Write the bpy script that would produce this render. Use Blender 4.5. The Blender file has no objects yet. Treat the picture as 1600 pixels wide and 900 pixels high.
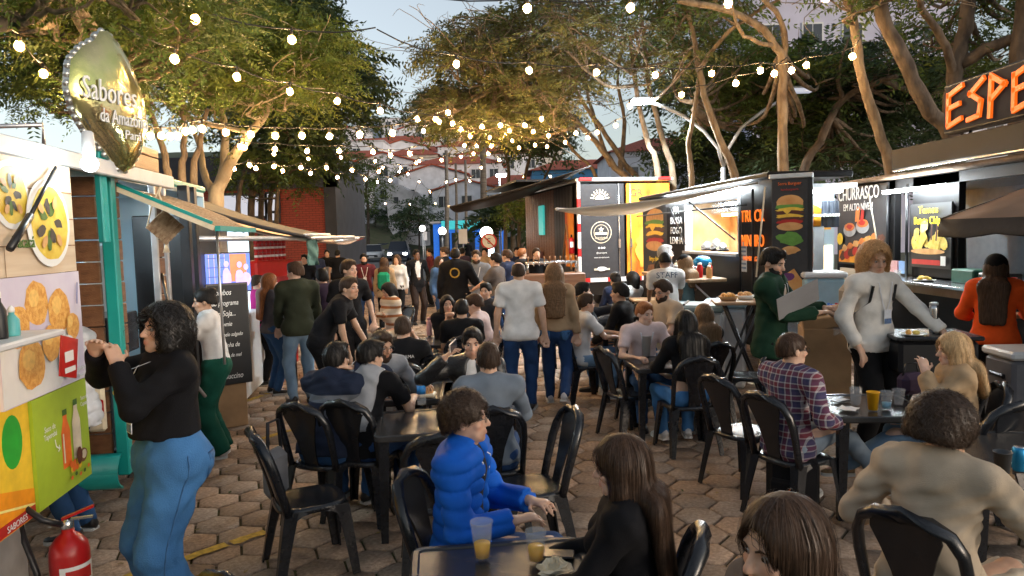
import bpy, bmesh, math, random
import numpy as np
from mathutils import Vector, Matrix, Euler
random.seed(7); rng = np.random.default_rng(7)
SC = bpy.context.scene
COL = SC.collection
R = math.radians
# ------------------------------------------------------------------ camera
F, CU, CV, CAM_H = 1140.0, 800.0, 450.0, 2.0
PITCH = math.atan((CV-367.0)/F); ROLL = 0.028
cam_d = bpy.data.cameras.new('camera'); cam = bpy.data.objects.new('camera', cam_d); COL.objects.link(cam)
cam_d.sensor_width = 36.0; cam_d.lens = 36.0*F/1600.0; cam_d.clip_start = 0.05; cam_d.clip_end = 3000
CAM_M = Matrix.Rotation(math.pi/2-PITCH, 3, 'X') @ Matrix.Rotation(-ROLL, 3, 'Z')
cam.matrix_world = Matrix.Translation((0, 0, CAM_H)) @ CAM_M.to_4x4()
SC.camera = cam
# ------------------------------------------------------------------ sky, sun, exposure
w = bpy.data.worlds.new('World'); SC.world = w; w.use_nodes = True
nt = w.node_tree; bg = nt.nodes['Background']
sky = nt.nodes.new('ShaderNodeTexSky'); sky.sky_type = 'NISHITA'; sky.sun_disc = False
SUN_EL, SUN_ROT = R(5.0), R(125.0)
sky.sun_elevation = SUN_EL; sky.sun_rotation = SUN_ROT
sky.air_density = 1.0; sky.dust_density = 1.6; sky.ozone_density = 2.0; sky.altitude = 0
hs = nt.nodes.new('ShaderNodeHueSaturation'); hs.inputs['Saturation'].default_value = 0.42
nt.links.new(sky.outputs[0], hs.inputs['Color']); nt.links.new(hs.outputs[0], bg.inputs['Color'])
bg.inputs['Strength'].default_value = 0.10
sun_d = bpy.data.lights.new('sun', 'SUN'); sun_d.energy = 0.15; sun_d.angle = R(14); sun_d.color = (1.0, 0.80, 0.62)
sun = bpy.data.objects.new('sun', sun_d); COL.objects.link(sun)
# sky sun_rotation: clockwise from +Y
sdir = Vector((math.sin(SUN_ROT)*math.cos(SUN_EL), math.cos(SUN_ROT)*math.cos(SUN_EL), math.sin(SUN_EL)))
sun.rotation_euler = (-sdir).to_track_quat('-Z', 'Y').to_euler()
SC.view_settings.view_transform = 'Standard'; SC.view_settings.look = 'None'
SC.view_settings.exposure = 2.0; SC.view_settings.gamma = 1.0
SC.render.engine = 'CYCLES'
cy = SC.cycles
cy.use_denoising = True
try: cy.denoiser = 'OPENIMAGEDENOISE'
except Exception: pass
cy.max_bounces = 6; cy.diffuse_bounces = 3; cy.glossy_bounces = 3; cy.transmission_bounces = 6; cy.transparent_max_bounces = 8
cy.sample_clamp_indirect = 4.0; cy.caustics_reflective = False; cy.caustics_refractive = False
cy.use_light_tree = True
# ------------------------------------------------------------------ picture to place helpers
def ray(u, v):
    d = CAM_M @ Vector(((u-CU)/F, -(v-CV)/F, -1.0)); return d
def at(u, v, Y):
    d = ray(u, v); t = Y/d.y; return Vector((d.x*t, Y, CAM_H+d.z*t))
def atz(u, v, z):
    d = ray(u, v); t = (z-CAM_H)/d.z; return Vector((d.x*t, d.y*t, z))
def gnd(u, v): return atz(u, v, 0.0)
def gx(u, Y, z=0.0):
    "x of the point at depth Y and height z that shows at column u"
    lo = at(u, 450, Y); v = 450
    for _ in range(4):
        p = at(u, v, Y); v += (p.z-z)*F/Y
    return at(u, v, Y).x
# ------------------------------------------------------------------ materials
def srgb(c):
    if isinstance(c, str):
        c = c.lstrip('#'); c = tuple(int(c[i:i+2], 16)/255 for i in (0, 2, 4))
        c = tuple(x/12.92 if x <= .04045 else ((x+.055)/1.055)**2.4 for x in c)
    return tuple(c[:3])
_mc = {}
def mat(name, c=(.5, .5, .5), rough=.6, metal=0.0, var=.15, scale=8.0, bump=0.0, bscale=None, spec=.5, emit=None, estr=0.0,
        stretch=None, coat=0.0, trans=0.0, ior=1.45, detail=4.0, c2=None, sss=0.0, attr=None):
    key = (name,)
    if key in _mc: return _mc[key]
    c = srgb(c)
    m = bpy.data.materials.new(name); m.use_nodes = True; t = m.node_tree; b = t.nodes['Principled BSDF']
    b.inputs['Roughness'].default_value = rough; b.inputs['Metallic'].default_value = metal
    b.inputs['Specular IOR Level'].default_value = spec; b.inputs['Coat Weight'].default_value = coat
    b.inputs['Transmission Weight'].default_value = trans; b.inputs['IOR'].default_value = ior
    if sss:
        b.inputs['Subsurface Weight'].default_value = sss; b.inputs['Subsurface Radius'].default_value = (.012, .005, .003)
    tc = t.nodes.new('ShaderNodeTexCoord'); src = tc.outputs['Object']
    if stretch:
        mp = t.nodes.new('ShaderNodeMapping'); mp.inputs['Scale'].default_value = stretch; t.links.new(src, mp.inputs['Vector']); src = mp.outputs[0]
    if var > 0 or c2:
        n = t.nodes.new('ShaderNodeTexNoise'); n.inputs['Scale'].default_value = scale; n.inputs['Detail'].default_value = detail
        t.links.new(src, n.inputs['Vector'])
        r = t.nodes.new('ShaderNodeValToRGB'); t.links.new(n.outputs['Fac'], r.inputs['Fac'])
        a, d = (tuple(x*(1-var) for x in c), tuple(min(1, x*(1+var)) for x in c)) if c2 is None else (c, srgb(c2))
        r.color_ramp.elements[0].position = .32; r.color_ramp.elements[1].position = .68
        r.color_ramp.elements[0].color = (*a, 1); r.color_ramp.elements[1].color = (*d, 1)
        out = r.outputs['Color']
        if attr:
            at_ = t.nodes.new('ShaderNodeAttribute'); at_.attribute_name = attr
            mx = t.nodes.new('ShaderNodeMix'); mx.data_type = 'RGBA'; mx.blend_type = 'MULTIPLY'; mx.inputs['Factor'].default_value = 1
            t.links.new(out, mx.inputs['A']); t.links.new(at_.outputs['Color'], mx.inputs['B']); out = mx.outputs['Result']
        t.links.new(out, b.inputs['Base Color'])
    else:
        b.inputs['Base Color'].default_value = (*c, 1)
    if bump > 0:
        n2 = t.nodes.new('ShaderNodeTexNoise'); n2.inputs['Scale'].default_value = bscale or scale*3; n2.inputs['Detail'].default_value = 5
        t.links.new(src, n2.inputs['Vector'])
        bp = t.nodes.new('ShaderNodeBump'); bp.inputs['Strength'].default_value = bump; bp.inputs['Distance'].default_value = .02
        t.links.new(n2.outputs['Fac'], bp.inputs['Height']); t.links.new(bp.outputs[0], b.inputs['Normal'])
    if emit is not None:
        b.inputs['Emission Color'].default_value = (*srgb(emit), 1); b.inputs['Emission Strength'].default_value = estr
    _mc[key] = m
    return m
# ------------------------------------------------------------------ objects
def tag(o, label=None, cat=None, group=None, kind=None):
    if label: o['label'] = label
    if cat: o['category'] = cat
    if group: o['group'] = group
    if kind: o['kind'] = kind
    return o
def empty(name, loc=(0, 0, 0), rz=0.0, label=None, cat=None, group=None):
    o = bpy.data.objects.new(name, None); COL.objects.link(o); o.location = loc; o.rotation_euler = (0, 0, rz)
    o.empty_display_size = .1
    return tag(o, label, cat, group)
def link_mesh(name, me, parent=None, loc=None):
    o = bpy.data.objects.new(name, me); COL.objects.link(o)
    if parent: o.parent = parent
    if loc is not None: o.location = loc
    return o
def np_mesh(name, V, Q, mats, smooth=True, mi=None, T=None, colors=None, cname='Col'):
    "mesh from arrays: V (n,3), Q (m,4) quads and/or T (k,3) triangles"
    me = bpy.data.meshes.new(name)
    V = np.asarray(V, np.float32); nq = 0 if Q is None else len(Q); ntri = 0 if T is None else len(T)
    me.vertices.add(len(V)); me.vertices.foreach_set('co', V.ravel())
    loops = []; starts = []; 
    if nq: loops.append(np.asarray(Q, np.int32).ravel()); starts.append(np.arange(nq)*4)
    if ntri: loops.append(np.asarray(T, np.int32).ravel()); starts.append(nq*4+np.arange(ntri)*3)
    L = np.concatenate(loops); me.loops.add(len(L)); me.loops.foreach_set('vertex_index', L)
    me.polygons.add(nq+ntri); me.polygons.foreach_set('loop_start', np.concatenate(starts).astype(np.int32))
    if smooth: me.polygons.foreach_set('use_smooth', np.ones(nq+ntri, bool))
    for m in (mats if isinstance(mats, (list, tuple)) else [mats]): me.materials.append(m)
    if mi is not None: me.polygons.foreach_set('material_index', np.asarray(mi, np.int32))
    if colors is not None:
        ca = me.color_attributes.new(cname, 'FLOAT_COLOR', 'POINT')
        C = np.ones((len(V), 4), np.float32); C[:, :3] = colors; ca.data.foreach_set('color', C.ravel())
    me.update(calc_edges=True); me.validate()
    return me
class MB:
    "collects simple shapes; build() links them as one mesh object"
    def __init__(s): s.v = []; s.f = []; s.m = []; s.sm = []; s.mats = []
    def mi(s, m):
        if m not in s.mats: s.mats.append(m)
        return s.mats.index(m)
    def add(s, vs, fs, m, smooth=False):
        k = len(s.v); s.v += [tuple(p) for p in vs]; i = s.mi(m)
        for f in fs: s.f.append([k+j for j in f]); s.m.append(i); s.sm.append(smooth)
        return s
    def box(s, c, d, m, rot=None, bev=0.0, rz=0.0):
        hx, hy, hz = d[0]/2, d[1]/2, d[2]/2
        M = rot if rot is not None else (Matrix.Rotation(rz, 3, 'Z') if rz else None)
        c = Vector(c)
        if bev <= 0:
            vs = [(x, y, z) for z in (-hz, hz) for y in (-hy, hy) for x in (-hx, hx)]
            fs = [(0, 2, 3, 1), (4, 5, 7, 6), (0, 1, 5, 4), (2, 6, 7, 3), (0, 4, 6, 2), (1, 3, 7, 5)]
        else:
            b = min(bev, hx*.9, hy*.9, hz*.9); vs = []; idx = {}
            for sx in (-1, 1):
                for sy in (-1, 1):
                    for sz in (-1, 1):
                        for ax in range(3):
                            p = [sx*(hx-b), sy*(hy-b), sz*(hz-b)]; p[ax] = (sx*hx, sy*hy, sz*hz)[ax]
                            idx[(sx, sy, sz, ax)] = len(vs); vs.append(tuple(p))
            fs = []
            I = idx
            for sg in (-1, 1):
                q = [(-1, -1), (1, -1), (1, 1), (-1, 1)]
                for ax in range(3):
                    def key(a, b_):
                        t = [a, b_]; t.insert(ax, sg); return (*t, ax)
                    f = [I[key(a, b_)] for a, b_ in q]
                    if (sg < 0) != (ax == 1): f.reverse()
                    fs.append(f)
            for ax in range(3):
                o1, o2 = [a for a in range(3) if a != ax]
                for s1 in (-1, 1):
                    for s2 in (-1, 1):
                        def kk(sa, fa):
                            t = [0, 0, 0]; t[ax] = sa; t[o1] = s1; t[o2] = s2; return I[(*t, fa)]
                        f = [kk(-1, o1), kk(1, o1), kk(1, o2), kk(-1, o2)]
                        if (s1*s2 > 0) != (ax == 1): f.reverse()
                        fs.append(f)
            for sx in (-1, 1):
                for sy in (-1, 1):
                    for sz in (-1, 1):
                        f = [I[(sx, sy, sz, a)] for a in range(3)]
                        if sx*sy*sz < 0: f.reverse()
                        fs.append(f)
        if M is not None: vs = [M @ Vector(p) for p in vs]
        return s.add([Vector(p)+c for p in vs], fs, m, False)
    def tube(s, pts, rad, m, n=8, cap=True, smooth=True, flat=None):
        pts = [Vector(p) for p in pts]; k = len(pts)
        rs = rad if isinstance(rad, (list, tuple)) else [rad]*k
        T = []
        for i in range(k):
            t = (pts[min(i+1, k-1)]-pts[max(i-1, 0)]); T.append(t.normalized() if t.length > 1e-9 else Vector((0, 0, 1)))
        ref = Vector((0, 0, 1)) if abs(T[0].z) < .9 else Vector((1, 0, 0))
        vs = []; 
        for i in range(k):
            a = T[i].cross(ref)
            if a.length < 1e-4: a = T[i].cross(Vector((0, 1, 0)))
            a.normalize(); b = T[i].cross(a).normalized(); ref = -b.cross(T[i]).cross(T[i]) if False else ref
            for j in range(n):
                an = 2*math.pi*j/n
                vs.append(pts[i]+a*math.cos(an)*rs[i]*(flat or 1)+b*math.sin(an)*rs[i])
        fs = [(i*n+j, i*n+(j+1) % n, (i+1)*n+(j+1) % n, (i+1)*n+j) for i in range(k-1) for j in range(n)]
        if cap: fs += [tuple(range(n-1, -1, -1)), tuple((k-1)*n+j for j in range(n))]
        return s.add(vs, fs, m, smooth)
    def lathe(s, prof, c, m, n=16, smooth=True, axis=None):
        c = Vector(c); vs = []; k = len(prof); Q = axis
        for r, z in prof:
            for j in range(n):
                a = 2*math.pi*j/n; p = Vector((r*math.cos(a), r*math.sin(a), z))
                if Q is not None: p = Q @ p
                vs.append(c+p)
        fs = [(i*n+j, i*n+(j+1) % n, (i+1)*n+(j+1) % n, (i+1)*n+j) for i in range(k-1) for j in range(n)]
        if prof[0][0] > 1e-4: fs.append(tuple(range(n-1, -1, -1)))
        if prof[-1][0] > 1e-4: fs.append(tuple((k-1)*n+j for j in range(n)))
        return s.add(vs, fs, m, smooth)
    def sphere(s, c, r, m, n=10, k=7, smooth=True, sq=(1, 1, 1)):
        c = Vector(c); vs = []; 
        for i in range(k+1):
            th = math.pi*i/k
            for j in range(n):
                a = 2*math.pi*j/n; vs.append(c+Vector((r*sq[0]*math.sin(th)*math.cos(a), r*sq[1]*math.sin(th)*math.sin(a), r*sq[2]*math.cos(th))))
        fs = [(i*n+j, (i+1)*n+j, (i+1)*n+(j+1) % n, i*n+(j+1) % n) for i in range(k) for j in range(n)]
        return s.add(vs, fs, m, smooth)
    def prism(s, poly, y0, y1, m, axis='Y', smooth=False):
        "polygon in (a,b) extruded along axis"
        n = len(poly)
        mk = {'Y': lambda a, b, t: (a, t, b), 'X': lambda a, b, t: (t, a, b), 'Z': lambda a, b, t: (a, b, t)}[axis]
        vs = [mk(a, b, y0) for a, b in poly]+[mk(a, b, y1) for a, b in poly]
        fs = [tuple(range(n)), tuple(range(2*n-1, n-1, -1))]+[(i, i+n, (i+1) % n+n, (i+1) % n) for i in range(n)]
        return s.add(vs, fs, m, smooth)
    def quad(s, a, b, c, d, m): return s.add([a, b, c, d], [(0, 1, 2, 3)], m)
    def sheet(s, grid, m, th=0.0, smooth=True):
        "grid[i][j] of points, optional thickness downward"
        ni, nj = len(grid), len(grid[0]); vs = [Vector(p) for r_ in grid for p in r_]
        fs = [(i*nj+j, i*nj+j+1, (i+1)*nj+j+1, (i+1)*nj+j) for i in range(ni-1) for j in range(nj-1)]
        if th:
            k = len(vs); vs = vs+[p-Vector((0, 0, th)) for p in vs]
            fs += [tuple(k+q for q in reversed(f)) for f in fs]
            per = [j for j in range(nj)]+[i*nj+nj-1 for i in range(1, ni)]+[(ni-1)*nj+j for j in range(nj-2, -1, -1)]+[i*nj for i in range(ni-2, 0, -1)]
            fs += [(per[i], k+per[i], k+per[(i+1) % len(per)], per[(i+1) % len(per)]) for i in range(len(per))]
        return s.add(vs, fs, m, smooth)
    def mesh(s, name):
        me = bpy.data.meshes.new(name); me.from_pydata(s.v, [], s.f)
        for m in s.mats: me.materials.append(m)
        me.polygons.foreach_set('material_index', s.m); me.polygons.foreach_set('use_smooth', s.sm)
        me.update()
        bm = bmesh.new(); bm.from_mesh(me); bmesh.ops.recalc_face_normals(bm, faces=bm.faces); bm.to_mesh(me); bm.free()
        return me
    def build(s, name, parent=None, loc=None): return link_mesh(name, s.mesh(name), parent, loc)
def kids(o): return [c for c in o.children]
def copy_tree(o, parent=None):
    c = o.copy(); COL.objects.link(c)
    if parent: c.parent = parent
    for ch in list(o.children): copy_tree(ch, c)
    return c
_tc = {}
def text_mesh(txt, size, m, depth=0.0, align='CENTER', shear=0.0, squeeze=1.0):
    cu = bpy.data.curves.new('lettering', 'FONT'); cu.body = txt; cu.size = size; cu.align_x = align; cu.align_y = 'CENTER'
    cu.extrude = depth; cu.shear = shear; cu.resolution_u = 3
    o = bpy.data.objects.new('lettering', cu); COL.objects.link(o)
    bpy.context.view_layer.update()
    me = bpy.data.meshes.new_from_object(o.evaluated_get(bpy.context.evaluated_depsgraph_get()))
    bpy.data.objects.remove(o); bpy.data.curves.remove(cu)
    n = len(me.vertices); a = np.empty(n*3, np.float32); me.vertices.foreach_get('co', a); a = a.reshape(-1, 3)
    a[:, 0] *= squeeze
    b = np.stack([a[:, 0], -a[:, 2], a[:, 1]], 1)      # upright, facing -y
    me.vertices.foreach_set('co', b.ravel().astype(np.float32)); me.name = 'lettering'
    me.materials.clear(); me.materials.append(m); me.update()
    return me
def text(txt, size, m, parent, loc, rz=0.0, depth=0.002, align='CENTER', shear=0.0, squeeze=1.0, name='lettering', rot=None):
    o = link_mesh(name, text_mesh(txt, size, m, depth, align, shear, squeeze), parent, loc)
    o.rotation_euler = rot if rot else (0, 0, rz)
    return o
class Print:
    "flat printed picture in the local xz plane, facing -y; each shape sits a hair in front of the last"
    def __init__(s, y=0.0): s.b = MB(); s.y = y
    def step(s): s.y -= .0008; return s.y
    def rect(s, x0, z0, x1, z1, m): y = s.step(); s.b.add([(x0, y, z0), (x1, y, z0), (x1, y, z1), (x0, y, z1)], [(0, 1, 2, 3)], m); return s
    def poly(s, pts, m): y = s.step(); s.b.add([(x, y, z) for x, z in pts], [tuple(range(len(pts)))], m); return s
    def ell(s, cx, cz, rx, rz, m, n=24, rough=0.0, rot=0.0, a0=0, a1=2*math.pi):
        pts = []
        for i in range(n):
            a = a0+(a1-a0)*i/(n if abs(a1-a0-2*math.pi) < 1e-6 else n-1); k = 1+rough*(random.random()-.5)*2
            x, z = rx*k*math.cos(a), rz*k*math.sin(a)
            pts.append((cx+x*math.cos(rot)-z*math.sin(rot), cz+x*math.sin(rot)+z*math.cos(rot)))
        return s.poly(pts, m)
    def line(s, pts, wd, m):
        y = s.step()
        for (x0, z0), (x1, z1) in zip(pts, pts[1:]):
            l = math.hypot(x1-x0, z1-z0) or 1; nx, nz = -(z1-z0)/l*wd/2, (x1-x0)/l*wd/2
            s.b.add([(x0-nx, y, z0-nz), (x1-nx, y, z1-nz), (x1+nx, y, z1+nz), (x0+nx, y, z0+nz)], [(0, 1, 2, 3)], m)
        return s
    def build(s, parent, loc=(0, 0, 0), rz=0, name='print'):
        o = s.b.build(name, parent, loc); o.rotation_euler = (0, 0, rz); return o
BULB = 480.0
# ================================================================== SETTING
M_asph = mat('asphalt', (.075, .073, .072), .85, var=.25, scale=3, bump=.3, bscale=60)
M_soil = mat('soil', (.11, .085, .055), .95, var=.35, scale=1.2, c2=(.06, .07, .03), bump=.4, bscale=20)
M_joint = mat('paver joint', (.085, .06, .036), .95, var=.3, scale=9, c2=(.085, .09, .028), bump=.5, bscale=80)
M_pav = mat('concrete paver', (.275, .188, .13), .55, scale=34, c2=(.52, .378, .272), bump=.8, bscale=110, attr='Col', detail=8)
M_yel = mat('worn yellow paint', (.55, .36, .05), .7, var=.3, scale=25, bump=.3)
M_white_paint = mat('white road paint', (.7, .7, .68), .7, var=.2, scale=9)
M_kerb = mat('kerb concrete', (.42, .40, .38), .8, var=.2, scale=6, bump=.3)
def hill_z(x, Y):
    t = max(0.0, min(Y, 212)-92); z = t*.235*min(1, max(.12, 1.15-max(0, x-2)/38))+ (1.5*math.sin(x*.05+Y*.03) if Y > 110 else 0)*min(1, t/30)
    return z
g = MB(); g.sheet([[(x, y, -.03) for x in (-1500, -300, -60, -30, 0, 30, 60, 300, 1500)] for y in (-60, -5, 10, 25, 40, 60, 91)], M_soil)
tag(g.build('ground'), kind='structure')
g = MB(); xs = [-900, -400, -200]+list(range(-120, 130, 15))+[200, 400, 900]; ys = [90, 96, 105, 115, 130, 150, 170, 200, 240, 290, 350, 450, 600, 900]
M_hill = mat('hillside', (.05, .065, .03), .95, var=.4, scale=.15)
g.sheet([[(x, y, hill_z(x, y) if y < 260 else hill_z(x, 260)*.6) for x in xs] for y in ys], M_hill); tag(g.build('hill'), kind='structure')
# road that runs away up to the hill
g = MB(); g.sheet([[(a, y, -.012), (-3.2, y, -.012)] for a, y in ((-6.5, 24), (-7.1, 36), (-18, 38), (-20, 60), (-22, 74))], M_asph)
tag(g.build('road'), kind='structure')
g = MB()
for k in range(5): g.box((-9.6+k*1.25, 34, -.006), (.55, 2.6, .004), M_white_paint)
tag(g.build('crosswalk_marking'), kind='structure')
g = MB(); g.box((-3.05, 58, .04), (.3, 62, .17), M_kerb, bev=.02); tag(g.build('kerb'), kind='structure')
# --- hexagonal pavers
HA = .30; RC = HA/math.sqrt(3); GAP = .0095; PROT = R(-9)
def hex_geo(r, jz, tilt, seedv):
    vs = []; b = .007
    for rr, z in ((r, -.03), (r, -b), (r-b*1.1, 0.0)):
        for k in range(6):
            a = math.pi/3*k; x, y = rr*math.cos(a), rr*math.sin(a)
            vs.append((x, y, z+jz+(tilt[0]*x+tilt[1]*y)))
    return vs
HF = [(k, (k+1) % 6, 6+(k+1) % 6, 6+k) for k in range(6)]+[(6+k, 6+(k+1) % 6, 12+(k+1) % 6, 12+k) for k in range(6)]
HT = [(12, 12+k, 12+k+1) for k in range(1, 5)]
pave = MB(); pave.sheet([[(x, y, -.022) for x in (-13, 0, 13)] for y in (1.2, 10, 26)], M_joint); pavement = tag(pave.build('pavement'), kind='structure')
def pv_color():
    k = rng.choice([.62, .8, .9, 1, 1.1, 1.2])*rng.uniform(.9, 1.1); t = rng.uniform(-.06, .06); return np.array([k*(1+t), k, k*(1-t)])
pmesh = []
for i in range(10):
    vs = hex_geo(RC-GAP, rng.uniform(-.004, .004), rng.uniform(-.012, .012, 2), i)
    c = pv_color(); pmesh.append(np_mesh('paver', vs, HF, M_pav, False, T=HT, colors=np.tile(c, (18, 1))))
cells = []
cp, sp = math.cos(PROT), math.sin(PROT)
for i in range(-60, 60):
    for j in range(-10, 95):
        hx, hy = i*1.5*RC, (j+.5*(i % 2))*HA
        x, y = cp*hx-sp*hy, sp*hx+cp*hy+2.0
        if 1.9 < y < 25.5 and abs(x) < min(11.5, .8*y+1.2): cells.append((x, y))
cells.sort(key=lambda c: c[1]+abs(c[0])*.15)
near = [c for c in cells if abs(c[0]) < .72*c[1]+.2 and c[1] > 2.9][:300]; ns = set(near)
for i, (x, y) in enumerate(near):
    o = link_mesh('paver', pmesh[int(rng.integers(10))], pavement, (x, y, 0)); o.rotation_euler = (0, 0, PROT+math.pi/3*int(rng.integers(6)))
rest = [c for c in cells if c not in ns]; V = []; Q = []; T = []; C = []
for n, (x, y) in enumerate(rest):
    vs = np.array(hex_geo(RC-GAP, rng.uniform(-.004, .004), rng.uniform(-.012, .012, 2), 0)); p = vs.copy()
    p[:, 0] = cp*vs[:, 0]-sp*vs[:, 1]+x; p[:, 1] = sp*vs[:, 0]+cp*vs[:, 1]+y
    V.append(p); Q.append(np.array(HF)+18*n); T.append(np.array(HT)+18*n); C.append(np.tile(pv_color(), (18, 1)))
o = link_mesh('paver_field', np_mesh('paver_field', np.concatenate(V), np.concatenate(Q), M_pav, False, T=np.concatenate(T), colors=np.concatenate(C)), pavement); o['kind'] = 'stuff'
# moss and fallen leaf scraps in the joints
M_moss = mat('moss', (.075, .085, .02), .95, var=.5, scale=30); M_dry = mat('dry leaf', (.30, .22, .08), .8, var=.4, scale=40)
b = MB()
for k in range(1500):
    x, y = cells[int(rng.integers(min(len(cells), 3800)))]; a = rng.uniform(0, 6.28); x += rng.normal()*.1; y += rng.normal()*.1
    l, w_ = rng.uniform(.008, .034), rng.uniform(.005, .014); ca, sa = math.cos(a), math.sin(a); z = .006
    b.add([(x-l*ca, y-l*sa, z), (x+w_*sa, y-w_*ca, z+.004), (x+l*ca, y+l*sa, z+.002), (x-w_*sa, y+w_*ca, z+.005)], [(0, 1, 2, 3)], M_dry if rng.random() < .75 else M_moss)
tag(b.build('fallen_leaves'), kind='stuff')
# yellow bay lines, worn into dashes by the joints
b = MB()
def dashes(p, q, wd, m, z=.008):
    p, q = Vector(p), Vector(q); L = (q-p).length; d = (q-p)/L; nrm = Vector((-d.y, d.x, 0)); t = 0
    while t < L:
        l = rng.uniform(.16, .42); e = min(L, t+l); k = 6; top = []; bot = []
        for i in range(k+1):
            s = t+(e-t)*i/k; top.append(p+d*s+nrm*(wd/2+rng.uniform(-.014, .01))); bot.append(p+d*s-nrm*(wd/2+rng.uniform(-.014, .01)))
        b.sheet([[Vector((a.x, a.y, z)) for a in top], [Vector((a.x, a.y, z)) for a in bot]], m, smooth=False); t = e+rng.uniform(.015, .09)
dashes(gnd(195, 905), gnd(415, 832), .085, M_yel); dashes(gnd(395, 690), gnd(520, 655), .08, M_yel); dashes(gnd(350, 640), gnd(420, 615), .08, M_yel)
tag(b.build('painted_line'), kind='structure')

# ================================================================== TREES
M_bark = mat('mottled bark', (.085, .058, .038), .9, scale=9, c2=(.25, .19, .125), bump=1.0, bscale=26, stretch=(1, 1, .35))
M_bark_d = mat('dark bark', (.05, .036, .027), .95, scale=8, c2=(.14, .105, .075), bump=1.0, bscale=22, stretch=(1, 1, .4))
M_bark_l = mat('pale bark', (.22, .175, .115), .85, scale=5, c2=(.40, .33, .23), bump=.7, bscale=22, stretch=(1, 1, .4))
def leaf_mat(name, c, tr):
    m = mat(name, c, .55, var=.25, scale=3, attr='Col', spec=.3)
    t = m.node_tree; bs = t.nodes['Principled BSDF']; out = t.nodes['Material Output']
    tl = t.nodes.new('ShaderNodeBsdfTranslucent'); mx = t.nodes.new('ShaderNodeMixShader'); mx.inputs[0].default_value = .35
    src = bs.inputs['Base Color'].links[0].from_socket
    t.links.new(src, tl.inputs['Color']); t.links.new(bs.outputs[0], mx.inputs[1]); t.links.new(tl.outputs[0], mx.inputs[2]); t.links.new(mx.outputs[0], out.inputs['Surface'])
    return m
L_yel = leaf_mat('yellow green leaf', (.105, .14, .026), 0); L_green = leaf_mat('mid green leaf', (.088, .13, .034), 0)
L_dark = leaf_mat('dark green leaf', (.05, .08, .034), 0); L_brown = leaf_mat('olive brown leaf', (.112, .118, .038), 0)
def sprays(P, D, ln, wd, npair=7, droop=.35, jitter=.25):
    "feathery leaf sprays: P roots (n,3), D unit directions; returns quads arrays"
    n = len(P); up = np.tile([0, 0, 1.0], (n, 1)); S = np.cross(D, up); S /= np.linalg.norm(S, axis=1, keepdims=True)+1e-6
    roll = rng.normal(0, .5, (n, 1)); N = np.cross(S, D); S2 = S*np.cos(roll)+N*np.sin(roll)
    L = ln*rng.uniform(.65, 1.25, (n, 1)); V = []
    for k in range(npair):
        t = (k+.6)/npair; base = P+D*L*t+up*(-droop*L*t*t)
        pl = L*wd*(1.1-.75*abs(t-.4))
        for s in (-1, 1):
            dr = D*.45+S2*s; dr = dr+rng.normal(0, jitter, (n, 3)); dr[:, 2] -= .25; dr /= np.linalg.norm(dr, axis=1, keepdims=True)
            wv = np.cross(dr, N+rng.normal(0, .35, (n, 3))); wv /= np.linalg.norm(wv, axis=1, keepdims=True)+1e-6
            a = base; c = base+dr*pl; m = base+dr*pl*.5; hw = wv*pl*.17
            V.append(np.stack([a, m+hw, c, m-hw], 1))
    V = np.stack(V, 1)      # n, 2*npair, 4, 3
    return V
def foliage(name, parent, clumps, per, ln, wd, lm, origin, droop=.35, npair=7, tint=.35):
    VV = []; CC = []
    for (c, r) in clumps:
        c = np.array(c); r = np.array(r); n = max(6, int(per*r[0]*r[1]))
        d = rng.normal(size=(n, 3)); d /= np.linalg.norm(d, axis=1, keepdims=True); d[:, 2] = np.where(rng.random(n) < .72, np.abs(d[:, 2]), d[:, 2])
        rad = rng.uniform(.35, 1.0, (n, 1))**.6; lump = 1+.22*np.sin(5*d[:, :1]+c[0]*3)*np.cos(4*d[:, 1:2]+c[1])
        P = c+d*rad*r*lump
        D = d*np.array([1, 1, .35])+rng.normal(0, .45, (n, 3))*np.array([1, 1, .5]); D /= np.linalg.norm(D, axis=1, keepdims=True)
        V = sprays(P, D, ln, wd, npair, droop); VV.append(V)
        k = rng.uniform(1-tint, 1+tint, (n, 1)); h = rng.uniform(-.14, .14, (n, 1)); col = np.concatenate([k*(1+h), k, k*(1-h)], 1)
        CC.append(np.repeat(col, V.shape[1]*4, 0))
    V = np.concatenate([v.reshape(-1, 3) for v in VV])-np.array(origin); C = np.concatenate(CC)
    me = np_mesh(name, V, np.arange(len(V)).reshape(-1, 4), lm, False, colors=C)
    o = link_mesh(name, me, parent); return o
def limb(b, pts, r0, r1, m, n=8, wob=.0):
    pts = [Vector(p) for p in pts]; P = []
    K = max(4, len(pts)*3)
    for i in range(K+1):      # smooth the control points
        t = i/K*(len(pts)-1); a = min(int(t), len(pts)-2); f = t-a
        p0, p1, p2, p3 = pts[max(a-1, 0)], pts[a], pts[a+1], pts[min(a+2, len(pts)-1)]
        q = .5*((2*p1)+(p2-p0)*f+(2*p0-5*p1+4*p2-p3)*f*f+(3*p1-p0-3*p2+p3)*f**3)
        P.append(q+Vector(rng.normal(0, 1, 3))*wob)
    b.tube(P, [(r0+(r1-r0)*i/K)*(1+.05*math.sin(i*1.7)+.04*math.sin(i*3.1+r0*90)) for i in range(K+1)], m, n)
    return P
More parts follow.
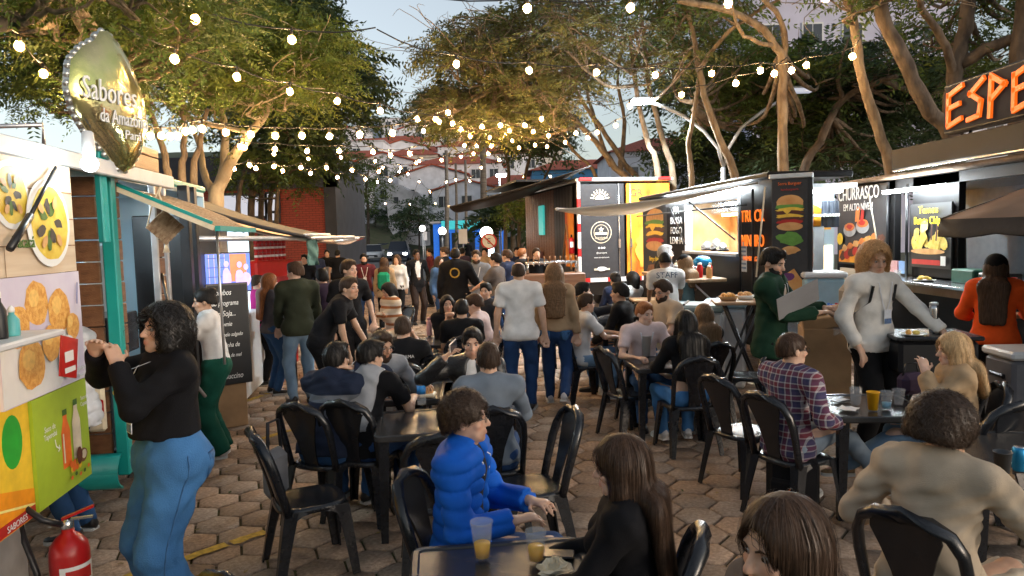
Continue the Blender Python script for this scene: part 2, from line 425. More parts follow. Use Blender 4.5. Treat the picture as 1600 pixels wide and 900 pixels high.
def tree(name, label, group, stems, clumps, leaf, per, ln, wd=.26, bark=None, branches=2, twigs=0, droop=.35, r=.16, tint=.35, npair=7):
    """stems: list of (control points, r0, r1). clumps: (centre, radii). limbs are led from the nearest stem to each clump"""
    if leaf in (L_brown, L_dark) or bark is M_bark: stems = [(p, a*.68, c*.65) for p, a, c in stems]
    base = Vector(stems[0][0][0]); base.z = 0
    root = empty(name, base, 0, label, 'tree', group)
    b = MB(); tips = []
    for pts, r0, r1 in stems:
        P = limb(b, [Vector(p)-base for p in pts], r0, r1, bark or M_bark, 9, .012); tips += P[len(P)//2:]
    b.build('trunk', root)
    if clumps:
        b = MB()
        for c, rr in clumps:
            c = Vector(c)-base; t = min(tips, key=lambda q: (q-c).length+max(0, q.z-c.z)*1.5)
            mid = (t+c)/2+Vector((rng.normal()*.25, rng.normal()*.25, -.1*(c-t).length))
            
            if (c-t).length > (3.2 if leaf is L_dark else 5): continue
            r0 = min(.06, .016+.012*(c-t).length)
            limb(b, [t, mid, c], r0, .012, bark or M_bark, 6, .01)
            for k in range(branches):
                e = c+Vector((rng.normal()*rr[0]*.75, rng.normal()*rr[1]*.75, rng.normal()*rr[2]*.5+rr[2]*.3))
                limb(b, [mid*.5+c*.5, (c+e)/2+Vector((0, 0, .1)), e], .018, .005, bark or M_bark, 5, .01)
                for q in range(twigs):
                    e2 = e+Vector(rng.normal(0, .35, 3)); limb(b, [(c+e)/2, (e+e2)/2, e2], .009, .003, bark or M_bark, 4, .008)
        b.build('limb', root)
        foliage('crown', root, clumps, per, ln, wd, leaf, base, droop, npair, tint)
    return root
def pc(lst):     # (u, v, Y, rx, ry, rz) -> clumps
    return [(tuple(at(u, v, Y)), (rx, ry, rz)) for u, v, Y, rx, ry, rz in lst]
def ground_at(u, Y): return Vector((gx(u, Y, 0), Y, 0))
def S(lst): return [at(u, v, Y) for u, v, Y in lst]
def scatter_clumps(u0, u1, v0, v1, Y0, Y1, n, r, rz, shape=None):
    out = []
    while len(out) < n:
        u, v = rng.uniform(u0, u1), rng.uniform(v0, v1)
        if shape and not shape(u, v): continue
        k = rng.uniform(.7, 1.3); out.append((u, v, rng.uniform(Y0, Y1), r*k, r*k, rz*k))
    return pc(out)
# big tree on the left, pale forked trunk behind the stalls
tree('leafy_tree', 'broad yellow-green tree with pale forked trunk behind the left stalls', 'trees round the square',
     [([ground_at(335, 14), *S([(335, 330, 14), (345, 285, 14), (372, 235, 13.6), (405, 190, 13.2), (430, 150, 13)])], .17, .05),
      (S([(340, 300, 14), (352, 240, 14.2), (348, 190, 14.4), (330, 120, 14.6)]), .10, .04),
      (S([(338, 310, 14), (318, 270, 14.3), (312, 230, 14.6), (290, 170, 14.8)]), .09, .03)],
     scatter_clumps(225, 505, 15, 170, 11.5, 16, 34, .9, .36, lambda u, v: (u-350)**2/165**2+(v-130)**2/125**2 < 1)+scatter_clumps(370, 515, 90, 172, 11.5, 14, 9, .6, .24), L_yel, 100, .5, .21, M_bark_l, npair=9)
tree('leafy_tree', 'dense green tree with a cluster of dark mottled stems at far left', 'trees round the square',
     [([ground_at(262, 12), *S([(262, 300, 12), (258, 250, 12), (240, 190, 12), (210, 110, 11.6)])], .11, .05),
      ([ground_at(284, 12.3), *S([(284, 300, 12.3), (287, 230, 12.3), (285, 150, 12.3)])], .12, .05),
      ([ground_at(301, 12.5), *S([(301, 300, 12.5), (310, 230, 12.5), (325, 170, 12.6)])], .11, .05),
      ([ground_at(245, 11.7), *S([(245, 310, 11.7), (232, 250, 11.6), (190, 180, 11.2), (120, 120, 10.6)])], .10, .04)],
     scatter_clumps(-60, 330, -40, 150, 8.5, 13, 40, .85, .34, lambda u, v: v < 150-.12*abs(u-160))+scatter_clumps(0, 240, 115, 175, 10, 13, 14, .65, .26)+scatter_clumps(120, 330, 30, 100, 9, 11.5, 10, .6, .24), L_green, 92, .46, .21, M_bark, npair=9)
tree('leafy_tree', 'brown limb reaching in over the leaf sign at top left', 'trees round the square',
     [([Vector((-6.6, 5.2, 0)), Vector((-6.3, 5.4, 2.5)), at(-30, 50, 6.5), at(30, 38, 6.6), at(62, 12, 6.7), at(90, -30, 6.8)], .13, .05),
      (S([(40, 30, 6.6), (90, 18, 6.5), (120, 14, 6.4), (165, -15, 6.4)]), .045, .012)],
     scatter_clumps(-60, 220, -60, 12, 6.2, 8, 14, .5, .2)+scatter_clumps(0, 130, 10, 80, 8.5, 10, 8, .45, .22), L_yel, 190, .4, .22, M_bark, tint=.3, npair=9)
# darker tall tree behind
tree('leafy_tree', 'tall dark green tree standing against the sky left of the gap', 'trees round the square',
     [([ground_at(392, 24), *S([(392, 330, 24), (398, 260, 24), (425, 180, 24), (470, 90, 24)])], .2, .07),
      ([ground_at(408, 24.3), *S([(408, 330, 24.3), (412, 270, 24.3), (455, 200, 24), (520, 130, 23.6)])], .17, .05),
      ([ground_at(426, 24.5), *S([(422, 330, 24.5), (428, 280, 24.5), (440, 240, 24.5), (450, 200, 24.5)])], .14, .05)],
     scatter_clumps(380, 455, -60, 230, 21, 27, 24, 1.3, .65)+scatter_clumps(450, 575, 15, 225, 21.5, 26, 30, .85, .45, lambda u, v: u < 480+min(85, v*.75) and u < 575-(max(0, v-170))*.4)+scatter_clumps(400, 500, 215, 275, 22, 26, 7, .9, .45), L_dark, 62, .85, .3, M_bark_d, tint=.45)
tree('leafy_tree', 'low bright green shrubby tree in front of the red wall', 'trees round the square',
     [([ground_at(432, 23), *S([(432, 320, 23), (440, 270, 23)])], .09, .04), ([ground_at(372, 22), *S([(372, 320, 22), (385, 260, 22)])], .1, .04)],
     scatter_clumps(355, 470, 235, 300, 21, 24, 12, .55, .35), L_green, 150, .5, .3, M_bark_d)
# right hand trees
tree('leafy_tree', 'wide olive-brown tree fanning out behind the box truck', 'trees round the square',
     [([ground_at(985, 20), *S([(985, 300, 20), (960, 262, 20), (925, 215, 19.6), (880, 170, 19), (830, 140, 18.4), (775, 135, 18)])], .17, .05),
      ([ground_at(1000, 20.4), *S([(1000, 300, 20.4), (975, 255, 20.4), (940, 200, 20), (905, 150, 19.6), (880, 90, 19)])], .16, .05),
      (S([(955, 260, 20), (930, 190, 20.4), (915, 120, 20.8), (920, 40, 21)]), .10, .03),
      (S([(970, 270, 20.2), (975, 190, 21), (965, 110, 21), (985, 30, 21)]), .11, .04),
      ([ground_at(935, 21.5), *S([(935, 290, 21.5), (900, 240, 21.5), (868, 190, 21), (850, 110, 20)])], .10, .04)],
     scatter_clumps(675, 985, 12, 240, 15.5, 22, 70, .85, .30, lambda u, v: (u-838)**2/152**2+(v-150)**2/140**2 < 1 and (v > 60 or u > 730) and v < 150+(905-u)*.55)+scatter_clumps(672, 760, 95, 190, 17, 21, 12, .65, .25), L_brown, 58, .52, .27, M_bark, branches=4, twigs=2, tint=.45)
tree('leafy_tree', 'thin-stemmed olive tree beyond the hanging lights in the middle', 'trees round the square',
     [([ground_at(790, 27), *S([(790, 330, 27), (795, 260, 27), (770, 190, 27), (740, 140, 27)])], .13, .05),
      ([ground_at(812, 27.4), *S([(812, 330, 27.4), (822, 270, 27.4), (842, 200, 27.4), (850, 150, 27)])], .13, .05),
      ([ground_at(830, 27), *S([(832, 330, 27), (860, 260, 27), (880, 215, 27)])], .10, .04)],
     scatter_clumps(690, 860, 140, 245, 24, 29, 26, .95, .45, lambda u, v: v < 195+(u-690)*.3 or u > 770)+scatter_clumps(672, 730, 150, 200, 24, 27, 7, .6, .3), L_dark, 62, .8, .28, M_bark_d, tint=.5)
tree('leafy_tree', 'straight grey-brown twin stem rising behind the white awning', 'trees round the square',
     [([ground_at(1030, 16.5), *S([(1030, 290, 16.5), (1012, 220, 16.5), (995, 150, 16.3), (985, 60, 16)])], .12, .06),
      ([ground_at(1052, 16.8), *S([(1052, 290, 16.8), (1035, 215, 16.8), (1010, 110, 16.8), (1000, -30, 16.8)])], .13, .06)],
     scatter_clumps(860, 1130, -30, 110, 13, 18, 20, .65, .2), L_brown, 75, .46, .27, M_bark, branches=3, twigs=2, tint=.4)
tree('leafy_tree', 'leaning grey tree beside the double street lamp', 'trees round the square',
     [([ground_at(1150, 14), *S([(1150, 290, 14), (1122, 210, 14), (1095, 130, 14), (1085, 60, 14), (1060, -20, 13.6)])], .13, .06),
      ([ground_at(1080, 14.5), *S([(1080, 290, 14.5), (1076, 225, 14.5), (1085, 170, 14.5), (1092, 120, 14.2)])], .10, .05),
      (S([(1090, 110, 14), (1130, 60, 13.4), (1180, 20, 13), (1240, -15, 12.6)]), .07, .03)],
     scatter_clumps(1040, 1200, 60, 200, 15, 19, 16, .8, .3)+scatter_clumps(1000, 1180, -40, 60, 12.5, 15, 10, .55, .2), L_green, 100, .52, .28, M_bark, twigs=2, tint=.45)
tree('leafy_tree', 'tall bare-limbed trunk rising straight behind the burger banner', 'trees round the square',
     [([ground_at(1222, 12.5), *S([(1224, 290, 12.5), (1222, 200, 12.5), (1222, 110, 12.5), (1205, 60, 12.4), (1150, 20, 12.2), (1060, 2, 12)])], .15, .07),
      (S([(1222, 100, 12.5), (1228, 60, 12.4), (1212, 20, 12.2), (1180, -20, 12)]), .09, .05),
      (S([(1215, 70, 12.5), (1190, 68, 12.2), (1160, 52, 12), (1145, 20, 11.8), (1140, -20, 11.6)]), .06, .03)],
     scatter_clumps(1130, 1300, 95, 200, 15, 18.5, 12, .8, .3), L_green, 100, .52, .28, M_bark, twigs=3, tint=.45)
tree('leafy_tree', 'lamp-lit leaning trunk behind the grill stall', 'trees round the square',
     [([ground_at(1392, 11), *S([(1392, 285, 11), (1370, 200, 11), (1345, 120, 11), (1338, 50, 11), (1315, -20, 11)])], .13, .09)],
     scatter_clumps(1290, 1420, -60, 30, 10, 12, 7, .5, .16), L_green, 90, .45, .28, M_bark, twigs=3)
tree('leafy_tree', 'brown trunk leaning right behind the burger truck opening', 'trees round the square',
     [([ground_at(1250, 15), *S([(1252, 290, 15), (1280, 220, 15), (1318, 155, 15), (1360, 135, 14.6), (1400, 120, 14.2)])], .15, .07),
      (S([(1318, 155, 15), (1310, 120, 14.8), (1325, 60, 14.6)]), .08, .03)],
     scatter_clumps(1240, 1480, 120, 275, 16, 21, 46, 1.0, .42)+scatter_clumps(1240, 1470, 85, 160, 15, 18, 14, .8, .3), L_dark, 58, .55, .3, M_bark_d, branches=3, twigs=2, tint=.5)
tree('leafy_tree', 'dark trunk leaning left towards the orange lettered sign', 'trees round the square',
     [([ground_at(1495, 10.5), *S([(1490, 240, 10.5), (1450, 170, 10.5), (1420, 110, 10.5), (1385, 40, 10.5), (1365, -20, 10.5)])], .12, .09),
      ([ground_at(1488, 11.5), *S([(1486, 200, 11.5), (1492, 110, 11.5), (1508, 40, 11.5), (1515, -20, 11.5)])], .13, .10),
      (S([(1492, 120, 11.5), (1470, 60, 11.3), (1445, 20, 11.2), (1430, -10, 11)]), .07, .04),
      (S([(1500, 100, 11.5), (1560, 70, 11.2), (1620, 50, 11)]), .10, .07)],
     scatter_clumps(1440, 1620, -20, 130, 11.5, 15, 12, .6, .22), L_green, 90, .45, .28, M_bark_d, twigs=3, tint=.4)
tree('leafy_tree', 'dark trunk at the right edge above the orange lettering', 'trees round the square',
     [([ground_at(1600, 11), *S([(1590, 200, 11), (1592, 100, 11), (1600, 0, 11), (1605, -40, 11)])], .14, .11)],
     scatter_clumps(1560, 1680, -40, 90, 11, 14, 7, .6, .2), L_green, 90, .45, .28, M_bark_d, twigs=2)
# evergreen screen behind the right hand trucks
tree('leafy_tree', 'dark evergreen mass of a tree filling in behind the bare trunks', 'trees round the square',
     [([ground_at(1180, 24), *S([(1180, 300, 24), (1190, 220, 24), (1200, 150, 24)])], .2, .08)],
     scatter_clumps(1060, 1330, 110, 300, 20, 27, 40, 1.25, .6), L_dark, 40, .75, .3, M_bark_d, branches=3, twigs=2, tint=.5)
# small trees by the road
tree('leafy_tree', 'slender tree standing on the grass bank before the white houses', 'trees by the road',
     [([ground_at(575, 70), *S([(575, 330, 70), (572, 290, 70), (580, 250, 70)])], .18, .06)],
     scatter_clumps(545, 612, 250, 325, 68, 72, 14, 1.1, .8), L_green, 22, 1.1, .3, M_bark_d)
tree('leafy_tree', 'round dark tree at the end of the road near the blue kiosk', 'trees by the road',
     [([ground_at(655, 66), *S([(655, 370, 66), (655, 345, 66)])], .16, .08)],
     scatter_clumps(625, 688, 318, 366, 64, 68, 14, 1.1, .8), L_dark, 26, 1.0, .3, M_bark_d)
tree('leafy_tree', 'bright lime tree lit beside the dark pointed awning', 'trees by the road',
     [([ground_at(845, 26), *S([(845, 350, 26), (848, 310, 26)])], .1, .04)],
     scatter_clumps(785, 900, 288, 345, 24, 28, 12, .7, .35), L_yel, 95, .5, .3, M_bark)
M_palm = mat('palm trunk', (.13, .11, .09), .9, var=.3, scale=4, stretch=(.2, .2, 3), bump=.5)
def palm(u, v_top, Y, label, fr=0, r=.13, n=16):
    base = ground_at(u, Y); top = at(u, v_top, Y); root = empty('palm_tree', base, 0, label, 'tree', 'palms by the road')
    b = MB(); limb(b, [Vector((0, 0, 0)), (top-base)*.5+Vector((.06, 0, 0)), top-base], r*1.2, r*.8, M_palm, 9); b.build('trunk', root)
    if fr:
        P = []; D = []; 
        b = MB(); VV = []
        for k in range(n):
            a = 2*math.pi*k/n+rng.uniform(-.2, .2); el = rng.uniform(-.1, 1.1); d = np.array([math.cos(a)*math.cos(el), math.sin(a)*math.cos(el), math.sin(el)])
            VV.append(sprays(np.array([tuple(top-base)]), d[None], fr, .26, 16, droop=.55, jitter=.08))
        V = np.concatenate([v.reshape(-1, 3) for v in VV]); C = np.ones((len(V), 3))
        link_mesh('crown', np_mesh('crown', V, np.arange(len(V)).reshape(-1, 4), L_dark, False, colors=C), root)
palm(697, 235, 46, 'thin palm trunk left of the blue kiosk', 0); palm(727, 250, 50, 'slim reddish palm trunk above the blue kiosk', 0, .1)
palm(754, 215, 40, 'thickest tall palm trunk behind the white lamp globes', 0, .19); palm(712, 255, 52, 'faint palm trunk between two others over the kiosk', 0, .1)
palm(775, 345, 34, 'low feathery palm beside the no-parking sign', 2.2); palm(800, 335, 33, 'low palm with drooping fronds behind the beer truck', 2.4); palm(815, 350, 36, 'low palm half hidden by the beer truck side', 2.2)
# hedge and bank
M_bank = mat('dry grass bank', (.10, .085, .04), .95, var=.4, scale=1.5, c2=(.06, .075, .025))
b = MB(); p0 = ground_at(528, 84).x; p1 = ground_at(645, 84).x
b.sheet([[(x, y, z+.3*math.sin(x)) for x in np.linspace(p0, p1, 9)] for y, z in ((72, -.3), (76, .9), (82, 2.4), (90, 3.6), (97, 3.8))], M_bank); tag(b.build('grass_bank'), kind='structure')
hd = empty('hedge', ground_at(570, 90), 0, 'long dark clipped hedge on top of the grass bank', 'hedge')
foliage('foliage', hd, [((ground_at(u, 88).x, 88, 4.6), (1.5, 1.0, 1.2)) for u in range(532, 625, 11)], 60, .6, .35, L_dark, hd.location)
b = MB()
for u in range(535, 625, 18): b.tube([(ground_at(u, 88).x-hd.location.x, -2, 2.8), (ground_at(u, 88).x-hd.location.x, -2, 4.6)], .05, M_bark_d, 5)
b.build('stem', hd)
b = empty('flower_bed', (-2.4, 40, 0), 0, 'low strip of green planting along the pale kerb', 'planting')
foliage('foliage', b, [((-2.5+.2*math.sin(k), 30+k*1.5, .25), (.45, .7, .3)) for k in range(16)], 90, .35, .3, L_green, b.location)
# ================================================================== TOWN ON THE HILL, RED BUILDING, LAMPS, STRING LIGHTS
M_wallw = mat('white render wall', (.66, .66, .70), .8, var=.12, scale=1.2, bump=.15); M_wallc = mat('cream render wall', (.55, .50, .44), .8, var=.15, scale=1.0)
M_wallg = mat('stained grey wall', (.42, .41, .42), .85, var=.4, scale=.6, detail=8); M_wallb = mat('pale blue wall', (.40, .47, .58), .8, var=.1, scale=1)
M_tile = mat('clay roof tile', (.36, .085, .045), .85, var=.35, scale=3, bump=.6, stretch=(4, 1, 1)); M_glassd = mat('dark window glass', (.03, .035, .045), .15, var=0, spec=.6)
M_winlit = mat('lit window', (.8, .7, .5), .5, var=0, emit=(1, .72, .4), estr=1.2); M_frame = mat('window frame white', (.6, .6, .6), .6, var=.05)
def house(u, Y, w, d, h, label, wall=None, roof='gable', wins=(2, 2), rz=0.0, z=None, cat='house', lit=0.0, sink=1.5):
    x = ground_at(u, Y).x; z = hill_z(x, Y) if z is None else z
    if cat == 'house' and z is None: w, d, h = w*.66, d*.7, h*.72
    root = empty('hillside_house' if cat == 'house' else 'apartment_building', (x, Y, z), rz, label, cat, 'houses up the hillside')
    b = MB(); b.box((0, 0, h/2-sink/2), (w, d, h+sink), wall or M_wallw); b.build('wall', root)
    b = MB()
    if roof == 'gable':
        e = .45; rh = w*.15
        b.prism([(-w/2-e, h-.02), (0, h+rh), (w/2+e, h-.02), (w/2+e, h+.16), (0, h+rh+.2), (-w/2-e, h+.16)], -d/2-e, d/2+e, M_tile)
        b.prism([(-w/2, h), (w/2, h), (0, h+rh)], -d/2+.02, d/2-.02, wall or M_wallw)
    elif roof == 'hip':
        e = .5; rh = .15*min(w, d)+.25; vs = [(-w/2-e, -d/2-e, h), (w/2+e, -d/2-e, h), (w/2+e, d/2+e, h), (-w/2-e, d/2+e, h), (-w*.22, 0, h+rh), (w*.22, 0, h+rh)]
        b.add(vs, [(0, 1, 5, 4), (1, 2, 5), (2, 3, 4, 5), (3, 0, 4), (3, 2, 1, 0)], M_tile)
    else:
        b.box((0, 0, h+.15), (w+.3, d+.3, .3), M_wallg)
    b.build('roof', root)
    nx, nz = wins; fm = MB(); fm.box((0, 0, 0), (1.15, .10, 1.25), M_frame); fmesh = fm.mesh('window')
    gm = MB(); gm.box((-.26, -.06, 0), (.46, .03, 1.05), M_glassd); gm.box((.26, -.06, 0), (.46, .03, 1.05), M_glassd); gmesh = gm.mesh('pane')
    for i in range(nx):
        for k in range(nz):
            wx = (i+.5)/nx*w-w/2; wz = (k+.55)/nz*h
            o = link_mesh('window', fmesh, root, (wx, -d/2-.03, wz)); s = min(1.3, h/nz*.5); o.scale = (s, 1, s)
            link_mesh('pane', gmesh, o)
    return root
house(505, 100, 11, 8, 9, 'white house with grey roof half behind the dark left tree', M_wallw, 'flat', (3, 2))
house(545, 112, 9, 9, 7, 'white gabled house left of the slender bank tree', M_wallw, 'gable', (2, 2))
house(558, 138, 13, 9, 8, 'long white house behind the slender bank tree', M_wallw, 'flat', (4, 2))
house(552, 178, 10, 9, 8, 'white block above the gabled houses left of the gap', M_wallw, 'flat', (3, 4), cat='building')
house(600, 205, 12, 11, 8.5, 'tall pale apartment tower rising left of the sky gap', M_wallb, 'flat', (4, 3), cat='building')
house(628, 200, 7, 9, 9.5, 'narrow white tower touching the blue-grey apartment tower', M_wallw, 'flat', (2, 3), cat='building')
house(592, 152, 13, 9, 7, 'white house with broad red roof below the tower', M_wallw, 'hip', (4, 2))
house(635, 165, 12, 8, 7, 'house with brown-red tiled roof under the narrow tower', M_wallc, 'hip', (3, 2))
house(652, 130, 9, 8, 7, 'cream house with balcony windows left of the palms', M_wallc, 'hip', (3, 2))
house(668, 185, 11, 9, 8, 'red-roofed house highest on the hill by the right tree', M_wallw, 'gable', (3, 2))
house(690, 150, 12, 9, 6, 'white house with bright red roof behind the palm trunks', M_wallw, 'hip', (4, 2))
house(684, 112, 10, 8, 6, 'low white house with gable behind the palms', M_wallw, 'gable', (3, 1))
house(722, 118, 14, 9, 7, 'wide white house with long red roof above the kiosk', M_wallw, 'hip', (5, 2))
house(745, 142, 13, 9, 8, 'two-storey white house upper right of the palms', M_wallw, 'hip', (4, 2))
house(785, 128, 14, 9, 8, 'white house with flat tiled roof behind the pointed awning', M_wallw, 'hip', (4, 2))
house(768, 175, 14, 9, 8, 'pale house on the hill behind the hanging bulbs', M_wallb, 'gable', (4, 2))
house(830, 150, 13, 9, 9, 'cream house glimpsed behind thin olive stems', M_wallc, 'hip', (4, 2))
for u, Y, w, h, lab, rf in ((575, 122, 10, 7, 'small white house with red eaves left of the stained wall', 'hip'), (612, 118, 9, 7, 'small cream house with red roof above the stained wall', 'gable'), (640, 146, 9, 7, 'white cottage stepped between the red roofs', 'gable'), (660, 160, 10, 7, 'red-roofed cottage left of the palm tops', 'hip'), (706, 176, 10, 8, 'white house high up behind the palm tops', 'hip'), (735, 100, 9, 6, 'white house low behind the thick palm', 'gable'), (800, 104, 10, 6, 'low house behind the pointed tarpaulin', 'hip'), (720, 200, 14, 12, 'pale block on the skyline behind the palms', 'flat'), (530, 160, 10, 9, 'pale house high by the left dark tree', 'hip')): house(u, Y, w, 9, h, lab, M_wallw, rf, (3, 2))
house(905, 95, 12, 9, 9.5, 'house with bright blue wall seen between the tree stems', mat('bright blue wall', (.06, .22, .42), .7, var=.1), 'hip', (3, 2), z=.3)
house(1275, 58, 14, 12, 27, 'tall lilac-grey apartment block behind the bare branches', mat('lilac grey wall', (.48, .47, .58), .8, var=.12, scale=.5), 'flat', (5, 8), z=0, cat='building')
house(1195, 62, 8, 10, 19, 'stepped grey apartment block left of the lilac one', M_wallg, 'flat', (3, 5), z=0, cat='building')
house(1480, 64, 16, 12, 14, 'low pale block behind trunks near the orange sign', M_wallw, 'flat', (5, 4), z=0, cat='building')
house(1060, 70, 14, 10, 9, 'pale house behind the evergreen and lamp post', M_wallw, 'hip', (4, 2), z=0)
# old stained wall end
r_ = empty('ruined_house', ground_at(636, 84), 0, 'tall stained grey wall with crumbling edge right of the hedge', 'building')
b = MB(); x0, x1 = ground_at(610, 84).x-r_.location.x, ground_at(664, 84).x-r_.location.x
b.prism([(x0, 3.2), (x0-.1, 7.9), (x0+.5, 8.3), (x0+1.6, 8.0), (x0+2.3, 7.4), (x1-.6, 7.2), (x1, 6.6), (x1, 1.0), (x0+1, 1.5)], -.5, 6, M_wallg); b.build('wall', r_)
b = MB()
for q in ((x0+1.0, 6.3), (x0+2.4, 5.2)): b.box((q[0], -.53, q[1]), (.5, .06, .7), M_glassd)
b.build('window', r_)
# blue kiosk
K = empty('shop_kiosk', ground_at(733, 58), R(-4), 'bright blue shop front with a lit fridge beyond the lamp globes', 'shop')
M_kb = mat('blue shop panel', (.02, .12, .5), .45, var=.1, emit=(.02, .18, .8), estr=.12); M_kt = mat('teal fascia', (.05, .45, .5), .5, var=.05, emit=(.05, .6, .65), estr=.12)  # shop wall and fascia carry a faint glow in their material, no lamps there
b = MB(); b.box((0, 2, 1.5), (5.6, 4, 3.0), M_kb); b.build('wall', K)
b = MB(); b.box((.2, -.15, 2.9), (4.6, .3, .7), M_kt, bev=.03); b.build('fascia', K)
b = MB(); b.box((0, 2, 3.15), (6, 4.4, .16), M_wallg); b.build('roof', K)
for x in (-1.9, -.9, .1): b = MB(); b.box((x, -.04, 1.35), (.85, .06, 1.9), M_glassd); b.build('window', K)
b = MB(); b.box((1.75, -.3, 1.05), (.75, .6, 2.0), mat('fridge case', (.5, .55, .6), .4, var=0), bev=.03); fr = b.build('fridge', K)
b = MB(); b.box((1.75, -.61, 1.1), (.6, .02, 1.6), mat('fridge light', (.8, .9, 1), .3, var=0, emit=(.7, .9, 1), estr=3)); b.build('pane', fr)
# red brick building with dark bands
Bq = empty('brick_building', (0, 29, 0), 0, 'red brick building with charcoal corner band behind the left stalls', 'building')
xr = gx(527, 29, 3); xl = gx(150, 29, 3); xm = gx(509, 29, 3)
M_redbrick = mat('painted red brick', (.24, .045, .03), .75, var=.2, scale=1.2, bump=.2)
t = M_redbrick.node_tree; br = t.nodes.new('ShaderNodeTexBrick'); tcn = t.nodes.new('ShaderNodeTexCoord'); sx = t.nodes.new('ShaderNodeSeparateXYZ'); cx = t.nodes.new('ShaderNodeCombineXYZ')
t.links.new(tcn.outputs['Object'], sx.inputs[0]); t.links.new(sx.outputs[0], cx.inputs[0]); t.links.new(sx.outputs[2], cx.inputs[1]); t.links.new(cx.outputs[0], br.inputs['Vector'])
br.inputs['Scale'].default_value = 1; br.inputs['Brick Width'].default_value = .26; br.inputs['Row Height'].default_value = .09; br.inputs['Mortar Size'].default_value = .008
br.inputs['Color1'].default_value = (.38, .07, .042, 1); br.inputs['Color2'].default_value = (.31, .055, .034, 1); br.inputs['Mortar'].default_value = (.12, .03, .022, 1)
t.links.new(br.outputs['Color'], t.nodes['Principled BSDF'].inputs['Base Color'])
M_char = mat('charcoal render', (.05, .052, .065), .7, var=.15, scale=2)
b = MB(); b.box(((xl+xm)/2, .15, 2.0), (xm-xl, .3, 4.15), M_redbrick); b.build('wall', Bq)
b = MB(); b.box(((xl+xr)/2, .1, 4.72), (xr-xl, .5, 1.3), M_char); b.box(((xm+xr)/2, .1, 2.7), (xr-xm, .5, 5.6), M_char); b.box(((xl+xr)/2, 3, 2.6), (xr-xl-.1, 5.6, 5.2), M_char); b.build('charcoal_band', Bq)
M_panew = mat('frosted pane', (.55, .57, .62), .3, var=.08, scale=2, emit=(.7, .75, .9), estr=.15)
for (ua, ub, va, vb) in ((333, 372, 306, 338), (376, 392, 306, 338), (418, 436, 303, 330), (395, 416, 306, 338), (418, 436, 333, 345), (333, 392, 341, 352)):
    pa, pb = at(ua, va, 29), at(ub, vb, 29); c = (pa+pb)/2; W_, H_ = abs(pb.x-pa.x), abs(pa.z-pb.z)
    b = MB(); b.box((c.x, -.04, c.z), (W_+.16, .10, H_+.16), M_char); wn = b.build('window', Bq)
    b = MB(); b.box((c.x, -.10, c.z), (W_-.04, .03, H_-.04), M_panew); b.build('pane', wn)
# low grey block wall with steps left of the crowd
M_block = mat('grey concrete block', (.2, .2, .215), .85, var=.2, scale=6, bump=.3)
bw = empty('block_wall', at(448, 430, 21)*Vector((1, 1, 0)) if False else Vector((gx(448, 22), 22, 0)), 0, 'low grey block wall behind the red fridge', 'wall')
cb = MB(); cb.box((0, 0, 0), (.385, .19, .185), M_block, bev=.01); cbm = cb.mesh('block')
for row in range(7):
    for k in range(6): link_mesh('block', cbm, bw, (-1.0+k*.40+(row % 2)*.2, 0, .1+row*.2))
# ------------------------------------------------------------------ lamps
M_pole = mat('galvanised steel', (.42, .44, .46), .45, .8, var=.15, scale=12); M_dpole = mat('dark painted pole', (.06, .065, .07), .5, var=.1)
M_globe = mat('lit glass globe', (1, 1, 1), .3, var=0, emit=(1, .93, .85), estr=3.2); M_led = mat('white led', (1, 1, 1), .3, var=0, emit=(.85, .95, 1), estr=60)
def globe_lamp(u, v, Y, dia, label):
    p = at(u, v, Y); root = empty('globe_lamp', (p.x, Y, 0), 0, label, 'street lamp', 'white globe lamps by the road')
    b = MB(); b.tube([(0, 0, 0), (0, 0, p.z-dia*.5)], [.05, .035], M_pole, 10); b.lathe([(.11, 0), (.11, .05), (.06, .12)], (0, 0, 0), M_pole, 12); b.build('pole', root)
    b = MB(); b.lathe([(.05, -.06), (.09, -.02), (.1, .03)], (0, 0, p.z-dia*.5), M_dpole, 12); b.build('collar', root)
    b = MB(); b.sphere((0, 0, p.z), dia/2, M_globe, 20, 12); b.build('globe', root)
globe_lamp(660, 357, 44, .36, 'small white globe lamp furthest left by the kiosk'); globe_lamp(691, 361, 36, .38, 'middle white globe lamp in front of the blue shop')
globe_lamp(760, 364, 23, .40, 'largest white globe lamp above the talking crowd')
Ls = empty('street_lamp', (gx(1133, 15), 15, 0), 0, 'double-armed street lamp with one bright white head over the trees', 'street lamp')
def rel(u, v, Y): return at(u, v, Y)-Vector((Ls.location.x, 15, 0))
b = MB(); b.tube([(0, 0, 0), (0, 0, 2.2), rel(1130, 262, 15)], [.07, .06, .05], M_pole, 10); b.build('pole', Ls)
for pts in ([(1130, 262), (1122, 232), (1100, 205), (1070, 182), (1040, 168), (1018, 160)], [(1130, 262), (1138, 232), (1158, 200), (1190, 175), (1225, 153), (1243, 144)]):
    b = MB(); b.tube([rel(u, v, 15) for u, v in pts], .035, M_pole, 8); b.build('arm', Ls)
for (u, v, on) in ((1004, 158, 1), (1250, 141, 0)):
    c = rel(u, v, 15); b = MB(); b.box(c+Vector((0, 0, .04)), (.42, .2, .07), M_pole, bev=.02); hd = b.build('lamp_head', Ls)
    b = MB(); b.box(c+Vector((0, -.02, -.015)), (.44, .2, .08), M_led if on else M_panew, bev=.01); b.build('diffuser', hd)
    if on:
        l = bpy.data.lights.new('street_lamp_light', 'SPOT'); l.energy = 600; l.color = (.85, .95, 1); l.spot_size = R(150); l.shadow_soft_size = .12
        lo = bpy.data.objects.new('street_lamp_light', l); COL.objects.link(lo); lo.parent = Ls; lo.location = c+Vector((0, 0, -.08)); 
L2 = empty('street_lamp', (gx(784, 44), 44, 0), 0, 'small bright street lamp left of the pointed awning', 'street lamp')
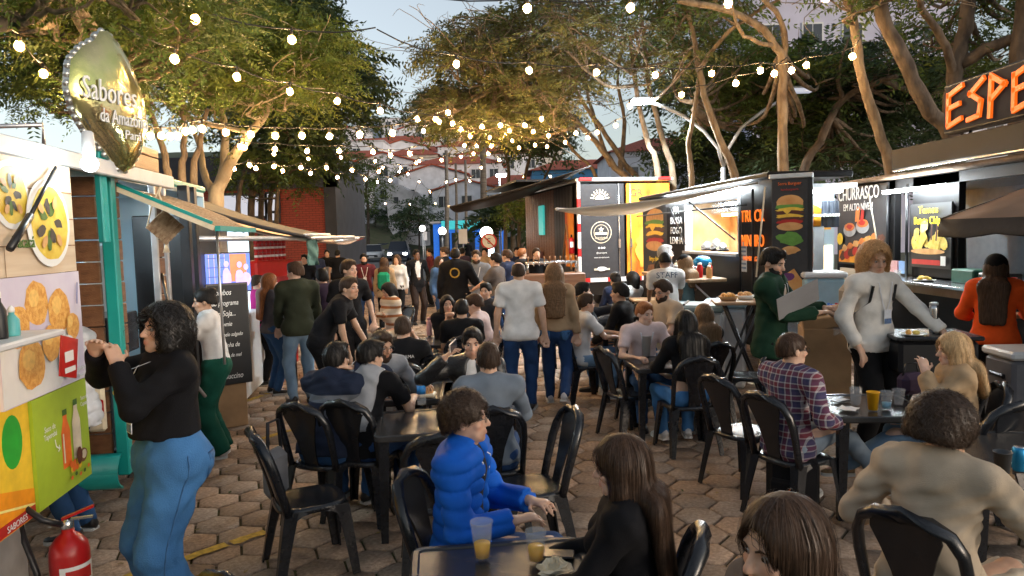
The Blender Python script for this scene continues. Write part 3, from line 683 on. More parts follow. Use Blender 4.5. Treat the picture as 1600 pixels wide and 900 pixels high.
c = at(783, 274, 44)-L2.location; b = MB(); b.tube([(0, 0, 0), (0, 0, c.z), c+Vector((-.1, 0, 0))], .05, M_pole, 8); b.build('pole', L2)
b = MB(); b.box(c, (.6, .3, .16), M_led, bev=.03); b.build('lamp_head', L2)
# no parking sign
Ns = empty('no_parking_sign', (gx(764, 22.5), 22.5, 0), 0, 'round no-parking sign on a grey post under the largest globe', 'road sign')
c = at(764, 377, 22.5); b = MB(); b.tube([(0, 0, 0), (0, 0, c.z+.25)], .03, M_pole, 8); b.build('post', Ns)
Qx = Matrix.Rotation(R(90), 3, 'X')
b = MB(); b.lathe([(.0, 0), (.25, 0), (.25, .02), (0, .02)], (c.x-Ns.location.x, -.04, c.z), mat('sign red', (.5, .02, .02), .5, var=0), 24, False, Qx); dsk = b.build('disc', Ns)
b = MB(); b.lathe([(.0, 0), (.2, 0), (.2, .003), (0, .003)], (c.x-Ns.location.x, -.062, c.z), mat('sign white', (.75, .75, .75), .5, var=0), 24, False, Qx); b.box((c.x-Ns.location.x, -.068, c.z), (.4, .004, .04), mat('sign red', 0), rot=Matrix.Rotation(R(45), 3, 'Y')); b.build('face', dsk)
text('E', .24, mat('sign black', (.01, .01, .01), .5, var=0), dsk, (c.x-Ns.location.x, -.066, c.z), depth=.0005)
for (u, v0, v1, Y, lab) in ((723, 358, 385, 30, 'small white plate sign in front of the kiosk'), (663, 362, 395, 50, 'small grey plate sign beside the far globe lamp')):
    p = at(u, v0, Y); r_ = empty('plate_sign', (p.x, Y, 0), 0, lab, 'road sign'); b = MB(); b.tube([(0, 0, 0), (0, 0, p.z)], .03, M_pole, 6); b.build('post', r_)
    b = MB(); b.box((0, -.05, p.z-.3), (.36, .03, .6), M_wallw, bev=.01); b.build('plate', r_)
# ------------------------------------------------------------------ string lights: cable hung at about 4.3 m
M_bulb = mat('bulb filament', (1, .9, .7), .2, var=0, emit=(1, .62, .27), estr=BULB); M_shell = mat('amber bulb glass', (1, .7, .3), .3, var=0, emit=(1, .50, .10), estr=.55); M_shell.node_tree.nodes['Principled BSDF'].inputs['Alpha'].default_value = .55; M_shell.cycles.emission_sampling = 'NONE'  # amber emission of the bulb shell stands in for the halo round each light
M_bulb_off = mat('unlit bulb glass', (.7, .65, .6), .1, var=0); M_cable = mat('black cable', (.012, .012, .012), .6, var=0)
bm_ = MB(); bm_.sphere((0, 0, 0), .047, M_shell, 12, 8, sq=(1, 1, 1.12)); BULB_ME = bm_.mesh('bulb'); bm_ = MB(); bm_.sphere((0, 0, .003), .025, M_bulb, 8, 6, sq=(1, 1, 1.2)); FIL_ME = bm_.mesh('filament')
bm_ = MB(); bm_.lathe([(.014, .0), (.017, .012), (.017, .06), (.008, .085)], (0, 0, .046), M_cable, 8); SOCK_ME = bm_.mesh('socket')
nb = 0
def string(label, pix, z=4.3, ends=None, zs=None):
    global nb
    pts = [atz(u, v, (zs[i] if zs else z)) for i, (u, v) in enumerate(pix)]
    root = empty('string_lights', pts[0], 0, label, 'string lights', 'strings of warm bulbs over the square'); o0 = pts[0]
    anchors = [p-o0+Vector((0, 0, .12)) for p in pts]
    full = ([atz(*ends[0], z)-o0+Vector((0, 0, .2))] if ends and ends[0] else [])+anchors+([atz(*ends[1], z)-o0+Vector((0, 0, .2))] if ends and ends[1] else [])
    P = []
    for a, c in zip(full, full[1:]):
        for k in range(4): t = k/4; P.append(a.lerp(c, t)-Vector((0, 0, .10*4*t*(1-t)*min(1, (c-a).length/2))))
    P.append(full[-1]); b = MB(); b.tube(P, .009, M_cable, 5); b.build('cable', root)
    for a in anchors:
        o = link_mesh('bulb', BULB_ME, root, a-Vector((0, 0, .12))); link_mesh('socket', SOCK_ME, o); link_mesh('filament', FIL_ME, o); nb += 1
    return root
string('string of bulbs nearest overhead across the top of the frame', [(305, 30), (456, 62), (824, 13), (985, 12), (1138, 5), (1290, -4)][2:], 4.5, ((640, 18), (1420, -20)))
string('string dropping rightwards across the broad yellow-green tree', [(273, 92), (370, 120), (453, 143), (527, 158), (594, 173), (652, 186)], 4.0, ((190, 70), (700, 196)))
string('two high bulbs in front of the yellow-green crown', [(305, 30), (456, 62)], 4.3, ((200, 5), (588, 70)))
string('string behind the leaf sign at top left', [(30, 72), (68, 115), (107, 145)], 4.0, ((-20, 30), (150, 180)))
string('string crossing the middle of the right hand crowns', [(713, 100), (827, 110), (932, 113), (1024, 117), (1112, 115), (1188, 110), (1237, 110), (1260, 102), (1332, 88)], 4.35, ((590, 72), (1345, 80)))
string('short string behind the bright street lamp head', [(984, 166), (1065, 148), (1150, 130), (1210, 115)], 4.2, ((930, 180), (1230, 112)))
string('long level string from the leaf sign to the middle', [(235, 212), (252, 212), (266, 213), (278, 212), (290, 205), (301, 203), (316, 201), (353, 207), (392, 210), (430, 212), (472, 212), (515, 213), (562, 210), (613, 208)], 3.5, ((215, 205), (660, 205)))
string('string in front of the thin olive stems', [(662, 205), (686, 190), (707, 193), (720, 202), (735, 213), (753, 198), (782, 196), (796, 204), (833, 206), (857, 212)], 4.25, ((613, 205), (900, 190)))
string('string through the fanned trunks of the olive-brown tree', [(846, 186), (883, 222), (900, 208), (918, 215), (933, 207), (962, 196)], 4.25, ((800, 190), (1000, 180)))
string('upper row of the far cluster on the left', [(375, 229), (382, 231), (430, 233), (480, 236), (530, 236), (583, 237), (610, 243), (640, 240)], 3.7, ((330, 225), (670, 236)))
string('second row of the far cluster on the left', [(428, 241), (482, 248), (533, 246), (586, 252), (626, 262), (655, 252), (690, 250)], 4.3, ((390, 236), (720, 246)))
string('third row of far bulbs in front of the red wall', [(355, 267), (366, 264), (390, 258), (400, 263), (428, 260), (442, 267), (470, 262), (485, 271), (510, 262), (527, 277), (550, 266), (571, 280), (592, 268), (610, 282)], 3.6, ((340, 266), (640, 275)))
string('low row of far bulbs by the charcoal corner', [(360, 279), (406, 278), (446, 290), (485, 300), (525, 290), (565, 312), (602, 318), (640, 319), (655, 284), (672, 300)], 4.3, ((340, 280), (690, 295)))
string('right hand row of bulbs over the palms', [(720, 245), (740, 240), (745, 228), (768, 228), (801, 220), (811, 231), (836, 227), (855, 229), (690, 262), (706, 246), (742, 282), (780, 248), (792, 262)][:8], 4.25, ((700, 250), (880, 222)))
string('lowest distant row of bulbs near the kiosk', [(680, 318), (697, 285), (712, 281), (734, 283), (752, 262), (763, 240), (780, 250), (819, 277), (860, 276)], 4.2, ((670, 320), (905, 268)))
string('faint cluster of bulbs over the hill houses', [(650, 255), (637, 272), (624, 268), (598, 262), (590, 284), (655, 235), (678, 320)][:5], 4.3, None)
string('bulbs strung past the twin grey-brown stems', [(680, 186), (700, 176), (726, 227), (765, 215), (789, 212), (820, 196)], 4.3, None)
# ================================================================== PEOPLE
class Grid:
    def __init__(s, axes): s.ax = [np.asarray(a, np.float32) for a in axes]; s.F = np.full([len(a) for a in s.ax], .25, np.float32)
    def sl(s, lo, hi):
        r = []
        for a in range(3):
            i = np.searchsorted(s.ax[a], lo[a]); j = np.searchsorted(s.ax[a], hi[a]); r.append((max(0, i-1), min(len(s.ax[a]), j+1)))
        return r
    def _sub(s, lo, hi):
        r = s.sl(lo, hi)
        if any(b-a < 1 for a, b in r): return None, None
        sl = tuple(slice(a, b) for a, b in r)
        P = [s.ax[0][sl[0]][:, None, None], s.ax[1][sl[1]][None, :, None], s.ax[2][sl[2]][None, None, :]]
        return sl, P
    def add(s, prim, k=.02):
        fn, lo, hi = prim; sl, P = s._sub(lo-k-.02, hi+k+.02)
        if sl is None: return
        d = fn(P); A = s.F[sl]
        if k > 1e-5:
            h = np.clip(.5+.5*(A-d)/k, 0, 1); s.F[sl] = A+(d-A)*h-k*h*(1-h)
        else: s.F[sl] = np.minimum(A, d)
    def cut(s, prim, k=.005):
        fn, lo, hi = prim; sl, P = s._sub(lo-k-.02, hi+k+.02)
        if sl is None: return
        d = -fn(P); A = s.F[sl]; h = np.clip(.5-.5*(A-d)/k, 0, 1); s.F[sl] = A+(d-A)*h+k*h*(1-h)
    def disp(s, fn):
        m = np.abs(s.F) < .06
        if not m.any(): return
        i = np.nonzero(m); P = [s.ax[a][i[a]] for a in range(3)]; s.F[i] += fn(P)
    def net(s):
        F = s.F; n = F.shape; I = (F < 0)
        c = np.zeros([d-1 for d in n], np.uint8)
        for a in (0, 1):
            for b in (0, 1):
                for e in (0, 1): c += I[a:n[0]-1+a, b:n[1]-1+b, e:n[2]-1+e]
        m = (c > 0) & (c < 8); i, j, k = np.nonzero(m); M = len(i)
        if M == 0: return None, None
        idx = np.full(m.shape, -1, np.int32); idx[i, j, k] = np.arange(M)
        cor = [(a, b, e) for a in (0, 1) for b in (0, 1) for e in (0, 1)]
        val = [F[i+a, j+b, k+e] for a, b, e in cor]
        pos = np.zeros((M, 3), np.float32); cnt = np.zeros(M, np.float32)
        for p in range(8):
            for q in range(p+1, 8):
                df = [cor[q][t]-cor[p][t] for t in range(3)]
                if sum(map(abs, df)) != 1: continue
                va, vb = val[p], val[q]; x = (va < 0) != (vb < 0)
                t = np.where(x, va/np.where(x, va-vb, 1), 0)
                for ax in range(3): pos[:, ax] += x*(cor[p][ax]+t*df[ax])
                cnt += x
        pos /= cnt[:, None]; ii = (i, j, k); V = np.empty((M, 3), np.float32)
        for ax in range(3):
            A = s.ax[ax]; lo = A[ii[ax]]; hi = A[ii[ax]+1]; V[:, ax] = lo+(hi-lo)*pos[:, ax]
        Qs = []
        for ax in range(3):
            o = [a for a in range(3) if a != ax]
            A = [slice(None)]*3; B = [slice(None)]*3; A[ax] = slice(0, n[ax]-1); B[ax] = slice(1, n[ax])
            for a in o: A[a] = slice(1, n[a]-1); B[a] = slice(1, n[a]-1)
            a_, b_ = I[tuple(A)], I[tuple(B)]; e = np.nonzero(a_ != b_); fl = a_[e]
            g = [None]*3; g[ax] = e[ax]
            for a in o: g[a] = e[a]+1
            def cell(d0, d1):
                h = list(g); h[o[0]] = h[o[0]]-d0; h[o[1]] = h[o[1]]-d1; return idx[h[0], h[1], h[2]]
            q = np.stack([cell(1, 1), cell(0, 1), cell(0, 0), cell(1, 0)], 1)
            if ax == 1: fl = ~fl
            q[~fl] = q[~fl][:, ::-1]; Qs.append(q)
        Q = np.concatenate(Qs); Q = Q[(Q >= 0).all(1)]
        return V, Q
    def sample(s, P):
        P = np.asarray(P, np.float32); ix = []; fr = []
        for a in range(3):
            A = s.ax[a]; i = np.clip(np.searchsorted(A, P[:, a])-1, 0, len(A)-2); ix.append(i); fr.append(np.clip((P[:, a]-A[i])/(A[i+1]-A[i]), 0, 1))
        r = 0
        for a in (0, 1):
            for b in (0, 1):
                for e in (0, 1):
                    wgt = (fr[0] if a else 1-fr[0])*(fr[1] if b else 1-fr[1])*(fr[2] if e else 1-fr[2]); r = r+wgt*s.F[ix[0]+a, ix[1]+b, ix[2]+e]
        return r
    def grad(s, P, h=.006):
        g = np.stack([s.sample(P+np.eye(3)[a]*h)-s.sample(P-np.eye(3)[a]*h) for a in range(3)], 1); return g/(np.linalg.norm(g, axis=1, keepdims=True)+1e-6)
A_ = lambda v: np.array(v, np.float32)
def rcone(a, b, ra, rb=None, flat=None, axis=None):
    a, b = A_(a), A_(b); rb = ra if rb is None else rb; ba = b-a; L2 = max(float(ba@ba), 1e-9); r = max(ra, rb)*(max(1, 1) if flat is None else 1)
    lo, hi = np.minimum(a, b)-r, np.maximum(a, b)+r
    ax = None if axis is None else A_(axis)/np.linalg.norm(axis)
    def fn(P):
        X = [P[i]-a[i] for i in range(3)]
        t = np.clip((X[0]*ba[0]+X[1]*ba[1]+X[2]*ba[2])/L2, 0, 1)
        q = [X[i]-t*ba[i] for i in range(3)]; rr = ra+(rb-ra)*t
        if ax is None: return np.sqrt(q[0]**2+q[1]**2+q[2]**2)-rr
        e = q[0]*ax[0]+q[1]*ax[1]+q[2]*ax[2]; k = 1/flat**2-1      # narrower along axis
        return (np.sqrt(q[0]**2+q[1]**2+q[2]**2+k*e*e)-rr)*flat
    return fn, lo, hi
def ell(c, r, M=None):
    c, r = A_(c), A_(r); Mi = None if M is None else A_(np.array(M).T); R_ = float(r.max()); 
    def fn(P):
        X = [P[i]-c[i] for i in range(3)]
        if Mi is not None: X = [Mi[i, 0]*X[0]+Mi[i, 1]*X[1]+Mi[i, 2]*X[2] for i in range(3)]
        k0 = np.sqrt((X[0]/r[0])**2+(X[1]/r[1])**2+(X[2]/r[2])**2); k1 = np.sqrt((X[0]/r[0]**2)**2+(X[1]/r[1]**2)**2+(X[2]/r[2]**2)**2)+1e-6
        return k0*(k0-1)/k1
    return fn, c-R_, c+R_
def clipped(prim, pt, nrm, lo=None, hi=None):
    "keep the part where (p-pt).nrm < 0"
    fn, l, h = prim; pt, nrm = A_(pt), A_(nrm)
    return (lambda P: np.maximum(fn(P), (P[0]-pt[0])*nrm[0]+(P[1]-pt[1])*nrm[1]+(P[2]-pt[2])*nrm[2])), l, h
def half(pt, nrm, lo, hi):
    pt, nrm = A_(pt), A_(nrm); return (lambda P: (P[0]-pt[0])*nrm[0]+(P[1]-pt[1])*nrm[1]+(P[2]-pt[2])*nrm[2]), A_(lo), A_(hi)
def axis_pts(lo, hi, base, fine):
    "coordinates from lo to hi: spacing base, or finer inside the (a, b, h) ranges"
    x = lo; out = [x]
    while x < hi:
        h = base
        for a, b, f in fine:
            if a-base < x < b: h = min(h, f)
        x += h; out.append(x)
    return out
def make_grid(lo, hi, base, fines):
    return Grid([axis_pts(lo[a], hi[a], base, [(f[0][a], f[1][a], f[2]) for f in fines]) for a in range(3)])
def ik(S_, H, l1, l2, pole):
    S_, H, pole = Vector(S_), Vector(H), Vector(pole); d = H-S_; L = d.length; mx = (l1+l2)*.995
    if L > mx: d = d*(mx/L); L = mx; H = S_+d
    if L < abs(l1-l2)+.03: L = abs(l1-l2)+.03
    a = (l1*l1-l2*l2+L*L)/(2*L); h = math.sqrt(max(0, l1*l1-a*a)); u = d.normalized(); p = pole-u*pole.dot(u)
    p = p.normalized() if p.length > 1e-5 else Vector((0, 0, -1)); return S_+u*a+p*h, H
# --- materials for people
SKIN = {'fair': (.62, .40, .30), 'light': (.54, .335, .235), 'tan': (.43, .255, .165), 'brown': (.26, .145, .09), 'dark': (.13, .07, .045)}
def skin_mat(k): return mat('skin '+k, SKIN[k], .48, var=.07, scale=22, bump=.08, bscale=220, sss=.12, attr='Col', spec=.4)
HAIRC = {'black': (.007, .006, .0055), 'dark brown': (.028, .017, .011), 'brown': (.036, .020, .012), 'auburn': (.17, .065, .025), 'blond': (.34, .225, .115), 'grey': (.23, .225, .22), 'light brown': (.10, .058, .03), 'golden': (.30, .165, .07)}
def hair_mat(k):
    c = HAIRC[k]; m = mat('hair '+k, c, .52, scale=30, c2=tuple(min(1, x*1.9+.004) for x in c), stretch=(4, 4, .5), spec=.16)
    return m
def strand_mat(k):
    c = tuple(min(.6, x*1.75+.002) for x in HAIRC[k]); return mat('hair strand '+k, c, .42, var=.35, scale=60, spec=.4)
def cloth(name, c, rough=.85, bump=.4, var=.16): return mat('cloth '+name, c, rough, var=var, scale=7, bump=bump*.6, bscale=240, spec=.2)
def pattern_cloth(name, fn):
    m = mat('cloth '+name, (.5, .5, .5), .85, var=0, bump=.2, bscale=90, spec=.2)
    if m.get('done'): return m
    m['done'] = 1; t = m.node_tree; b = t.nodes['Principled BSDF']; tc = t.nodes.new('ShaderNodeTexCoord'); s = t.nodes.new('ShaderNodeSeparateXYZ'); t.links.new(tc.outputs['Object'], s.inputs[0])
    t.links.new(fn(t, s), b.inputs['Base Color']); return m
def n_math(t, op, a, b=None):
    n = t.nodes.new('ShaderNodeMath'); n.operation = op
    for i, x in enumerate((a, b)):
        if x is None: continue
        if isinstance(x, (int, float)): n.inputs[i].default_value = x
        else: t.links.new(x, n.inputs[i])
    return n.outputs[0]
def n_ramp(t, src, stops, const=True):
    r = t.nodes.new('ShaderNodeValToRGB'); r.color_ramp.interpolation = 'CONSTANT' if const else 'LINEAR'; e = r.color_ramp.elements
    while len(e) < len(stops): e.new(.5)
    for i, (p, c) in enumerate(stops): e[i].position = p; e[i].color = (*c, 1)
    t.links.new(src, r.inputs[0]); return r.outputs[0]
def n_mix(t, f, a, b, mode='MIX'):
    m = t.nodes.new('ShaderNodeMix'); m.data_type = 'RGBA'; m.blend_type = mode
    for k, x in (('Factor', f), ('A', a), ('B', b)):
        if isinstance(x, (int, float)): m.inputs[k].default_value = x
        elif isinstance(x, tuple): m.inputs[k].default_value = (*x, 1)
        else: t.links.new(x, m.inputs[k])
    return m.outputs['Result']
def plaid(t, s):
    fx = n_math(t, 'FRACT', n_math(t, 'MULTIPLY', n_math(t, 'ADD', s.outputs[0], 5), 11.5)); fz = n_math(t, 'FRACT', n_math(t, 'MULTIPLY', s.outputs[2], 11.5))
    st = [(0, (.035, .04, .085)), (.2, (.4, .38, .38)), (.3, (.16, .035, .05)), (.62, (.42, .40, .40)), (.72, (.06, .05, .11))]
    a = n_ramp(t, fx, st); b = n_ramp(t, fz, st); return n_mix(t, .5, a, b)
def stripes_hood(t, s):
    z = n_math(t, 'MULTIPLY', s.outputs[2], 1.0); return n_ramp(t, z, [(0, (.012, .018, .038)), (.74, (.012, .018, .038)), (.80, (.13, .145, .17)), (.85, (.015, .02, .04)), (.90, (.12, .135, .16)), (.95, (.012, .018, .038))])
def stripes_knit(t, s):
    f = n_math(t, 'FRACT', n_math(t, 'MULTIPLY', s.outputs[2], 7)); return n_ramp(t, f, [(0, (.55, .48, .38)), (.45, (.3, .12, .05)), (.75, (.6, .55, .48))])
def two_tone(z0, lo, hi):
    return lambda t, s: n_ramp(t, s.outputs[2], [(0, lo), (min(.999, z0), hi)])
def denim(name, c):
    return mat('denim '+name, c, .8, scale=4, c2=tuple(min(1, x*1.55) for x in c), bump=.3, bscale=160, spec=.2)
EYE_W = mat('eye white', (.34, .31, .29), .15, var=0); EYE_I = mat('iris', (.035, .018, .01), .1, var=0); M_blackpl = mat('black frame', (.01, .01, .011), .3, var=0)
M_glass_l = mat('spectacle lens', (1, 1, 1), .02, var=0, trans=1.0, ior=1.05); M_lany = mat('white lanyard', (.66, .66, .68), .7, var=.08); M_badge = mat('badge card', (.62, .64, .68), .5, var=.1, scale=30)
M_badgeb = mat('badge print', (.09, .16, .32), .5, var=.3, scale=60)
PEOPLE = 0
def person(label, pos, yaw, h=1.72, pose='stand', seat=.45, lean=0, twist=0, sitback=0, head=(0, 0), lh=None, rh=None, step=0, cross=None, female=False, girth=.94, pockets=False,
           skin='light', hair=('short', 'dark brown'), beard=None, brow=True, glasses=None, cap=None,
           top=None, bottom=None, shoes=None, lanyard=False, badge=False, puff=0, hood=False, back_text=None, curl=.45, group=None, feet=0.0, belly=0.0, legs=None, lp=None, rp=None, back_pack=None, name='person', fine=None, drape=None):
    """pos: (x, y) of the pelvis on the ground. yaw in degrees, 0 looks away from the camera (+y), 90 looks left. lh/rh: hand targets in the
    person's own frame (right, forward, up; metres for a 1.75 m body)"""
    global PEOPLE, rng; PEOPLE += 1
    keep = rng; rng = np.random.default_rng(1000+PEOPLE)
    dist = math.hypot(pos[0], pos[1]); s = h/1.75
    root = empty(name, (pos[0], pos[1], 0), R(yaw), label, 'person', group); root.scale = (s, s, s)
    V3 = Vector; sw = (.165 if female else .188); g = girth
    sit = pose == 'sit'
    pel = V3((0, 0, (seat/s+.085) if sit else .94+feet)); ln = R(lean); sb = R(sitback)
    up1 = V3((0, math.sin(ln*.55-sb), math.cos(ln*.55-sb))); up2 = V3((0, math.sin(ln-sb), math.cos(ln-sb)))
    tw = R(twist); rt = V3((math.cos(tw), math.sin(tw), 0)); fw2 = V3(rt).cross(up2)*-1; fw2 = up2.cross(rt).normalized()
    rt = rt.normalized()
    waist = pel+up1*.16; chest = waist+up2*.22; neck = chest+up2*.155; shl = {}; 
    for sd in (-1, 1): shl[sd] = chest+up2*.10+rt*sd*sw
    hy, hp = R(head[0]), R(head[1])
    # head frame: columns right, forward, up
    HM = Matrix.Rotation(hy, 3, 'Z') @ Matrix.Rotation(-hp, 3, 'X')
    hc = neck+V3((0, 0, .075))+up2*.060+HM @ V3((0, .018, 0))
    HN = np.array(HM)
    def hd(x, y, z): return hc+HM @ V3((x, y, z))
    # arms
    L1, L2 = .285, .255; elb = {}; wr = {}; hdir = {}
    for sd, tgt, pl in ((-1, lh, lp), (1, rh, rp)):
        if tgt is None: tgt = (sd*(sw+.085), .02+.08*(1 if sd > 0 else -1)*step, pel.z-.10) if not sit else (sd*.15, .36, pel.z+.09)
        pole = V3(pl) if pl else V3((sd*.55, -.45, -.75))
        elb[sd], wr[sd] = ik(shl[sd], V3(tgt), L1, L2, pole); hdir[sd] = (wr[sd]-elb[sd]).normalized()
    # legs
    kn = {}; an = {}; ft = {}; hip = {}
    for sd in (-1, 1):
        hip[sd] = pel+V3((sd*.092, 0, -.035))
        if legs and legs.get(sd): k_, a_ = legs[sd]; kn[sd], an[sd] = V3(k_), V3(a_); ft[sd] = V3((0, 1, -.05))
        elif sit:
            kz = pel.z-.03; kn[sd] = hip[sd]+V3((sd*.07, .415, .015)); an[sd] = V3((sd*.13, .36, .085))
            if an[sd].z > kn[sd].z-.25: an[sd].z = .085
            d_ = (an[sd]-kn[sd]); an[sd] = kn[sd]+d_.normalized()*min(.43, max(.36, d_.length)); ft[sd] = V3((sd*.25, 1, 0))
            if cross == sd: kn[sd] = hip[-sd]+V3((-sd*.0, .42, .13)); an[sd] = kn[sd]+V3((-sd*.30, .10, -.24)); ft[sd] = V3((-sd*.75, .65, .2))
        else:
            st = step*sd*.24; a_ = V3((sd*.105, st, .085+feet+(max(0, -st)*.45 if step else 0))); kn[sd], an[sd] = ik(hip[sd], a_, .435, .43, V3((sd*.12, 1, 0))); ft[sd] = V3((sd*.18, 1, -.45 if st < 0 else .12 if st > 0 else 0))
    fingers_on = dist < 10
    allp = [hd(0, 0, .15), hd(0, 0, -.12), pel]+list(elb.values())+list(wr.values())+list(kn.values())+list(an.values())+list(shl.values())
    lo = A_([min(p[a] for p in allp) for a in range(3)])-.24; hi = A_([max(p[a] for p in allp) for a in range(3)])+.24; lo[2] = max(lo[2], -.02)
    q = fine or min(.034, max(.0095, dist*.0023))/s
    hfine = max(.008, q*.64); gfine = max(.0074, q*.6)
    hb = (A_(hc)-.15, A_(hc)+.15, hfine); fines = [hb]
    if fingers_on and dist < 6.6:
        for sd in (-1, 1): c_ = wr[sd]+hdir[sd]*.09; fines.append((A_(c_)-.10, A_(c_)+.10, gfine))
    coarse = max(q*1.7, .024)
    G = make_grid(lo, hi, coarse, fines)
    g_ = 1+(g-1)*.8
    # torso, neck, limbs
    fwd = up2.cross(rt).normalized(); fwdn = (A_(fwd))
    G.add(rcone(pel+V3((-.075*g, 0, .0)), pel+V3((.075*g, 0, .0)), .125*g, None), .04)
    G.add(rcone(pel+up1*.05, waist, .135*g, .125*g, .8, A_((0, 1, 0))), .06)
    G.add(rcone(waist, chest+up2*.05, .128*g, .150*g_, .74, fwdn), .06)
    G.add(rcone(shl[-1]*.9+chest*.1, shl[1]*.9+chest*.1, .062, None), .06)
    if female and puff == 0:
        for sd in (-1, 1): G.add(ell(chest+rt*sd*.075+fwd*.095*g_-up2*.01, (.07, .065, .068)), .04)
    G.add(rcone(chest+up2*.12, neck+(hc-neck)*.55, .062, .052), .03)
    for sd in (-1, 1):
        G.add(rcone(neck-up2*.02, shl[sd], .045, .05), .04)
        G.add(rcone(shl[sd], elb[sd], .047*g_, .038*g_), .03); G.add(rcone(elb[sd], wr[sd], .041*g_, .027), .02)
        G.add(rcone(hip[sd], kn[sd], .088*g, .057*g_), .04); G.add(rcone(kn[sd], an[sd], .056*g_, .037), .03)
        f_ = ft[sd].normalized(); G.add(rcone(an[sd]+V3((0, 0, -.03))-f_*.02, an[sd]+f_*.13+V3((0, 0, -.052)), .036, .026), .02)
    # hands
    mr = max(.0078, gfine*.72 if dist < 6.6 else coarse*.6)
    for sd in (-1, 1):
        W, d = wr[sd], hdir[sd]; side = d.cross(V3((0, 0, 1)));
        if side.length < .25: side = V3((1, 0, 0))
        side.normalize(); nrm = side.cross(d).normalized()
        if nrm.z < 0: nrm, side = -nrm, -side
        inner = side if (side.dot(V3((-sd, 0, 0))) > 0) else -side      # thumb side
        if not fingers_on: G.add(rcone(W, W+d*.14, .034, .022, .6, A_(nrm)), .015); continue
        G.add(rcone(W+d*.02, W+d*.075, .036, .04, .42, A_(nrm)), .014)
        for fi, (o, L) in enumerate(((-.03, .062), (-.011, .074), (.010, .078), (.030, .066))):
            o = o*(1 if inner.dot(side) < 0 else -1); b0 = W+d*.085+side*o*1.0; cu = curl*(1+.22*math.sin(fi*2.1+PEOPLE)); d1 = (d*math.cos(cu)-nrm*math.sin(cu)+side*o*2.2).normalized(); m_ = b0+d1*L*.52
            d2 = (d*math.cos(cu*2.2)-nrm*math.sin(cu*2.2)).normalized(); e_ = m_+d2*L*.5
            G.add(rcone(b0, m_, mr*1.08, mr), .003); G.add(rcone(m_, e_, mr, mr*.85), .003)
        t0 = W+d*.03+inner*.03; t1 = t0+(d*.55+inner*.75-nrm*.35).normalized()*.045; t2 = t1+(d*.9+inner*.2-nrm*.3).normalized()*.036
        G.add(rcone(t0, t1, mr*1.35, mr*1.1), .01); G.add(rcone(t1, t2, mr*1.1, mr*.9), .004)
    # head
    fk = .93 if female else 1.0
    G.add(ell(hd(0, -.012, .028), (.074, .095, .088), HN), .01)
    G.add(ell(hd(0, .022, -.038), (.059*fk, .068, .080), HN), .025)
    G.add(rcone(hd(-.030*fk, .050, -.078), hd(.030*fk, .050, -.078), .026, .026), .022)      # jaw
    G.add(ell(hd(0, .068, -.098), (.022, .018, .017), HN), .016)
    G.add(rcone(hd(-.034, .076, .022), hd(.034, .076, .022), .012, .012), .014)                 # brow ridge
    for sd in (-1, 1):
        G.cut(ell(hd(sd*.031, .094, .003), (.020, .016, .012), HN), .012)
        G.add(ell(hd(sd*.042, .062, -.028), (.022, .020, .020), HN), .016)
        G.add(ell(hd(sd*.076, -.008, -.012), (.011, .021, .031), HN), .006)
    if dist < 16:
        G.add(rcone(hd(0, .086, .008), hd(0, .108, -.030), .0085, .0125), .010); G.add(rcone(hd(-.012, .094, -.034), hd(.012, .094, -.034), .0075, .0075), .007)
        G.add(ell(hd(0, .087, -.0605), (.023, .011, .0065), HN), .004); G.add(ell(hd(0, .086, -.0725), (.019, .011, .0075), HN), .004)
    V, Q = G.net()
    C = np.ones((len(V), 3), np.float32); L = (V-A_(hc))@HN        # head-frame coordinates
    near = np.linalg.norm(L, axis=1) < .15
    def blob(c, r, col):
        w_ = np.clip(1.3-np.linalg.norm((L-A_(c))/A_(r), axis=1), 0, 1)[:, None]*near[:, None]; C[:] = C*(1-w_)+A_(col)*w_
    blob((0, .092, -.066), (.026, .02, .015), (.88, .52, .50) if female else (.86, .60, .56))
    for sd in (-1, 1): blob((sd*.04, .075, -.03), (.03, .03, .025), (1.06, .9, .86)); blob((sd*.031, .09, .006), (.024, .02, .014), (.80, .72, .70))
    blob((0, .11, -.03), (.014, .02, .018), (1.05, .9, .87))
    if beard == 'stubble':
        blob((0, .06, -.085), (.06, .05, .036), (.62, .55, .52))
    body = link_mesh('body', np_mesh('body', V, Q, skin_mat(skin), True, colors=C), root)
    # ---------------- clothes
    top = top or dict(kind='tee', m=cloth('grey tee', (.2, .2, .2))); th = top.get('th', .016); kind = top['kind']
    sl_len = {'tee': .55, 'long': 2, 'tank': 0, 'jacket': 2, 'crop': 2, 'croptee': .5}[kind]; hem = top.get('hem', {'tee': -.10, 'long': -.06, 'tank': -.08, 'jacket': -.13, 'crop': .13, 'croptee': .11}[kind])
    res = q
    T = make_grid(lo-.05, hi+.05, res*1.2, []); T0 = th
    gg = g*1.0
    hemp = pel+up1*hem; bounds = (lo-.1, hi+.1)
    T.add(rcone(pel+V3((-.075*g, 0, -.02)), pel+V3((.075*g, 0, -.02)), .127*g+th, None), .05)
    if hem < -.12: 
        T.add(rcone(pel+V3((-.06*g, 0, hem)), pel+V3((.06*g, 0, hem)), .122*g+th*1.3, None), .06)
    T.add(rcone(pel+up1*.05, waist, .136*g+th, .130*g+th, .80, A_((0, 1, 0))), .06)
    T.add(rcone(waist, chest+up2*.05, .130*g+th, .152*g_+th, .76, fwdn), .06)
    if belly: T.add(ell(waist+fwd*.07-up1*.02, (.13*g, .10*g+belly, .13)), .05)
    T.add(rcone(shl[-1]*.88+chest*.12, shl[1]*.88+chest*.12, .064+th, None), .06)
    if female:
        for sd in (-1, 1): T.add(ell(chest+rt*sd*.075+fwd*.10*g_-up2*.01, (.073+th*.5, .07+th*.6, .072)), .04)
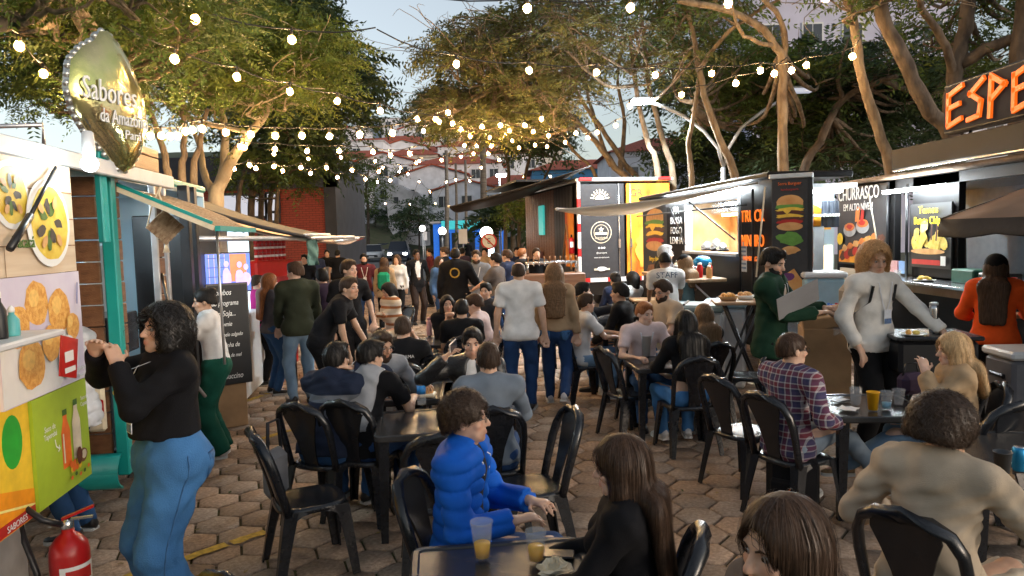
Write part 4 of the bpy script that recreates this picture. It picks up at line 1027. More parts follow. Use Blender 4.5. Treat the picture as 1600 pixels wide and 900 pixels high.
    T.cut(half(hemp, A_(-up1)*-1*-1 if False else A_(-up1), *bounds), .004) if False else None
    lowcut = (lambda P, p0=A_(hemp), u_=A_(up1): -((P[0]-p0[0])*u_[0]+(P[1]-p0[1])*u_[1]+(P[2]-p0[2])*u_[2])+.006*np.sin(P[0]*23+P[1]*17))
    T.F = np.maximum(T.F, lowcut([T.ax[0][:, None, None], T.ax[1][None, :, None], T.ax[2][None, None, :]])).astype(np.float32)
    if kind != 'tank':
        for sd in (-1, 1):
            T.add(rcone(neck-up2*.055, shl[sd], .05+th*.7, .05+th), .05)
            r1, r2 = .049*g_+th, .043*g_+th+(.012 if sl_len < 1 else .004)
            if sl_len >= 1:
                r2 -= min(.012, th*.3)
                T.add(rcone(shl[sd], elb[sd], r1, r2), .02)
                we = elb[sd]+(wr[sd]-elb[sd])*top.get('cuff', .97); dd = hdir[sd]
                T.add(clipped(rcone(elb[sd], wr[sd]+dd*.06, r2, .034+th*.75), we, dd), .022)
            else:
                dd = (elb[sd]-shl[sd]).normalized(); T.add(clipped(rcone(shl[sd], elb[sd], r1, r2+.006), shl[sd]+dd*L1*sl_len*1.3, dd), .03)
    else:
        for sd in (-1, 1): T.add(rcone(chest+rt*sd*.09+up2*.10+fwd*.05, chest+rt*sd*.085+up2*.12-fwd*.06, .018, .018), .02)
    if kind == 'jacket' or top.get('collar'):
        for k in range(9):
            a = 2*math.pi*k/9; p = lambda an_: neck+up2*(-.005+.018*math.cos(an_+math.pi))+rt*.072*math.sin(an_)+fwd*(-.0+.066*math.cos(an_))
            if kind == 'jacket' and abs(a) < .3: continue
            T.add(rcone(p(a), p(a+2*math.pi/9), .021, .021), .012)
    if hood:
        T.add(ell(neck-fwd*.085-up2*.035, (.115, .062, .085)), .03); T.add(rcone(neck-fwd*.05+rt*-.08+up2*.0, neck-fwd*.05+rt*.08, .045, .045), .03)
    if kind == 'jacket':     # open front: carve the strip where the inner shirt shows
        if top.get('open'): T.cut(ell(chest+fwd*.20-up2*.02, (.052, .16, .34)), .012)
    fr1, ph = 26, rng.uniform(0, 6, 4); amp = top.get('wr', .0065)*(1 if dist < 12 else .6)
    pp = puff
    def wrinkle(P):
        x, y, z = P; d = amp*(np.sin(fr1*x+9*np.sin(9*z+ph[0])+ph[1])*np.sin(19*z+5*np.sin(11*y+ph[2]))*.6+.6*np.sin(31*(z+.55*x)+4*np.sin(13*y+ph[3]))*np.sin(15*y+12*x+ph[1]))
        if pp: d = d*.5+.016*(1-np.abs(np.sin(z*math.pi/.075+.4*np.sin(6*x)+.3*np.sin(9*y))))**2.2
        return d.astype(np.float32)
    T.disp(wrinkle)
    V, Q = T.net(); tm = top['m']
    topname = top.get('name', {'tee': 'shirt', 'long': 'sweater', 'tank': 'tank_top', 'jacket': 'jacket', 'crop': 'cropped_top', 'croptee': 'cropped_top'}[kind])
    shirt = link_mesh(topname, np_mesh(topname, V, Q, tm, True), root)
    if kind == 'jacket' and top.get('inner'):
        G2 = make_grid(A_(chest)-.36, A_(chest)+.3, max(res*1.3, .014), [])
        G2.add(rcone(pel+up1*.02, waist, .137*g+th*.3, .132*g, .8, A_((0, 1, 0))), .05); G2.add(rcone(waist, chest+up2*.06, .132*g, .150*g_, .77, fwdn), .05); G2.add(rcone(chest+up2*.05, neck-up2*.03, .11, .062), .05)
        v2, q2 = G2.net()
        if v2 is not None: link_mesh('shirt', np_mesh('shirt', v2, q2, top['inner'], True), root)
    if drape:
        D_ = make_grid(A_(chest)-.42, A_(chest)+.36, max(.012, res), [])
        D_.add(rcone(pel+up1*.05, chest+up2*.05, .165*g+th, .172*g_+th, .80, fwdn), .06); D_.add(rcone(shl[-1]*.85+chest*.15, shl[1]*.85+chest*.15, .088+th, None), .06); D_.add(rcone(neck-fwd*.04-rt*.07, neck-fwd*.04+rt*.07, .06), .03)
        X_ = [D_.ax[0][:, None, None]-chest[0], D_.ax[1][None, :, None]-chest[1], D_.ax[2][None, None, :]-chest[2]]
        lat = X_[0]*rt[0]+X_[1]*rt[1]+X_[2]*rt[2]; fo = X_[0]*fwd[0]+X_[1]*fwd[1]+X_[2]*fwd[2]; upz = X_[0]*up2[0]+X_[1]*up2[1]+X_[2]*up2[2]
        D_.F = np.maximum.reduce([D_.F, np.abs(lat)-(.125+.10*np.clip(upz, -.3, .2)), fo+.0-.05*np.clip(upz*8, 0, 1), -upz-.30]).astype(np.float32)
        D_.disp(lambda P: (.006*np.sin(40*P[0]+5*np.sin(12*P[2]))).astype(np.float32)); v2, q2 = D_.net(); link_mesh('draped_sweater', np_mesh('draped_sweater', v2, q2, drape, True), root)
    # trousers
    bottom = bottom or dict(kind='jeans', m=denim('mid blue', (.035, .075, .15))); bk = bottom['kind']; bt = {'jeans': .012, 'wide': .03, 'pants': .016, 'skirt': .05}[bk]
    zlo = lo.copy(); zhi = hi.copy(); zhi[2] = pel.z+.30
    B = make_grid(zlo-.03, zhi, res*1.35, [])
    B.add(rcone(pel+V3((-.078*g, 0, 0)), pel+V3((.078*g, 0, 0)), .127*g+bt*.7, None), .04)
    B.add(rcone(pel, pel+up1*.11, .140*g+bt*.3, .135*g, .83, A_((0, 1, 0))), .05)
    if g > 1.1: B.add(ell(pel+V3((0, -.06, -.02)), (.17*g, .12*g, .13)), .05)
    wc = pel+up1*bottom.get('waist', .05 if sit else .095); u_ = A_(up1)
    for sd in (-1, 1):
        k1 = .068*g_+bt; kb = {'jeans': .048, 'wide': .085, 'pants': .055, 'skirt': .06}[bk]+bt*.6
        B.add(rcone(hip[sd], kn[sd], .092*g+bt, k1), .035)
        dd = (an[sd]-kn[sd]).normalized(); end = an[sd]+dd*(.03 if bk != 'skirt' else -.3)
        B.add(clipped(rcone(kn[sd], an[sd]+dd*.08, k1, kb), end, dd), .03)
    B.F = np.maximum(B.F, ((B.ax[0][:, None, None]-wc[0])*u_[0]+(B.ax[1][None, :, None]-wc[1])*u_[1]+(B.ax[2][None, None, :]-wc[2])*u_[2])).astype(np.float32)
    ph2 = rng.uniform(0, 6, 4)
    B.disp(lambda P: (.0055*(np.sin(33*P[2]+6*np.sin(14*P[0]+ph2[0])+ph2[1])*np.sin(17*P[1]+9*P[0]+ph2[2])+.5*np.sin(52*P[2]+20*P[0]+3*np.sin(20*P[1])))).astype(np.float32))
    V, Q = B.net(); tr = link_mesh('jeans' if bk == 'jeans' else 'skirt' if bk == 'skirt' else 'trousers', np_mesh('trousers', V, Q, bottom['m'], True), root)
    if pockets:     # stitched back pockets and side seams lying on the cloth
        st_m = mat('stitched '+bottom['m'].name[:20], tuple(min(1, x*1.5) for x in (.03, .09, .20)), .85, scale=30, bump=.3)
        def hit(o, d_):
            ts = np.linspace(.34, 0, 140); P = np.array([o+d_*t_ for t_ in ts]); f = B.sample(P); i = np.nonzero(f < 0)[0]; return (V3(P[i[0]]) if len(i) else o)+d_*.004
        for sd in (-1, 1):
            rows = [[hit(pel+V3((sd*.088*g+px*wd, 0, zz)), V3((sd*.35, -1, 0)).normalized()) for px in np.linspace(-1, 1, 5)] for zz, wd in ((.035, .066), (.0, .068), (-.05, .066), (-.095, .05), (-.115, .012))]
            b = MB(); b.sheet(rows, st_m, .003); b.build('pocket', root)
            b = MB(); pts = [hit(V3((0, 0, z_))+hip[sd].lerp(kn[sd], min(1, max(0, (hip[sd].z-z_)/max(.1, hip[sd].z-kn[sd].z))))*1-V3((0, 0, hip[sd].lerp(kn[sd], min(1, max(0, (hip[sd].z-z_)/max(.1, hip[sd].z-kn[sd].z)))).z)), V3((sd, 0, 0))) for z_ in np.linspace(pel.z+.05, an[sd].z+.12, 16)]; b.tube(pts, .004, st_m, 5); b.build('seam', root)
    # shoes
    shm, som = shoes or (mat('black shoe', (.015, .015, .016), .4, var=.1), mat('black sole', (.02, .02, .02), .6, var=0))
    for sd in (-1, 1):
        b = MB(); f_ = ft[sd].normalized(); r_ = f_.cross(V3((0, 0, 1))).normalized(); u2 = r_.cross(f_).normalized(); a0 = an[sd]-u2*.0
        prof = [(-.062, .030, .075), (-.05, .038, .098), (0, .041, .092), (.05, .043, .066), (.10, .047, .05), (.15, .042, .04), (.178, .026, .03), (.188, .008, .02)]
        n = 10; vs = []
        for (y, w_, hh) in prof:
            for j in range(n):
                a = 2*math.pi*j/n; xx = math.cos(a)*w_; zz = (math.sin(a)*.5+.5)*hh; xx *= 1-.35*max(0, math.sin(a))**2
                vs.append(a0+f_*y+r_*xx+u2*(zz-.075))
        fs = [(i*n+j, i*n+(j+1) % n, (i+1)*n+(j+1) % n, (i+1)*n+j) for i in range(len(prof)-1) for j in range(n)]+[tuple(range(n)), tuple((len(prof)-1)*n+j for j in range(n))]
        b.add(vs, fs, shm, True); so = [(y, w_+.004) for y, w_, _ in prof]; out = [(w_, y) for y, w_ in so]+[(-w_, y) for y, w_ in reversed(so)]
        vs = [a0+r_*x+f_*y+u2*z for z in (-.088, -.064) for x, y in out]; k = len(out)
        shoe = b.build('shoe', root); b = MB(); b.add(vs, [tuple(range(k)), tuple(range(2*k-1, k-1, -1))]+[(i, (i+1) % k, k+(i+1) % k, k+i) for i in range(k)], som); b.build('sole', shoe)
    # ---------------- hair
    style, hcol = hair
    if style != 'none':
        ext = {'short': .0, 'crop': 0, 'bald': 0, 'curly': .03, 'afro': .06, 'bob': .18, 'long': .46, 'curlylong': .42, 'bun': .05, 'shoulder': .26, 'curlybob': .15}[style]
        hr = max(.0075, res*.62); lo_ = A_(hc)-.17; hi_ = A_(hc)+.18; lo_[2] -= ext+.06; lo_[1] -= .08
        th_top = th; H = make_grid(lo_, hi_, hr, []); tt = {'short': .013, 'crop': .008, 'bald': .005, 'curly': .024, 'afro': .044, 'bob': .027, 'long': .020, 'curlylong': .034, 'bun': .016, 'shoulder': .026, 'curlybob': .036}[style]
        H.add(ell(hd(0, -.014, .03), (.074+tt, .097+tt, .088+tt*1.05), HN), .01)
        if style not in ('crop', 'bald'): H.add(ell(hd(0, -.04, -.02), (.070+tt*.6, .062+tt, .085), HN), .03)
        if style in ('short', 'curly'): H.add(ell(hd(0, -.005, .06), (.072, .092, .072), HN), .015)
        else: H.add(ell(hd(0, -.045, -.02), (.068+tt, .055+tt, .07), HN), .03)
        if style == 'short' and top.get('quiff', True): H.add(ell(hd(.01, .05, .098), (.06, .042, .026), HN), .02)
        long_ = style in ('bob', 'long', 'curlylong', 'shoulder', 'curlybob')
        P_side = {}
        if long_:
            for sd in (-1, 1):
                a = hd(sd*.068, -.005, .02); bq = hd(sd*.074, .005, -.09); H.add(rcone(a, bq, .028+tt*.4, .03+tt*.3), .03)
                e = V3((bq.x, bq.y, bq.z))+V3((0, 0, -max(.01, ext-.14)))+(fwd*.045+rt*sd*.012 if ext > .3 else V3((0, 0, 0))); H.add(rcone(bq, e, .03+tt*.35, .016), .03)
            c0 = hd(0, -.075, .0); c1 = hd(0, -.085, -.13); H.add(rcone(c0, c1, .06+tt*.5, .062+tt*.4, .6, A_(fwd)), .04)
            if ext < .22: H.add(rcone(c0, c1+V3((0, 0, .03)), .075+tt*.5, .06+tt*.5, .75, A_(fwd)), .03)
            bk_ = neck-up2*(ext-.10)-fwd*(.175*g_); md_ = neck-up2*.03-fwd*(.128*g_+th_top*.5)
            
            for o in (-.075, 0, .075) if ext > .22 else (): H.add(rcone(c1+rt*o*.6, md_+rt*o*.9, .055+tt*.4, .05, .6, A_(fwd)), .03); H.add(rcone(md_+rt*o*.9, bk_+rt*o, .055+tt*.4, .035 if style == 'long' else .05, .6, A_(fwd)), .04)
        if style == 'bun': H.add(ell(hd(0, -.10, .085), (.045, .04, .04), HN), .012)
        fcut = ell(hd(0, .105, -.035), (.066 if long_ else .072, .085, .112 if style not in ('short', 'crop') else .104), HN); H.cut(fcut, .01)
        if style == 'curlybob': H.cut(ell(hd(0, .10, -.035), (.10, .093, .13), HN), .015)
        if not long_:
            H.cut(half(hd(0, -.02, -.045 if style not in ('curly', 'afro') else -.075), A_(HM @ V3((0, -.62, -1)))*-1*-1, lo_, hi_), .008) if False else None
            p0 = A_(hd(0, 0, -.014 if style != 'afro' else -.05)); nn = A_((HM @ V3((0, -.38 if style != 'afro' else .1, 1))).normalized())
            H.F = np.maximum(H.F, -((H.ax[0][:, None, None]-p0[0])*nn[0]+(H.ax[1][None, :, None]-p0[1])*nn[1]+(H.ax[2][None, None, :]-p0[2])*nn[2])).astype(np.float32)
            for sd in (-1, 1): H.cut(ell(hd(sd*.082, .004, -.022), (.025, .026, .032), HN), .006)
        if style == 'bald': H.cut(ell(hd(0, .02, .115), (.07, .09, .06), HN), .006)
        p1 = rng.uniform(0, 6, 5)
        if style in ('curly', 'afro', 'curlylong', 'curlybob'):
            f_ = 185 if 'curly' == style or style == 'afro' else 125; am = .0085
            H.disp(lambda P: (am*np.sin(f_*P[0]+3*np.sin(f_*.6*P[2]+p1[0]))*np.sin(f_*P[1]+p1[1])*np.sin(f_*.8*P[2]+2*np.sin(f_*.5*P[0])+p1[2])-.3*am).astype(np.float32))
        else:
            c_ = A_(hc); H.disp(lambda P: (.0013*np.sin(16*np.arctan2(P[0]-c_[0], P[1]-c_[1]+.02)+2*np.sin(P[2]*19+p1[0]))*(1 if dist < 9 else .6)+(.0010)*np.sin(43*np.arctan2(P[0]-c_[0], P[1]-c_[1]+.02)+p1[1])).astype(np.float32))
        V, Q = H.net(); VV = [V]; QQ = [Q]; mi_ = None
        if dist < 7 and style not in ('bald',):     # loose strands lying on the hair
            n = {'afro': 2600, 'curly': 1800, 'long': 2200, 'curlylong': 1500, 'curlybob': 1300, 'bob': 1100, 'shoulder': 1200}.get(style, 900); n = int(n*min(1, 5/dist)); n = max(n, 260)
            n = int(n*(1.9 if dist < 4.5 else .9)); P = V[rng.integers(0, len(V), n)].copy(); steps = 9 if long_ else 5; st = (.030 if long_ else .011)
            gdir = np.tile(A_((0, 0, -1)), (n, 1))
            if not long_:
                crown = A_(hd(0, -.05, .12)); gdir = P-crown; gdir += A_(HM @ V3((0, .03, 0))); gdir /= np.linalg.norm(gdir, axis=1, keepdims=True)+1e-6
            wv = rng.uniform(.0006, .0016, n)*(1 if dist < 4 else 1.6); track = []; norms = []
            curly = style in ('curly', 'afro', 'curlylong', 'curlybob'); pha = rng.uniform(0, 6.28, n); off = rng.uniform(.0004, 1, n)**3*.010+.0005*(1.6 if curly else 1)
            for i in range(steps):
                nr = H.grad(P); d_ = H.sample(P); P = P-nr*(d_-off*(1 if not i == steps-1 else 1.7))[:, None]
                track.append(P.copy()); norms.append(nr); tg = gdir-nr*(gdir*nr).sum(1, keepdims=True)
                tg /= np.linalg.norm(tg, axis=1, keepdims=True)+1e-6
                if curly: tg = tg+np.cross(nr, tg)*np.sin(pha+i*1.7)[:, None]*1.3+nr*.35*np.cos(pha+i*1.7)[:, None]
                elif style in ('short', 'bob', 'shoulder'): tg = tg+np.cross(nr, tg)*np.sin(pha)[:, None]*.35
                P = P+tg*st
            Tk = np.stack(track, 1); Nk = np.stack(norms, 1); tv = np.gradient(Tk, axis=1); sd_ = np.cross(tv, Nk); sd_ /= np.linalg.norm(sd_, axis=2, keepdims=True)+1e-6
            tap = np.linspace(1, .25, steps)[None, :, None]; E = sd_*wv[:, None, None]*tap; ring = np.stack([Tk-E, Tk+E], 2)
            base = len(V); idx = np.arange(n*steps*2).reshape(n, steps, 2)+base
            q_ = np.stack([idx[:, :-1, 0], idx[:, :-1, 1], idx[:, 1:, 1], idx[:, 1:, 0]], -1).reshape(-1, 4); VV.append(ring.reshape(-1, 3)); QQ.append(q_); mi_ = np.concatenate([np.zeros(len(Q), int), np.where(rng.random(n) < .6, 1, 0).repeat(steps-1)])
        link_mesh('hair', np_mesh('hair', np.concatenate(VV), np.concatenate(QQ), [hair_mat(hcol), strand_mat(hcol)], True, mi=mi_), root)
    if beard == 'full':
        H = make_grid(A_(hc)-.16, A_(hc)+.12, max(.007, res*.6), [])
        H.add(ell(hd(0, .030, -.055), (.064, .066, .078), HN), .02); H.add(rcone(hd(-.033, .052, -.082), hd(.033, .052, -.082), .034, .034), .02); H.add(ell(hd(0, .075, -.105), (.03, .024, .026), HN), .02)
        H.cut(ell(hd(0, .10, -.018), (.052, .075, .036), HN), .008); H.cut(ell(hd(0, .105, -.067), (.022, .02, .010), HN), .004)
        pz = A_(hd(0, 0, -.018)); nn = A_(HM @ V3((0, .1, 1)))
        H.F = np.maximum(H.F, ((H.ax[0][:, None, None]-pz[0])*nn[0]+(H.ax[1][None, :, None]-pz[1])*nn[1]+(H.ax[2][None, None, :]-pz[2])*nn[2])).astype(np.float32)
        H.disp(lambda P: (.003*np.sin(140*P[0])*np.sin(120*P[2]+60*P[1])).astype(np.float32))
        v, q2 = H.net()
        if v is not None: link_mesh('beard', np_mesh('beard', v, q2, hair_mat(hcol), True), root)
    # ---------------- eyes, brows, glasses
    HM4 = HM.to_4x4(); 
    if dist < 14:
        for sd in (-1, 1):
            b = MB(); b.sphere((0, 0, 0), .0118, EYE_W, 10, 7); b.sphere((0, .0062, 0), .0071, EYE_I, 8, 6, sq=(1, 1, 1)); e = b.build('eye', root); e.matrix_local = Matrix.Translation(hd(sd*.031, .0735, .003)) @ HM4
            if brow and dist < 12:
                b = MB(); b.tube([hd(sd*.016, .0915, .019), hd(sd*.030, .090, .0255), hd(sd*.047, .077, .020)], [.0030, .0036, .0015], hair_mat(hcol if hcol != 'blond' else 'light brown'), 6); b.build('eyebrow', root)
    if glasses:
        b = MB()
        for sd in (-1, 1):
            pts = [hd(sd*.033+.024*math.cos(a), .104+.0*math.cos(a), .002+.018*math.sin(a)) for a in np.linspace(0, 2*math.pi, 15)]; b.tube(pts, .0016, M_blackpl, 5, False)
            b.tube([hd(sd*.057, .102, .006), hd(sd*.075, .06, .006), hd(sd*.080, -.005, .004), hd(sd*.078, -.02, -.012)], .0015, M_blackpl, 5)
        b.tube([hd(-.010, .106, .005), hd(0, .108, .009), hd(.010, .106, .005)], .0015, M_blackpl, 5); b.build('glasses', root)
    if cap is not None:
        H = make_grid(A_(hc)-.2, A_(hc)+.22, max(.0085, res*.7), []); H.add(ell(hd(0, -.012, .035), (.101, .124, .112), HN), .01)
        pz = A_(hd(0, 0, .028)); nn = A_(HM @ V3((0, -.12, 1))); H.F = np.maximum(H.F, -((H.ax[0][:, None, None]-pz[0])*nn[0]+(H.ax[1][None, :, None]-pz[1])*nn[1]+(H.ax[2][None, None, :]-pz[2])*nn[2])).astype(np.float32)
        H.add(ell(hd(0, .13, .026), (.07, .065, .008), HN), .008); v, q2 = H.net(); link_mesh('cap', np_mesh('cap', v, q2, cap, True), root)
    # ---------------- lanyard and badge
    def on_front(px, pz, dirn=None, y0=.225):
        "first point of the clothing met from the front"
        dr = dirn or fwd; base = V3((0, 0, 0))+rt*px+fwd*0; o = chest+rt*px+up2*pz
        ts = np.linspace(y0, -.05, 120); P = np.array([o+dr*t_ for t_ in ts]); d = T.sample(P); i = np.nonzero(d < 0)[0]
        return V3(P[i[0]])+V3(dr)*.008 if len(i) else o+dr*.12
    if lanyard:
        b = MB()
        for sd in (-1, 1):
            pts = [neck-fwd*.062*sd*0+rt*sd*.062+up2*.02+fwd*.0]+[on_front(sd*x_, z_) for x_, z_ in ((.068, .105), (.055, .04), (.035, -.04), (.012, -.115))]
            for p_, r2 in zip(pts, pts[1:]):
                w_ = rt*.0065; b.add([p_-w_, p_+w_, r2+w_, r2-w_], [(0, 1, 2, 3)], M_lany)
        lan = b.build('lanyard', root)
        c_ = on_front(0, -.165)+fwd*.012; b = MB(); Rm = Matrix((rt, fwd, up2)).transposed(); b.box(c_, (.075, .004, .115), M_badge, rot=Rm); b.box(c_+fwd*.0026-up2*.032, (.074, .0012, .04), M_badgeb, rot=Rm); b.build('badge', root)
    if back_text:
        txt, size, m, zz = back_text; me = text_mesh(txt, size, m, 0, squeeze=.95); n = len(me.vertices); a = np.empty(n*3, np.float32); me.vertices.foreach_get('co', a); a = a.reshape(-1, 3); out = np.empty_like(a)
        for i in range(n):
            o = chest+rt*float(a[i, 0])+up2*float(zz+a[i, 2]); ts = np.linspace(.45, 0, 90); P = np.array([o-fwd*t_ for t_ in ts]); d = T.sample(P); j = np.nonzero(d < 0)[0]; p_ = V3(P[j[0]]) if len(j) else o-fwd*.15
            out[i] = p_-fwd*.009
        me.vertices.foreach_set('co', out.ravel()); me.update(); link_mesh('lettering', me, root)
    if back_pack:
        b = MB(); c_ = chest-fwd*(.13*g_+.07)-up2*.12; Rm = Matrix((rt, fwd, up2)).transposed(); b.box(c_, (.28, .16, .42), back_pack, rot=Rm, bev=.06)
        for sd in (-1, 1):
            pts = [chest-fwd*.17+rt*sd*.09+up2*.08, chest+rt*sd*.115+up2*.165, on_front(sd*.12, .08), on_front(sd*.125, -.05), chest+rt*sd*.17-fwd*.10-up2*.2]
            for p_, r2 in zip(pts, pts[1:]):
                w_ = rt*.016; b.add([p_-w_, p_+w_, r2+w_, r2-w_], [(0, 1, 2, 3)], M_blackpl)
        b.build('backpack', root)
    rng = keep
    return dict(root=root, hd=hd, wr=wr, hdir=hdir, s=s, hc=hc)
# ================================================================== CHAIRS AND TABLES
M_plast = mat('black moulded plastic', (.012, .013, .016), .24, var=.2, scale=20, bump=.05, bscale=160, spec=.55)
M_tabtop = mat('scuffed black table top', (.022, .022, .024), .22, scale=5, c2=(.05, .048, .046), bump=.06, bscale=30, spec=.6)
def chair_proto():
    root = empty('plastic_chair', (0, 0, 0), 0); W = .205; SZ = .435
    # seat: rounded dished plate, front at +y
    b = MB(); n = 28; rings = []; 
    def outl(k, sc):
        a = 2*math.pi*k/n; c, s_ = math.cos(a), math.sin(a); p = 3.2; r = 1/((abs(c)**p+abs(s_)**p)**(1/p)); return c*r*W*sc, s_*r*.205*sc+.005
    for sc, dz in ((.0, -.012), (.45, -.010), (.8, -.002), (.93, .003), (1.0, -.004), (1.02, -.03), (.97, -.034), (.9, -.02), (.0, -.024)):
        rings.append([Vector((*outl(k, max(sc, .001)), SZ+dz)) for k in range(n)])
    vs = [p for r_ in rings for p in r_]; b.add(vs, [(i*n+j, i*n+(j+1) % n, (i+1)*n+(j+1) % n, (i+1)*n+j) for i in range(len(rings)-1) for j in range(n)], M_plast, True)
    # skirt under the front and sides arching into the legs
    for sx in (-1, 1):
        b.sheet([[Vector((sx*(W-.004+.004*t), y, SZ-.01-d)) for y, d in zip(np.linspace(-.17, .18, 9), [0]*9)] for t in (0,)]+[[Vector((sx*(W+.004), y, SZ-.03-.085*abs(2*(y+.17)/.35-1)**3)) for y in np.linspace(-.17, .18, 9)]], M_plast)
    b.sheet([[Vector((x, .197, SZ-.012)) for x in np.linspace(-.19, .19, 9)], [Vector((x, .205, SZ-.03-.085*abs(x/.19)**3)) for x in np.linspace(-.19, .19, 9)]], M_plast)
    b.build('seat', root)
    for sx in (-1, 1):     # legs: angled L-section
        for sy, y0, y1 in ((1, .185, .225), (-1, -.17, -.245)):
            b = MB(); x0, x1 = sx*(W-.012), sx*(W+.028); pts = [(x0, y0, SZ-.015), ((x0+x1)/2, (y0+y1)/2, SZ*.5), (x1, y1, 0.0)]
            lv = []
            for i, (p, w_) in enumerate(zip(pts, (.046, .034, .025))):
                x, y, z = p; lv.append([Vector((x+sx*.012, y+sy*.012, z)), Vector((x+sx*.012-sx*w_*1.5, y+sy*.014, z)), Vector((x-sx*w_*1.2, y+sy*.004, z)), Vector((x, y, z)), Vector((x+sx*.003, y-sy*w_*1.2, z)), Vector((x+sx*.014, y-sy*w_*1.5, z))])
            vs = [p for r_ in lv for p in r_]; b.add(vs, [(i*6+j, i*6+(j+1) % 6, (i+1)*6+(j+1) % 6, (i+1)*6+j) for i in range(2) for j in range(6)]+[(12, 13, 14, 15, 16, 17), (5, 4, 3, 2, 1, 0)], M_plast, False); b.build('leg', root)
    # backrest: hoop, plus a waisted splat curving back
    b = MB()
    def bp(x, z):    # point on the back surface
        t = (z-SZ)/.45; return Vector((x, -.175-.115*t-.03*t*t+.55*x*x*(.5+.5*t), z))
    hoop = [(-.192, SZ-.03), (-.198, SZ+.10), (-.205, SZ+.24), (-.198, SZ+.33), (-.165, SZ+.40), (-.10, SZ+.438), (0, SZ+.45)]
    hp = [bp(x, z) for x, z in hoop]+[bp(-x, z) for x, z in reversed(hoop[:-1])]
    b.tube(hp, [.020]*2+[.022]*3+[.025, .027, .025]+[.022]*3+[.020]*2, M_plast, 8, flat=1.35)
    rows = []
    for z, w_ in ((SZ-.01, .055), (SZ+.08, .058), (SZ+.18, .075), (SZ+.28, .105), (SZ+.36, .135), (SZ+.415, .125), (SZ+.44, .06)):
        rows.append([bp(x, z)+Vector((0, .004, 0)) for x in np.linspace(-w_, w_, 7)])
    back = [[p+Vector((0, -.012, 0)) for p in r_] for r_ in rows]
    b.sheet(rows, M_plast); b.sheet([list(reversed(r_)) for r_ in back], M_plast)
    for e in (0, -1):
        b.sheet([[r_[e] for r_ in rows], [r_[e] for r_ in back]], M_plast)
    b.build('backrest', root)
    return root
CHAIR = chair_proto(); _first = {'chair': True, 'table': True}
def chair(label, x, y, yaw, dz=0.0):
    o = CHAIR if _first['chair'] else copy_tree(CHAIR); _first['chair'] = False
    o.location = (x, y, .004); o.rotation_euler = (0, 0, R(yaw)); tag(o, label, 'chair', 'black plastic chairs round the tables'); return o
def table_proto():
    root = empty('plastic_table', (0, 0, 0), 0); Z = .72; h = .35; b = MB()
    def ring(s_, z, r=.045):
        out = []
        for cx_, cy_, a0 in ((1, 1, 0), (-1, 1, 90), (-1, -1, 180), (1, -1, 270)):
            for k in range(5): a = R(a0+k*22.5); out.append(Vector((cx_*(s_-r)+r*math.cos(a), cy_*(s_-r)+r*math.sin(a), z)))
        return out
    R_ = [ring(h-.035, Z-.006, .03), ring(h-.028, Z, .035), ring(h-.008, Z+.001), ring(h, Z-.007), ring(h, Z-.035), ring(h-.008, Z-.045), ring(h-.03, Z-.03, .03)]
    n = 20; vs = [p for r_ in R_ for p in r_]; fs = [(i*n+j, i*n+(j+1) % n, (i+1)*n+(j+1) % n, (i+1)*n+j) for i in range(len(R_)-1) for j in range(n)]+[tuple(range(n)), tuple((len(R_)-1)*n+j for j in reversed(range(n)))]
    b.add(vs, fs, M_tabtop, False); b.build('tabletop', root)
    for sx in (-1, 1):
        for sy in (-1, 1):
            b = MB(); a, c = h-.05, h-.035; k = .038; kb = .026
            v = []
            for z, cx_, kk in ((Z-.032, a, k), (.36, (a+c)/2, .033), (0, c, kb)):
                v += [Vector((sx*(cx_+kk*.6), sy*(cx_+kk*.6), z)), Vector((sx*(cx_-kk*1.2), sy*(cx_+kk*.6), z)), Vector((sx*(cx_-kk*1.2), sy*(cx_-kk*.3), z)), Vector((sx*(cx_-kk*.3), sy*(cx_-kk*.3), z)), Vector((sx*(cx_-kk*.3), sy*(cx_-kk*1.2), z)), Vector((sx*(cx_+kk*.6), sy*(cx_-kk*1.2), z))]
            b.add(v, [(i*6+j, i*6+(j+1) % 6, (i+1)*6+(j+1) % 6, (i+1)*6+j) for i in range(2) for j in range(6)]+[(12, 13, 14, 15, 16, 17), (5, 4, 3, 2, 1, 0)], M_plast, False); b.build('leg', root)
    return root
TABLE = table_proto()
def table(label, x, y, yaw):
    o = TABLE if _first['table'] else copy_tree(TABLE); _first['table'] = False
    o.location = (x, y, .004); o.rotation_euler = (0, 0, R(yaw)); tag(o, label, 'table', 'black plastic tables'); return o
# ================================================================== THE CROWD
c_black = cloth('black', (.006, .006, .0075)); c_white = cloth('white', (.62, .61, .60)); c_char = cloth('charcoal', (.026, .027, .033)); c_grey = cloth('mid grey', (.17, .175, .19)); c_lgrey = cloth('light grey', (.30, .31, .33))
c_navy = cloth('navy', (.018, .026, .06)); c_beige = cloth('beige', (.46, .36, .26)); c_tan = cloth('tan', (.36, .25, .15)); c_olive = cloth('dark olive', (.03, .036, .022)); c_green = cloth('bottle green', (.012, .04, .022)); c_maroon = cloth('maroon', (.10, .02, .025))
c_mag = cloth('magenta', (.42, .02, .16)); c_orange = cloth('orange', (.72, .085, .012)); c_pink = cloth('pale pink', (.58, .46, .45)); c_teal = cloth('grey teal', (.12, .20, .22)); c_purple = cloth('plum', (.045, .03, .055)); c_blue = cloth('royal blue puffer', (.006, .10, .50), .72, .3); c_brown = cloth('brown grey', (.11, .09, .08)); c_steel = cloth('steel blue', (.14, .17, .21))
